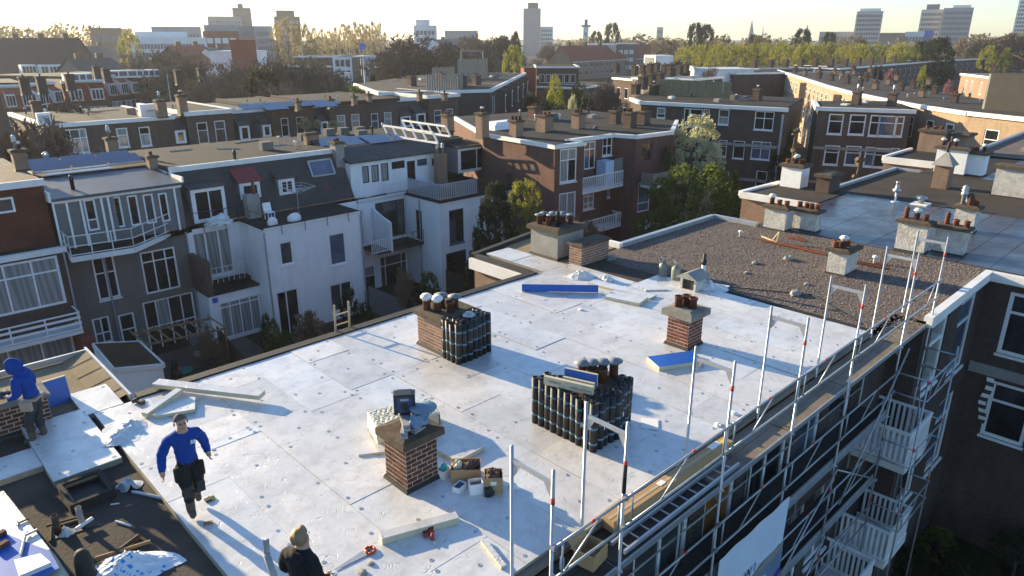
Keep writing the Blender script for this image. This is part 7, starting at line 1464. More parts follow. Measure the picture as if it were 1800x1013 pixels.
# --- red-roofed long terrace (975..1205, 82..118)
def gable_row(name, lab, pa, pb, z, depth, rise, wall, roofm, n, wh=1.7, chim=0, base=0, gl=('glass', 'glass_blue', 'glass_grey')):
    A, B = G(*pa, z), G(*pb, z); dx, dy, L = frame_uv(A, B); ix, iy = -dy, dx
    o = fb(name, lab, A, B, depth, z, grid(L, n, [zz for zz in (z - 2.6, z - 5.6) if zz > .3], L / n * .5, wh, gl=gl), wall, roofm, None)
    at = lambda s, d, zz: (A[0] + dx * s + ix * d, A[1] + dy * s + iy * d, zz)
    r = MB(); e = .5
    r.quad(at(-e, -e, z - .1), at(L + e, -e, z - .1), at(L + e, depth / 2, z + rise), at(-e, depth / 2, z + rise)); r.quad(at(L + e, depth + e, z - .1), at(-e, depth + e, z - .1), at(-e, depth / 2, z + rise), at(L + e, depth / 2, z + rise)); r.build('pitched_roof', roofm, o)
    for s in (0, L): g = MB(); g.add([at(s, 0, z - .1), at(s, depth, z - .1), at(s, depth / 2, z + rise - .05)], ((0, 1, 2),)); g.build('gable', wall, o)
    gt = MB(); gt.tube(at(-e, -e - .1, z - .15), at(L + e, -e - .1, z - .15), .18, 5); gt.build('gutter', 'white_trim', o)
    for k in range(chim):
        s = L * (k + .5) / chim; c = MB(); p = at(s, depth / 2, z); c.box(p[0] - .8, p[1] - .6, z + rise - .8, p[0] + .8, p[1] + .6, z + rise + 1.3); c.build('chimney', 'brick_brown', o)
    return o
gable_row('terrace', 'long terrace with dark red tiled roof and blue windows in the distance', (1006, 109), (1210, 99), 7.5, 12, 6.2, 'brick_warm', 'red_tile', 26, 1.8, 9)

MV = 'houses behind the red terrace'
# --- left background: red mansards, black roofs, villas
def mansard_row(lab, pa, pb, z, rise, roofm, wall, ndorm, gl='glass', nwin=6):
    A, B = G(*pa, z), G(*pb, z); dx, dy, L = frame_uv(A, B); ix, iy = -dy, dx
    o = fb('terraced_house', lab, A, B, 26, z, grid(L, nwin, [zz for zz in (z - 2.5, z - 5.5) if zz > .3], 1.1, 1.8), wall, 'dark_felt', None); at = lambda s, d, zz: (A[0] + dx * s + ix * d, A[1] + dy * s + iy * d, zz)
    MB().quad(at(0, .1, z), at(L, .1, z), at(L, 1.6, z + rise), at(0, 1.6, z + rise)).build('mansard', roofm, o); MB().add([at(0, 1.6, z + rise), at(L, 1.6, z + rise), at(L, 26, z + rise), at(0, 26, z + rise), at(0, 1.6, z + rise - .5), at(L, 1.6, z + rise - .5)], ((0, 1, 2, 3), (4, 5, 1, 0))).build('flat_roof', 'grey_felt', o)
    g = MB(); g.tube(at(0, 1.4, z + rise), at(L, 1.4, z + rise), .28, 5); g.build('roof_edge', 'white_trim', o); g = MB()
    for s in (0, L): g.add([at(s, .1, z), at(s, 1.6, z + rise), at(s, 26, z + rise), at(s, 26, z)], ((0, 1, 2, 3),))
    g.build('side', wall, o)
    for k in range(ndorm):
        s = L * (k + .5) / ndorm; d = MB(); w_ = min(1.3, L / ndorm * .3)
        v = [at(s - w_, -.1, z + .3), at(s + w_, -.1, z + .3), at(s + w_, -.1, z + rise * .66), at(s - w_, -.1, z + rise * .66), at(s - w_, 1.5, z + .3), at(s + w_, 1.5, z + .3), at(s + w_, 1.5, z + rise * .92), at(s - w_, 1.5, z + rise * .92)]
        d.add(v, ((0, 1, 2, 3), (1, 5, 6, 2), (4, 0, 3, 7)), 0); d.add([v[3], v[2], v[6], v[7]], ((0, 1, 2, 3),), 1); do = d.build('dormer', ['white_trim', roofm], o)
        for j in (-1, 0, 1): MB().quad(at(s + (j - .36) * w_ * .6, -.16, z + .5), at(s + (j + .36) * w_ * .6, -.16, z + .5), at(s + (j + .36) * w_ * .6, -.16, z + rise * .6), at(s + (j - .36) * w_ * .6, -.16, z + rise * .6)).build('pane', gl, do)
    return o
mansard_row('red tiled mansard house at the far left behind bare branches', (8, 193), (66, 190), 7.2, 3.2, 'orange_tile', 'brick_brown', 2); mansard_row('red tiled mansard house with wide dormer left of centre', (66, 190), (118, 182), 7.2, 3.2, 'red_tile', 'brick_brown', 2)
mansard_row('red tiled mansard house with two white dormers', (118, 182), (192, 178), 7.2, 3.2, 'red_tile', 'brick_brown', 2); mansard_row('brown brick house with red slope and arched windows', (190, 172), (250, 166), 7.4, 3.4, 'orange_tile', 'brick_brown', 3); mansard_row('dark mansard house with red slope beside the bare trees', (248, 166), (318, 160), 7.4, 3.2, 'red_tile', 'brick_dark', 2)
for k, (px, py, z) in enumerate(((40, 168, 10.6), (70, 166, 10.6), (120, 160, 10.6), (168, 140, 10.6), (185, 146, 10.6), (312, 150, 10.7), (352, 146, 10.7))): chpx('brick_chimney', f'{ords[k]} dark chimney from the left above the red mansards', px, py, 1.6, 1.4, 2.6, z=z, body='brick_dark', cap='old_cap', pots=[(.5, .5, 'dark')], group='chimneys above the red mansards')
for lab, px, py, s in (('left pale roof light behind the red mansards', 140, 141, 2), ('broad pale roof light behind the red mansards', 225, 134, 3), ('right pale roof light behind the red mansards', 262, 133, 2)):
    x, y = G(px, py, 10.7); o = thing('roof_light', (x, y, 10.6), lab, 'roof light', 'roof lights behind the mansards'); MB().box(x - s, y, 10.4, x + s, y + 2, 11.7).build('frame', 'white_trim', o)
    for j in range(4): MB().box(x - s + .15 + j * s / 2, y - .04, 10.75, x - s - .1 + (j + 1) * s / 2, y - .005, 11.5).build('pane', 'glass_blue', o)
gable_row('villa', 'large house with huge black pitched roof and white dormers at the far left', (-20, 133), (118, 132), 6.5, 26, 10.5, 'brick_dark', 'black_felt', 8, 1.8, 3); A, B = G(40, 128, 7.5), G(140, 126, 7.5)
for px in (52, 85, 100, 128): 
    x, y = G(px, 128, 7.4); d = thing('roof_dormer', (x, y, 6.5), {52: 'leftmost', 85: 'second', 100: 'third', 128: 'rightmost'}[px] + ' white dormer on the huge black roof', 'dormer', 'dormers of the black roof'); MB().box(x - 1.9, y - .6, 7.0, x + 1.9, y + 3, 9.6).build('box', 'white_trim', d)
    for j in range(4): MB().box(x - 1.6 + j * .85, y - .66, 7.4, x - .95 + j * .85, y - .6, 9.1).build('pane', 'glass', d)
gable_row('villa', 'blue-grey house with rounded white dormer beside the black roof', (152, 133), (225, 130), 8.0, 16, 4.0, 'plaster_grey', 'slate', 5, 1.8, 2); gable_row('villa', 'house with dark hipped roof behind the blue-grey one', (165, 112), (235, 108), 8.0, 18, 6.0, 'brick_dark', 'slate', 5, 1.8, 2)
gable_row('villa', 'red roofed house with white gable front near the centre left', (345, 118), (400, 113), 8.0, 16, 6.5, 'brick_dark', 'red_tile', 5, 1.8, 2, gl=('glass', 'curtain')); gable_row('villa', 'house with dark blue slope and skylights near the centre left', (400, 112), (442, 108), 8.5, 14, 5.0, 'plaster_white', 'slate', 4, 1.8, 1)
A, B = far(403, 235), far(448, 235); fb('brick_house', 'tall house wall of bright red tiles behind the gables', A, B, 8, far(425, 235, 70), (), 'red_tile', 'red_tile', None); A, B = G(447, 108, 10), G(470, 106, 10); fb('brick_house', 'pale blue-white rendered house beside the red tiled wall', A, B, 14, 13, grid(frame_uv(A, B)[2], 2, (8,), 1.5, 2), 'plaster_white', 'white_trim')
A, B = G(350, 122, 10.5), G(372, 121, 10.5); fb('brick_house', 'low white roofed house below the red gable', A, B, 8, 10.5, grid(frame_uv(A, B)[2], 4, (7.5,), 1.2, 1.8), 'plaster_white', 'white_trim')
# centre left street, (560..680, 85..150)
for lab, pa, pb, z, mt, nw in (('pale blue-white rendered house at the street corner left of centre', (584, 100), (618, 100), 11.5, 'plaster_white', 3), ('narrow brown brick house with white windows left of centre', (619, 100), (637, 98), 11.5, 'brick_brown', 3), ('pale blue house right of the narrow brick one', (638, 99), (658, 99), 11.5, 'pale_blue_paint', 2), ('dark house with white ground floor left of centre', (560, 118), (582, 117), 10, 'brick_dark', 3), ('low white extension below the pale houses', (580, 130), (615, 128), 8, 'plaster_white', 4), ('dark brick house right end of the pale street', (658, 118), (682, 118), 9.5, 'brick_dark', 2)):
    A, B = G(*pa, z), G(*pb, z); fb('brick_house', lab, A, B, 18, z, grid(frame_uv(A, B)[2], nw, [q for q in (z - 3, z - 6.2) if q > .3], 1.5, 2.2), mt, 'dark_felt')
for k, (px, py) in enumerate(((588, 96), (600, 95), (612, 93), (625, 95), (634, 94))): chpx('brick_chimney', f'{ords[k]} dark chimney from the left above the pale street houses', px, py, 1.8, 1.6, 2.2, z=11.5, body='brick_dark', cap='old_cap', pots=[], group='chimneys of the pale street')
gable_row('villa', 'ornate brick gabled house behind the large bare tree', (684, 112), (706, 110), 10, 5, 3, 'brick_brown', 'slate', 3, 2, 1); gable_row('villa', 'house with pale gable behind the bare crown in the centre', (788, 88), (845, 84), 11, 16, 5, 'plaster_white', 'slate', 6, 2, 2)

# ================================================================ far towers and office blocks
M('tower_concrete', (.30, .30, .31), .8, .1, .2); M('tower_brown', (.16, .12, .10), .8, .12, .2); M('tower_glass', (.10, .13, .17), .35, .15, .1); M('tower_cream', (.50, .45, .38), .8, .1, .2); M('tower_white', (.66, .66, .65), .6, .1, .2); M('tower_redbrown', (.17, .06, .045), .8, .12, .2)
def tower(lab, pa, pb, pt, d, mat, floors, cols, depth=16, band='tower_glass', crown=None, name='office_tower'):
    A, B = far(pa, d), far(pb, d); z = far((pa + pb) / 2, d, pt); dx, dy, L = frame_uv(A, B); ix, iy = -dy, dx
    o = thing(name, ((A[0] + B[0]) / 2, (A[1] + B[1]) / 2, 0), lab, 'building')
    MB().prism([A, B, (B[0] + ix * depth, B[1] + iy * depth), (A[0] + ix * depth, A[1] + iy * depth)], 0, z).build('wall', mat, o)
    fh = (z - 4) / floors; L0 = rootloc(o)
    cw = (L - 2) / cols; me = MB().box(-.39 * cw, -.2, 0, .39 * cw, .2, fh * .55).mesh('window', band); ang = math.atan2(dy, dx)
    me2 = MB().box(-.4, -.2, 0, .4, .2, fh * .55).mesh('window', band)
    for f in range(floors):
        zf = 3 + f * fh
        if zf < z - 40 * 0 and z - zf > 1:
            for c in range(cols):
                s = 1 + cw * (c + .5); inst('window', me, o, (A[0] + dx * s - L0[0], A[1] + dy * s - L0[1], zf), (0, 0, ang))
            if depth > 8:
                for c in range(max(2, int(depth / 6))):
                    t = depth * (c + .5) / max(2, int(depth / 6))
                    inst('window', me, o, (A[0] + ix * t - L0[0], A[1] + iy * t - L0[1], zf), (0, 0, ang + R(90)), (min(1, 2.2 / (.78 * cw)), 1, 1))
    if crown:
        for (t0, t1, h, m_) in crown: p, q = (A[0] + dx * L * t0, A[1] + dy * L * t0), (A[0] + dx * L * t1, A[1] + dy * L * t1); MB().prism([(p[0] + ix * 3, p[1] + iy * 3), (q[0] + ix * 3, q[1] + iy * 3), (q[0] + ix * (depth - 2), q[1] + iy * (depth - 2)), (p[0] + ix * (depth - 2), p[1] + iy * (depth - 2))], z, z + h).build('plant_room', m_, o)
    return o
tower('tall grey slab tower block in the centre of the skyline', 920, 950, 15, 700, 'tower_concrete', 12, 6, 24, 'tower_concrete', [(.25, .85, 5, 'tower_brown')]).children
tower('white low block beside the grey slab tower', 949, 972, 47, 720, 'tower_white', 6, 5, 14)
tower('cream and grey office slab with dense window grid on the right skyline', 1500, 1546, 20, 620, 'tower_cream', 10, 9, 26, 'tower_glass', [(.1, .9, 2, 'tower_white')])
tower('broad grey office block left part on the right skyline', 1612, 1650, 17, 700, 'tower_cream', 9, 8, 30, 'tower_glass', [(.2, .8, 4, 'tower_glass')]); tower('broad grey office block right part on the right skyline', 1650, 1702, 14, 690, 'tower_concrete', 9, 10, 30, 'tower_glass', [(.3, .9, 2, 'tower_white')])
tower('slim pale glass tower cut by the top right picture edge', 1778, 1812, -60, 760, 'tower_white', 22, 6, 30, 'tower_glass')
tower('dark office tower on the left skyline', 414, 446, 14, 640, 'tower_brown', 8, 5, 18, 'tower_glass', [(.3, .6, 3, 'tower_brown')]); tower('pale grey office wing left of the dark tower', 369, 428, 29, 620, 'tower_concrete', 5, 10, 20, 'tower_glass')
tower('brown office tower with antennas behind the yellow poplar', 485, 530, 29, 560, 'tower_brown', 7, 6, 20, 'tower_concrete', [(.1, .8, 4, 'tower_brown')])
tower('long white office with window bands on the left', 228, 362, 66, 330, 'tower_white', 4, 22, 18); tower('upper floor of the long white office on the left', 238, 330, 56, 342, 'tower_white', 5, 14, 14); tower('dark red-brown block right of the long white office', 357, 420, 55, 340, 'tower_redbrown', 4, 4, 20, 'tower_white', [(.05, 1.0, 2.5, 'tower_concrete')])
tower('dark blue-grey block right of the red-brown one', 420, 448, 46, 380, 'tower_glass', 5, 5, 20); tower('pale grey industrial facade beside the yellow poplar', 448, 480, 46, 420, 'tower_concrete', 5, 6, 20)
tower('low brown flat block above the trees on the far left', 160, 216, 49, 420, 'tower_brown', 3, 8, 16); tower('low pale block on the left skyline', 268, 355, 47, 460, 'tower_concrete', 3, 12, 14); tower('white apartment block behind the bare tree in the centre left', 728, 768, 45, 420, 'tower_white', 5, 5, 16, 'tower_glass', [(.1, .7, 3, 'tower_white')]); tower('long low grey hall in the centre skyline', 782, 840, 54, 520, 'tower_concrete', 2, 6, 20)
tower('small control tower on the centre skyline', 1025, 1034, 48, 520, 'tower_white', 4, 2, 8, 'tower_glass', [(-.4, 1.4, 1.5, 'tower_concrete'), (.2, .8, 5, 'tower_glass')]); tower('low blue-grey office roofs below the right skyline', 1440, 1500, 56, 640, 'tower_concrete', 3, 8, 20); tower('small pale block on the centre right skyline', 1154, 1165, 48, 900, 'tower_concrete', 4, 2, 10); tower('low white block before the broad grey office', 1590, 1640, 56, 640, 'tower_white', 3, 8, 20); tower('small bright blue panelled block on the right', 1624, 1640, 54, 520, 'blue_film', 3, 3, 8); tower('low roofs on the far right skyline', 1545, 1600, 58, 700, 'tower_brown', 2, 8, 20)
def spire(lab, px, d, pt, w, mat='tower_concrete'):
    x, y = far(px, d); z = far(px, d, pt); o = thing('church_spire', (x, y, 0), lab, 'spire'); MB().box(x - w, y - w, 0, x + w, y + w, z * .45).build('tower', mat, o); MB().lathe((x, y, z * .45), [(w * 1.2, 0), (w * .8, (z * .55) * .3), (.1, z * .55)], 8).build('spire', mat, o)
spire('slender church spire right of centre on the skyline', 1319, 900, 35, 4); spire('small pointed spire on the right skyline', 1417, 900, 42, 3.5); spire('thin chimney stack on the right skyline', 1340, 900, 44, 1.2)
tower('pale modern house with lit front and flat roof behind the red terrace', 1035, 1084, 79, 345, 'tower_cream', 3, 5, 14, 'tower_glass', [(-.05, 1.05, .5, 'tower_white')], 'modern_house'); tower('dark fronted house wing right of the pale modern house', 1084, 1120, 78, 350, 'tower_brown', 3, 3, 14, 'tower_white', [(-.05, 1.05, .5, 'tower_white')], 'modern_house')
# blue round sign and masts on the pale street roofs
x, y = far(636, 250); z = far(636, 250, 82); sg = thing('round_sign', (x, y, z - 2), 'round blue sign on a mast above the pale street', 'sign'); a = math.atan2(-y, -x); MB().tube((x, y, z), (x + math.cos(a) * .3, y + math.sin(a) * .3, z), 1.1, 16).build('disc', 'sign_blue', sg); MB().tube((x, y, z - 6), (x, y, z - 1), .12, 6).build('mast', 'zinc', sg)
for lab, px, pt, pb in (('tall thin mast left of the pale street', 529, 65, 105), ('thin mast above the pale street', 613, 68, 95), ('antenna pole over the red mansards', 283, 130, 195), ('flagpole-like pole over the left mansards', 57, 170, 225)):
    d = 200 if px > 500 else 95; x, y = far(px, d); o = thing('mast', (x, y, 0), lab, 'mast'); MB().tube((x, y, far(px, d, pb)), (x, y, far(px, d, pt)), .12 if px > 500 else .06, 5, .05).build('pole', 'zinc', o)
# cars in the street beyond the corner block
def car(lab, px, d, m_, rz):
    x, y = far(px, d); o = thing('parked_car', (x, y, 0), lab, 'car', 'cars in the side street', rz=rz)
    b = MB(); b.loft([[(-2.1, -.85, .35), (2.1, -.85, .35), (2.1, .85, .35), (-2.1, .85, .35)], [(-2.15, -.9, .65), (2.15, -.9, .65), (2.15, .9, .65), (-2.15, .9, .65)], [(-2.05, -.85, .95), (2.0, -.85, .85), (2.0, .85, .85), (-2.05, .85, .95)]]); b.build('body', m_, o, world=False)
    b = MB(); b.loft([[(-1.7, -.8, .9), (1.1, -.8, .9), (1.1, .8, .9), (-1.7, .8, .9)], [(-1.3, -.65, 1.45), (.5, -.65, 1.45), (.5, .65, 1.45), (-1.3, .65, 1.45)]]); b.build('cabin', 'glass', o, world=False)
    for sx in (-1.3, 1.3):
        for sy in (-.85, .85): b = MB(); b.tube((sx, sy - .1, .33), (sx, sy + .1, .33), .33, 12); b.build('wheel', 'black_rubber', o, world=False)
struct('road', MB().quad((62, 56, .006), (70, 52, .006), (135, 112, .006), (126, 120, .006)), 'road')
M('car_blue', (.03, .08, .25), .3); M('car_white', (.6, .6, .6), .3); M('car_red', (.25, .02, .02), .3)
car('blue car parked in the side street', 1093, 92, 'car_blue', 1.0); car('white car parked in the side street', 1075, 100, 'car_white', .9); car('dark red car further along the side street', 1062, 110, 'car_red', .9)

# ================================================================ roof clutter on the plain flat roofs behind
def clutter(root, pts, z, n, seed, seams=None):
    rg = random.Random(seed); xs = [p[0] for p in pts]; ys = [p[1] for p in pts]
    for k in range(n):
        x, y = rg.uniform(min(xs) + .6, max(xs) - .6), rg.uniform(min(ys) + .6, max(ys) - .6); t = rg.random()
        if t < .45: MB().lathe((x, y, z), [(.07, 0), (.07, rg.uniform(.25, .6)), (.12, .5), (.1, .58), (.02, .6)], 8).build('vent_pipe', rg.choice(['galvanised', 'white_paint', 'black_rubber']), root, True)
        elif t < .7: w = rg.uniform(.3, .6); b = MB(); b.box(x - w, y - w * .8, z, x + w, y + w * .8, z + rg.uniform(.15, .35)); b.build('roof_hatch', rg.choice(['zinc', 'white_trim', 'concrete']), root)
        elif t < .85: MB().tube((x, y, z + .05), (x + rg.uniform(1, 3), y + rg.uniform(-1, 1), z + .05), .04, 5).build('conduit', 'zinc', root)
        else: b = MB(); b.box(x - .4, y - .3, z, x + .4, y + .3, z + .55); b.build('roof_unit', 'plaster_grey', root)
felt_strips(h2, 14.45, 25.6, 44.0, 52.8, 9.985, 'grey_felt', 1.0); clutter(h2, [(15, 45), (25, 52)], 9.99, 7, 1)
felt_strips(h3, 25.8, 37.1, 44.8, 53.3, 9.76, 'grey_felt', 1.0); clutter(h3, [(26, 47), (36, 53)], 9.77, 7, 2)
clutter(h4, [(39.5, 37), (55, 50)], Z4 + .02, 14, 3); clutter(h1, [(8.2, 50.5), (14, 52.8)], 9.95, 4, 4); clutter(hm, [(13, 72), (24, 83)], Z2 + .02, 10, 5); clutter(m8, [(71, 40), (81, 50)], 10.52, 12, 6); clutter(m3, [(66, 84), (90, 104)], 10.62, 16, 7); clutter(m10, [(77, 28), (84, 32)], 10.52, 5, 8); clutter(houseD, [(37, 0), (45, 13)], 9.93, 6, 9); clutter(houseF, [(55, 0), (70, 12)], 10.03, 10, 10)
for o in [q for q in bpy.data.objects if q.get('group') == LIT]:
    L0 = o.location
    for k in range(4): x, y = L0[0] + rnd(-3, 3), L0[1] + rnd(-3, 3); MB().lathe((x, y, 10.55), [(.05, 0), (.05, .35), (.09, .38), (.02, .44)], 6).build('vent_pipe', random.choice(['galvanised', 'white_paint']), o, True)
for o in [q for q in bpy.data.objects if q.get('group') == ROW2 and q.name.startswith('terraced')]:
    L0 = o.location
    for k in range(4): x, y = L0[0] + rnd(-2.5, 2.5), L0[1] + rnd(-4, 2); MB().lathe((x, y, Z2 + .27), [(.05, 0), (.05, .35), (.09, .38), (.02, .44)], 6).build('vent_pipe', random.choice(['galvanised', 'white_paint', 'black_rubber']), o, True)
# drain pipes, gutters and sills that break up the white and grey house rears
for root, x, y, z0, z1, m_ in ((h1, 9.7, YM - .06, 0, 6.5, 'zinc'), (h2, 17.28, 38.5, 0, 6.6, 'zinc'), (h2, 23.78, 38.52, 0, 6.6, 'zinc'), (h3, 29.66, 40.2, 0, 6.4, 'zinc'), (h3, 33.4, 37.84, 0, 6.4, 'zinc'), (h1, 14.15, YM - .08, 0, 6.6, 'zinc'), (h0, 7.7, 40.9, 0, 7.0, 'zinc')):
    MB().tube((x, y, z0), (x, y, z1), .05, 6).build('drain_pipe', m_, root)
for x in (15.2, 16.5, 18.4, 19.9, 21.4, 22.9): MB().tube((x, YE - .1 if x > 17.3 else 41.9, 6.3), (x, YE - .1 if x > 17.3 else 41.9, 6.95), .02, 4).build('railing_strap', 'dark_paint', h2)
strip_edge(h2, (17.3, YE - .03), (23.75, YE - .03), .1, .16, 6.68, 'white_trim', 'parapet_cap'); strip_edge(h3, (29.7, 37.86), (36.95, 37.86), .1, .2, 6.42, 'white_trim', 'parapet_cap'); strip_edge(h3, (25.75, YM - .06), (29.7, YM - .06), .1, .2, 6.5, 'white_trim', 'parapet_cap')

# ================================================================ trees and shrubs
def leafmat(name, c1, c2, rough=.7, sc_=1.2):
    m, n, l, b = _mat(name); v = _pos(n, l); f = _noise(n, l, v, sc_, 4); f2 = _noise(n, l, v, sc_ * 7, 2)
    ad = n.new('ShaderNodeMath'); ad.operation = 'ADD'; l.new(f, ad.inputs[0]); l.new(f2, ad.inputs[1]); hf = n.new('ShaderNodeMath'); hf.operation = 'MULTIPLY'; hf.inputs[1].default_value = .5; l.new(ad.outputs[0], hf.inputs[0])
    l.new(_ramp(n, l, hf.outputs[0], [(.36, c1), (.62, c2)]), b.inputs['Base Color']); b.inputs['Roughness'].default_value = rough; b.inputs['Specular IOR Level'].default_value = .2
    tr = n.new('ShaderNodeBsdfTranslucent'); mx = n.new('ShaderNodeMixShader'); mx.inputs[0].default_value = .45; l.new(b.inputs['Base Color'].links[0].from_socket, tr.inputs['Color']); l.new(b.outputs[0], mx.inputs[1]); l.new(tr.outputs[0], mx.inputs[2]); l.new(mx.outputs[0], n['Material Output'].inputs['Surface'])
    return m
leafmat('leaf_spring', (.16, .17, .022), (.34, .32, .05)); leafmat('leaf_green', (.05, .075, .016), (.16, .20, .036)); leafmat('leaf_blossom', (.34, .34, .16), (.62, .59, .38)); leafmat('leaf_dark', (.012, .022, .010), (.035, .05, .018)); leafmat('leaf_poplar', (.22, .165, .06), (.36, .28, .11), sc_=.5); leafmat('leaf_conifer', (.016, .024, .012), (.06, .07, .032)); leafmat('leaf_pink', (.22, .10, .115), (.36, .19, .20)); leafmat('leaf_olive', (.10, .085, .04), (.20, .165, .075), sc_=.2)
M('bark', (.085, .068, .052), .95, .3, 3, 20, .4); M('twig', (.20, .145, .105), .9, .3, .8); M('twig_pale', (.28, .215, .155), .9, .3, .8); M('bark_pale', (.13, .10, .07), .9, .35, 3, 12, .4)
def leaf_quad(mb, p, s, rg):
    a = Vector((rg.gauss(0, 1), rg.gauss(0, 1), rg.gauss(0, 1))).normalized(); u = a.orthogonal().normalized(); w = a.cross(u); k = rg.uniform(.6, 1.2) * s
    mb.add([p - u * k, p + w * k * .55, p + u * k, p - w * k * .55], ((0, 1, 2, 3),))
def crown_mesh(name, mat, seed, clumps, per, shape, leaf, cr=.24):
    """unit crown (height 1, radius about .5): clumps of leaf faces spread through an uneven volume"""
    rg = random.Random(seed); mb = MB()
    for _ in range(clumps):
        z = rg.random(); rad = shape(z) * rg.uniform(.45, 1.0) ** .6; a = rg.uniform(0, 6.283); c = Vector((rad * math.cos(a), rad * math.sin(a), z)); r = cr * rg.uniform(.35, 1.0)
        for _ in range(per):
            d = Vector((rg.gauss(0, 1), rg.gauss(0, 1), rg.gauss(0, .8))).normalized() * r * rg.uniform(.5, 1.0); leaf_quad(mb, c + d * .5, leaf, rg)
    return mb.mesh(name, mat)
def limb_mesh(name, mat, seed, top=.75, n=9, r=.03):
    rg = random.Random(seed); mb = MB(); mb.tube((0, 0, 0), (rg.uniform(-.02, .02), 0, top * .55), r, 7, r * .7); mb.tube((0, 0, top * .5), (.03, .02, top), r * .75, 6, r * .2)
    for k in range(n):
        a = rg.uniform(0, 6.283); z = rg.uniform(.25, .6) * top; d = Vector((math.cos(a), math.sin(a), rg.uniform(.5, 1.4))).normalized() * rg.uniform(.22, .4); p = Vector((0, 0, z)); mb.tube(p, p + d, r * .4, 5, r * .12)
        q = p + d * .6; e = Vector((rg.uniform(-1, 1), rg.uniform(-1, 1), 1)).normalized() * .18; mb.tube(q, q + e, r * .22, 4, r * .08)
    return mb.mesh(name, mat)
rnd_ = lambda z: .5 * math.sqrt(max(0.02, 1 - (2 * z - 1.05) ** 2)); dome = lambda z: .5 * math.sqrt(max(.03, 1 - (z - .25) ** 2 / .62)) if z > .1 else .3; cone = lambda z: .5 * (1.02 - z) ** .8 + .02; col_ = lambda z: .5 * min(1, (1.05 - z) * 3.5) * min(1, .6 + z * 2)
def bare_mesh(seed, depth=5, mat_t='bark', mat_c='twig', up=.5, tw=.0062):
    rg = random.Random(seed); t = MB(); c = MB()
    def grow(p, d, ln, r, k):
        q = p + d * ln
        if k <= 1: t.tube(p, q, r, 6, r * .7)
        elif k <= 3: c.tube(p, q, r, 4, r * .65, caps=False)
        else:
            w = d.orthogonal().normalized() * max(r, tw); v = d.cross(w).normalized() * max(r, tw)
            c.add([p - w, p + w, q], ((0, 1, 2),)); c.add([p - v, p + v, q], ((0, 1, 2),))
        if k >= depth: return
        m = (4 if k < 3 else rg.choice((3, 4))) if k else 7
        for i in range(m):
            a = Vector((rg.gauss(0, 1), rg.gauss(0, 1), rg.gauss(.25, .6))).normalized(); nd = (d * up + a * .75).normalized(); s = p.lerp(q, rg.uniform(.55, 1.0) if k else rg.uniform(.6, 1.0)); grow(s, nd, ln * rg.uniform(.58, .82), r * .55, k + 1)
    grow(Vector((0, 0, 0)), Vector((rg.uniform(-.05, .05), 0, 1)), .30, .022, 0)
    zm = max(v[2] for v in c.v); rm = sorted(math.hypot(v[0], v[1]) for v in c.v)[int(len(c.v) * .97)]
    for q in (t, c): q.v = [(x * .5 / rm, y * .5 / rm, z / zm) for x, y, z in q.v]
    return t.mesh('trunk', mat_t), c.mesh('crown', mat_c)
PROTO = {}
for i in range(3): PROTO['bare%d' % i] = bare_mesh(100 + i, 6)
PROTO['barepale'] = bare_mesh(120, 6, 'bark', 'twig_pale')
PROTO['spring'] = (limb_mesh('trunk', 'bark', 1), crown_mesh('crown', 'leaf_spring', 11, 90, 55, rnd_, .022)); PROTO['spring1'] = (limb_mesh('trunk', 'bark', 2), crown_mesh('crown', 'leaf_spring', 12, 80, 55, dome, .022))
PROTO['blossom'] = (limb_mesh('trunk', 'bark', 3), crown_mesh('crown', 'leaf_blossom', 13, 170, 70, lambda z: rnd_(z) * (1.1 - .45 * z), .016, .16)); PROTO['green'] = (limb_mesh('trunk', 'bark', 4), crown_mesh('crown', 'leaf_green', 14, 190, 75, dome, .016, .17))
PROTO['conifer'] = (limb_mesh('trunk', 'bark', 5, 1.0), crown_mesh('crown', 'leaf_dark', 15, 260, 80, lambda z: .52 * (1.03 - z) ** .5, .017, .17)); PROTO['pine'] = (limb_mesh('trunk', 'bark', 6), crown_mesh('crown', 'leaf_dark', 16, 130, 60, dome, .03, .26)); PROTO['poplar'] = (limb_mesh('trunk', 'bark', 7, .9), crown_mesh('crown', 'leaf_poplar', 17, 110, 40, col_, .022, .22)); PROTO['nearconifer'] = (limb_mesh('trunk', 'bark', 25, 1.0), crown_mesh('crown', 'leaf_conifer', 25, 420, 90, lambda z: .52 * (1.03 - z) ** .55, .012, .13)); PROTO['spring2'] = (limb_mesh('trunk', 'bark', 26), crown_mesh('crown', 'leaf_spring', 26, 220, 80, rnd_, .013, .15)); PROTO['pink'] = (limb_mesh('trunk', 'bark', 8), crown_mesh('crown', 'leaf_pink', 18, 50, 50, rnd_, .03, .25)); PROTO['olive'] = (limb_mesh('trunk', 'bark', 9), crown_mesh('crown', 'leaf_olive', 19, 90, 50, dome, .026, .24)); PROTO['darkleaf'] = (limb_mesh('trunk', 'bark', 10), crown_mesh('crown', 'leaf_dark', 20, 90, 60, dome, .024, .24))
def tree(lab, px, d, pt, wpx_, kind, base=0.0, group=None, crown0=None, name='tree', cat='tree'):
    """tree rooted at ground distance d in the direction of px, crown top at photo row pt, crown width in photo pixels"""
    x, y = far(px, d); z = far(px, d, pt); h = max(.5, z - base); w = wpx_ * d / 1290.0
    o = thing(name, (x, y, base), lab, cat, group, rz=random.uniform(0, 6.28)); t, c = PROTO[kind]
    if kind.startswith('bare'): w *= 1.25; s = (w, w, h); inst('trunk', t, o, scale=s); inst('crown', c, o, scale=s)
    else:
        c0 = crown0 if crown0 is not None else (.22 if kind not in ('conifer', 'poplar') else .05); inst('trunk', t, o, scale=(h, h, h) if w > h else (w, w, h)); inst('crown', c, o, (0, 0, h * c0), scale=(w, w, h * (1 - c0) * .97))
    return o
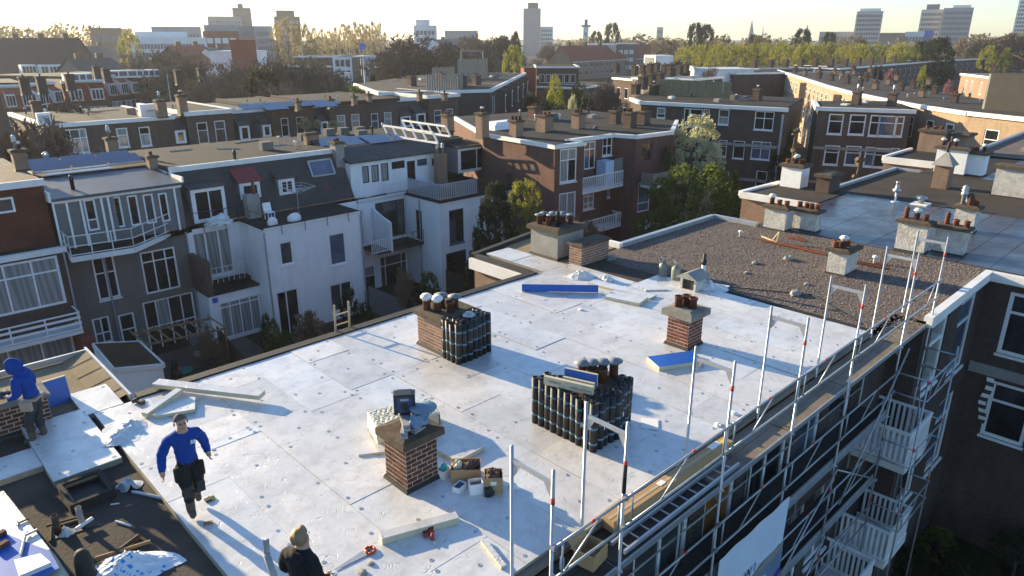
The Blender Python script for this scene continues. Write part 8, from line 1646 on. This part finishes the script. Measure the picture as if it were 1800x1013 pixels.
# near and middle trees
tree('dark conifer beside the white house gable', 868, 42.5, 320, 120, 'nearconifer'); tree('yellow-green young tree behind the dark conifer', 925, 46, 316, 90, 'spring2')
tree('tall pale blossoming tree before the dark corner house', 1240, 59, 203, 130, 'blossom'); tree('broad fresh green bush below the blossoming tree', 1245, 50, 290, 210, 'green', crown0=.05); tree('small green bush at the right of the broad one', 1310, 53, 300, 60, 'green', crown0=.05); tree('brown-leaved shrub beside the blossoming tree', 1195, 57, 255, 40, 'olive', crown0=.05)
tree('fresh green street tree beyond the corner block', 978, 96, 136, 42, 'spring1'); tree('pale blossoming street tree beyond the corner block', 1010, 82, 168, 32, 'blossom'); 
for k, (px, d, pt, w, kd) in enumerate(((935, 95, 165, 40, 'darkleaf'), (1045, 100, 150, 50, 'bare0'), (1068, 104, 140, 50, 'bare1'), (1020, 110, 150, 45, 'darkleaf'), (955, 105, 150, 40, 'bare2'), (1035, 92, 170, 40, 'darkleaf'), (962, 90, 178, 40, 'darkleaf'), (985, 88, 185, 40, 'darkleaf'))): tree(['low dark shrub left in the side street', 'bare street tree left of two beyond the block', 'bare street tree right of two beyond the block', 'dark leafy street tree behind the bare ones', 'bare tree behind the fresh green one', 'dark shrub right in the side street', 'dark bush below the fresh green street tree', 'dark bush left of the pale street tree'][k], px, d, pt, w, kd, group='side street trees')
for lab, px, d, pt, w, kd in (('dark green tree between the two brick corner houses', 1400, 84, 232, 60, 'green'), ('dark ivy bush low between the corner houses', 1395, 78, 262, 50, 'darkleaf'), ('evergreen on the lit terrace roof edge', 1552, 150, 118, 30, 'darkleaf')): tree(lab, px, d, pt, w, kd, crown0=.05)
for lab, px, d, pt, w, kd in (('dense dark hedge shrub below the white block', 575, 40, 512, 46, 'darkleaf'), ('dark hedge shrub right of the first below the white block', 606, 38, 535, 40, 'darkleaf'), ('low round box shrub behind the roof edge', 710, 40, 508, 45, 'darkleaf'), ('leafy shrub below the recessed balcony', 735, 43, 478, 50, 'green'), ('shrub climbing at the white house corner', 820, 43, 450, 34, 'green'), ('green hedge beside the paved garden', 415, 38, 570, 40, 'green'), ('green hedge end near the pollard', 440, 37, 590, 36, 'green'), ('ivy shrub against the grey house', 405, 40, 560, 24, 'darkleaf'), ('shrub beside the brown garden cabinet', 205, 34, 655, 24, 'darkleaf')): tree(lab, px, d, pt, w, kd, crown0=.02, name='shrub', cat='shrub')
for lab, px, d, pt, w in (('bare twiggy shrub beside the mossy shed', 290, 38, 590, 40), ('bare twiggy shrub by the white block', 500, 38, 545, 40), ('bare shrub below the left stairs', 690, 42, 470, 36), ('bare branches at the left picture edge', 20, 62, 200, 120), ('bare branches beside the second row at the left', 75, 85, 170, 80), ('bare shrub beside the corner block', 1010, 44, 372, 60), ('bare shrub right of the concrete stack', 1055, 44, 385, 50)): tree(lab, px, d, pt, w, 'bare1' if w > 50 else 'bare2', name='bare_shrub', cat='shrub')
for lab, px, pt in (('pale rooftop bush left of two in the second row', 521, 207), ('pale rooftop bush between the two larger ones', 545, 210), ('pale rooftop bush right of two in the second row', 573, 212)): tree(lab, px, 78, pt, 26 if px != 545 else 16, 'blossom', 8.2, crown0=.05, name='shrub', cat='shrub')
# pollards: knobbly cut trunks
def pollard(lab, px, d, pt, base=0.0, s=1.0, fork=False):
    x, y = far(px, d); z = far(px, d, pt); o = thing('pollard_tree', (x, y, base), lab, 'tree'); rg = random.Random(int(px)); mb = MB(); p = Vector((x, y, base)); h = z - base
    for k in range(8): q = Vector((x + rg.uniform(-.12, .12), y + rg.uniform(-.12, .12), base + h * (k + 1) / 8)); mb.tube(p, q, .26 * s * (1 - k * .06), 8, .26 * s * (1 - (k + 1) * .06)); p = q
    mb.build('trunk', 'bark_pale', o); kb = MB()
    for k in range(12): a = rg.uniform(0, 6.28); zz = base + h * rg.uniform(.45, 1.0); r = rg.uniform(.15, .3) * s; kb.tube((x, y, zz), (x + math.cos(a) * .55 * s, y + math.sin(a) * .55 * s, zz + .3 * s), r * .8, 6, r)
    kb.build('knobs', 'bark_pale', o)
pollard('tall knobbly pollard trunk between the corner houses', 1421, 66, 232, s=.62); pollard('shorter knobbly pollard before the two-row house', 1547, 66, 278, s=.7); pollard('small pollard with upright arms in the garden', 468, 37.5, 560, s=.5); pollard('second small pollard in the garden right of the first', 512, 37, 570, s=.5)
# large crowns in the middle distance
MID = 'trees behind the second row'
for lab, px, d, pt, w, kd in (('broad bare brown tree left behind the second row', 395, 112, 128, 110, 'bare0'), ('dark evergreen mass between the bare brown trees', 452, 108, 122, 80, 'darkleaf'), ('largest bare brown tree behind the second row', 520, 112, 108, 120, 'bare1'), ('bare tree crown overlapping the dark evergreen', 470, 118, 105, 110, 'bare2'), ('bare brown tree right behind the second row', 560, 118, 125, 90, 'bare0'), ('bare brown tree above the brown brick mansard', 262, 150, 108, 90, 'barepale'), ('bare brown tree between mansards and white office', 300, 150, 104, 90, 'bare2'), ('bare pale tree before the red tiled wall', 410, 140, 100, 100, 'barepale'), ('bare brown tree before the pale rendered house', 455, 145, 96, 100, 'bare0'), ('bare pale tree left of the pale street', 545, 150, 95, 90, 'barepale'), ('bare brown tree at the left end of the pale street', 575, 135, 118, 60, 'bare1'), ('bare pale tree right of the pale street', 675, 150, 100, 70, 'barepale'), ('pale bare tree left of the broad brown one', 350, 118, 130, 90, 'barepale'), ('bare brown tree low behind the twin-window house', 372, 100, 150, 80, 'bare2'), ('bare brown tree low behind the solar panels', 440, 102, 140, 90, 'bare0'), ('bare brown tree low behind the bush-hidden house', 500, 100, 138, 90, 'barepale'), ('bare brown tree low at the right end of the group', 545, 102, 140, 80, 'bare2'), ('bare brown tree filling the gap before the mansards', 430, 125, 115, 110, 'bare1'), ('green bush below the pale street houses', 615, 105, 150, 60, 'green'), ('green bush right below the pale street houses', 640, 110, 152, 44, 'spring1'), ('small pointed dark conifer by the pale street', 651, 120, 133, 26, 'conifer'), ('bare brown bush right of the small conifer', 690, 125, 132, 50, 'bare2')): tree(lab, px, d, pt, w, kd, group=MID)
for lab, px, d, pt, w, kd in (('bare brown tree over the flat roofs on the left', 245, 165, 84, 66, 'barepale'), ('bare brown tree beside it on the left', 285, 165, 82, 70, 'bare0'), ('bare pale tree below the long white office', 320, 170, 84, 60, 'barepale'), ('yellow-green bush before the white office', 226, 260, 56, 36, 'spring'), ('yellow-green crown over the black roof', 45, 300, 74, 40, 'spring'), ('small yellow crown right over the black roof', 110, 300, 78, 22, 'spring'), ('yellow poplar in front of the brown antenna tower', 505, 330, 32, 44, 'poplar'), ('smaller yellow poplar left of the tall one', 486, 335, 40, 22, 'poplar'), ('dark poplar right of the tall yellow one', 532, 350, 45, 40, 'olive'), ('thin poplar right of the antenna tower', 538, 360, 40, 18, 'poplar')): tree(lab, px, d, pt, w, kd)
for k, px in enumerate((553, 566, 578, 590, 604, 614, 625, 636, 646, 656, 668)): tree(f'{ords[k] if k < 9 else ["tenth", "eleventh"][k - 9]} slim poplar from the left in the centre left line', px, 400 + (k % 3) * 20, (48 if k < 4 else 38) + (k % 3) * 3, 20 if k < 4 else 24, 'poplar', group='poplar line')
tree('large dark-limbed bare tree left of centre', 735, 150, 54, 135, 'bare0'); tree('dense bare twig crown behind the dark-limbed tree', 715, 165, 70, 100, 'bare1')
for k, (px, w, pt) in enumerate(((795, 80, 70), (835, 90, 57), (870, 80, 58), (770, 70, 95), (815, 70, 100), (860, 70, 100), (700, 60, 92), (900, 50, 85))): tree(f'{ords[k]} domed brown bare tree in the centre group', px, 205 + 7 * k, pt, w, 'barepale' if k % 2 else 'bare2', group='brown bare trees in the centre')
tree('bright yellow-green tree right of centre', 903, 175, 80, 40, 'spring'); tree('dark pointed conifer in the centre', 907, 290, 56, 26, 'conifer')
for lab, px, d, pt, w in (('dark rounded pine on the centre right skyline', 1076, 420, 42, 34), ('small dark pine left of the rounded one', 1048, 420, 56, 28), ('tall dark cedar left of two on the skyline', 1222, 330, 42, 34), ('tall dark cedar right of two on the skyline', 1240, 340, 44, 34), ('dark pine above the yellow trees', 1410, 360, 52, 36), ('second dark pine above the yellow trees', 1458, 370, 58, 28), ('wide dark evergreen at the end of the yellow row', 1655, 250, 68, 52), ('dark evergreen beside the wide one', 1625, 255, 74, 44), ('low dark pine on the skyline right', 1325, 380, 62, 30)): tree(lab, px, d, pt, w, 'pine')
k = 0
for px in range(1205, 1620, 19):
    tree(f'{(ords + ["tenth", "eleventh", "twelfth", "thirteenth", "fourteenth", "fifteenth", "sixteenth", "seventeenth", "eighteenth", "nineteenth", "twentieth", "twenty-first", "twenty-second"])[k]} tree from the left in the yellow-green row', px, rnd(235, 270), rnd(74, 84), rnd(34, 46), 'spring' if k % 2 else 'spring1', group='yellow-green tree row', crown0=.08); k += 1
for lab, px, d, pt, w, kd in (('brown olive tree left of the yellow row', 1165, 300, 66, 50, 'olive'), ('brown olive tree behind the cedars', 1270, 300, 62, 54, 'olive'), ('olive tree behind the yellow row left', 1345, 320, 62, 56, 'olive'), ('olive tree behind the yellow row middle', 1500, 330, 64, 56, 'olive'), ('fresh green tree right of the dark evergreens', 1745, 260, 80, 26, 'spring'), ('small fresh green tree at the right edge', 1775, 260, 84, 18, 'spring'), ('brown bare tree on the far right', 1720, 300, 58, 60, 'barepale'), ('brown bare tree at the right edge', 1780, 300, 55, 60, 'bare2'), ('yellow tree behind the red terrace left', 1003, 330, 72, 26, 'spring'), ('brown tree behind the red terrace left', 965, 320, 72, 50, 'barepale'), ('olive tree behind the modern house', 1130, 420, 60, 50, 'olive'), ('pink blossoming tree on the right', 1575, 165, 124, 18, 'pink'), ('pink blossoming tree before the far row', 1685, 140, 144, 20, 'pink'), ('bare tree beside the grey windowless house side', 1252, 135, 110, 40, 'barepale'), ('yellow shrub before the far row', 1634, 150, 116, 16, 'spring')): tree(lab, px, d, pt, w, kd)
# far-off wood along the horizon, one mass
wood = MB(); rg = random.Random(5)
for i in range(560):
    px = rg.uniform(-150, 1950); d = rg.uniform(380, 900); x, y = far(px, d); left = px < 260
    if 900 < px < 980 and d < 720: continue
    h = rg.uniform(11, 17) + (7 if left else 0) + (3 if px > 1680 else 0); w = rg.uniform(5, 10)
    for k in range(95):
        u, v, t = rg.gauss(0, .45), rg.gauss(0, .45), rg.random(); r = math.sqrt(max(.05, 1 - (t - .3) ** 2 / .6)); p = Vector((x + u * w * r, y + v * w * r, h * (.12 + .88 * t))); leaf_quad(wood, p, rg.uniform(.8, 1.6), rg)
tag(wood.build('wood', 'leaf_olive', None), 'far-off hazy wood along the horizon', None, None, 'stuff')
# bushes in the dark street garden at the bottom right
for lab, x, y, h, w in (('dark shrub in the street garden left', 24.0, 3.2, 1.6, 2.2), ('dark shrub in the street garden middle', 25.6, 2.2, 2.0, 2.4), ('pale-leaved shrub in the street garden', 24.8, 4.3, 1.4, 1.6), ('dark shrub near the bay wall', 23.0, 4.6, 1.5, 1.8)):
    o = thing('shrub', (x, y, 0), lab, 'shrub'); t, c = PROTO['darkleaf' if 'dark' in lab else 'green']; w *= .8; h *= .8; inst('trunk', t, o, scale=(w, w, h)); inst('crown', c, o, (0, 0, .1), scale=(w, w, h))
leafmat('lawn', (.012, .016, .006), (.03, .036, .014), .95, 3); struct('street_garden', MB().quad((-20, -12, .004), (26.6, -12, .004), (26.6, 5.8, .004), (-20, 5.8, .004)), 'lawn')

# ================================================================ hazy air
hz_m = bpy.data.materials.new('haze'); hz_m.use_nodes = True; nt = hz_m.node_tree; nt.nodes.clear(); ov = nt.nodes.new('ShaderNodeOutputMaterial'); pv = nt.nodes.new('ShaderNodeVolumePrincipled'); pv.inputs['Color'].default_value = (.93, .95, 1, 1); pv.inputs['Density'].default_value = .0002; pv.inputs['Anisotropy'].default_value = .3; nt.links.new(pv.outputs[0], ov.inputs['Volume'])
hz_b = MB().box(-250, -250, -1, 1500, 1500, 75); MATS['haze'] = hz_m; tag(hz_b.build('haze', 'haze'), kind='stuff')
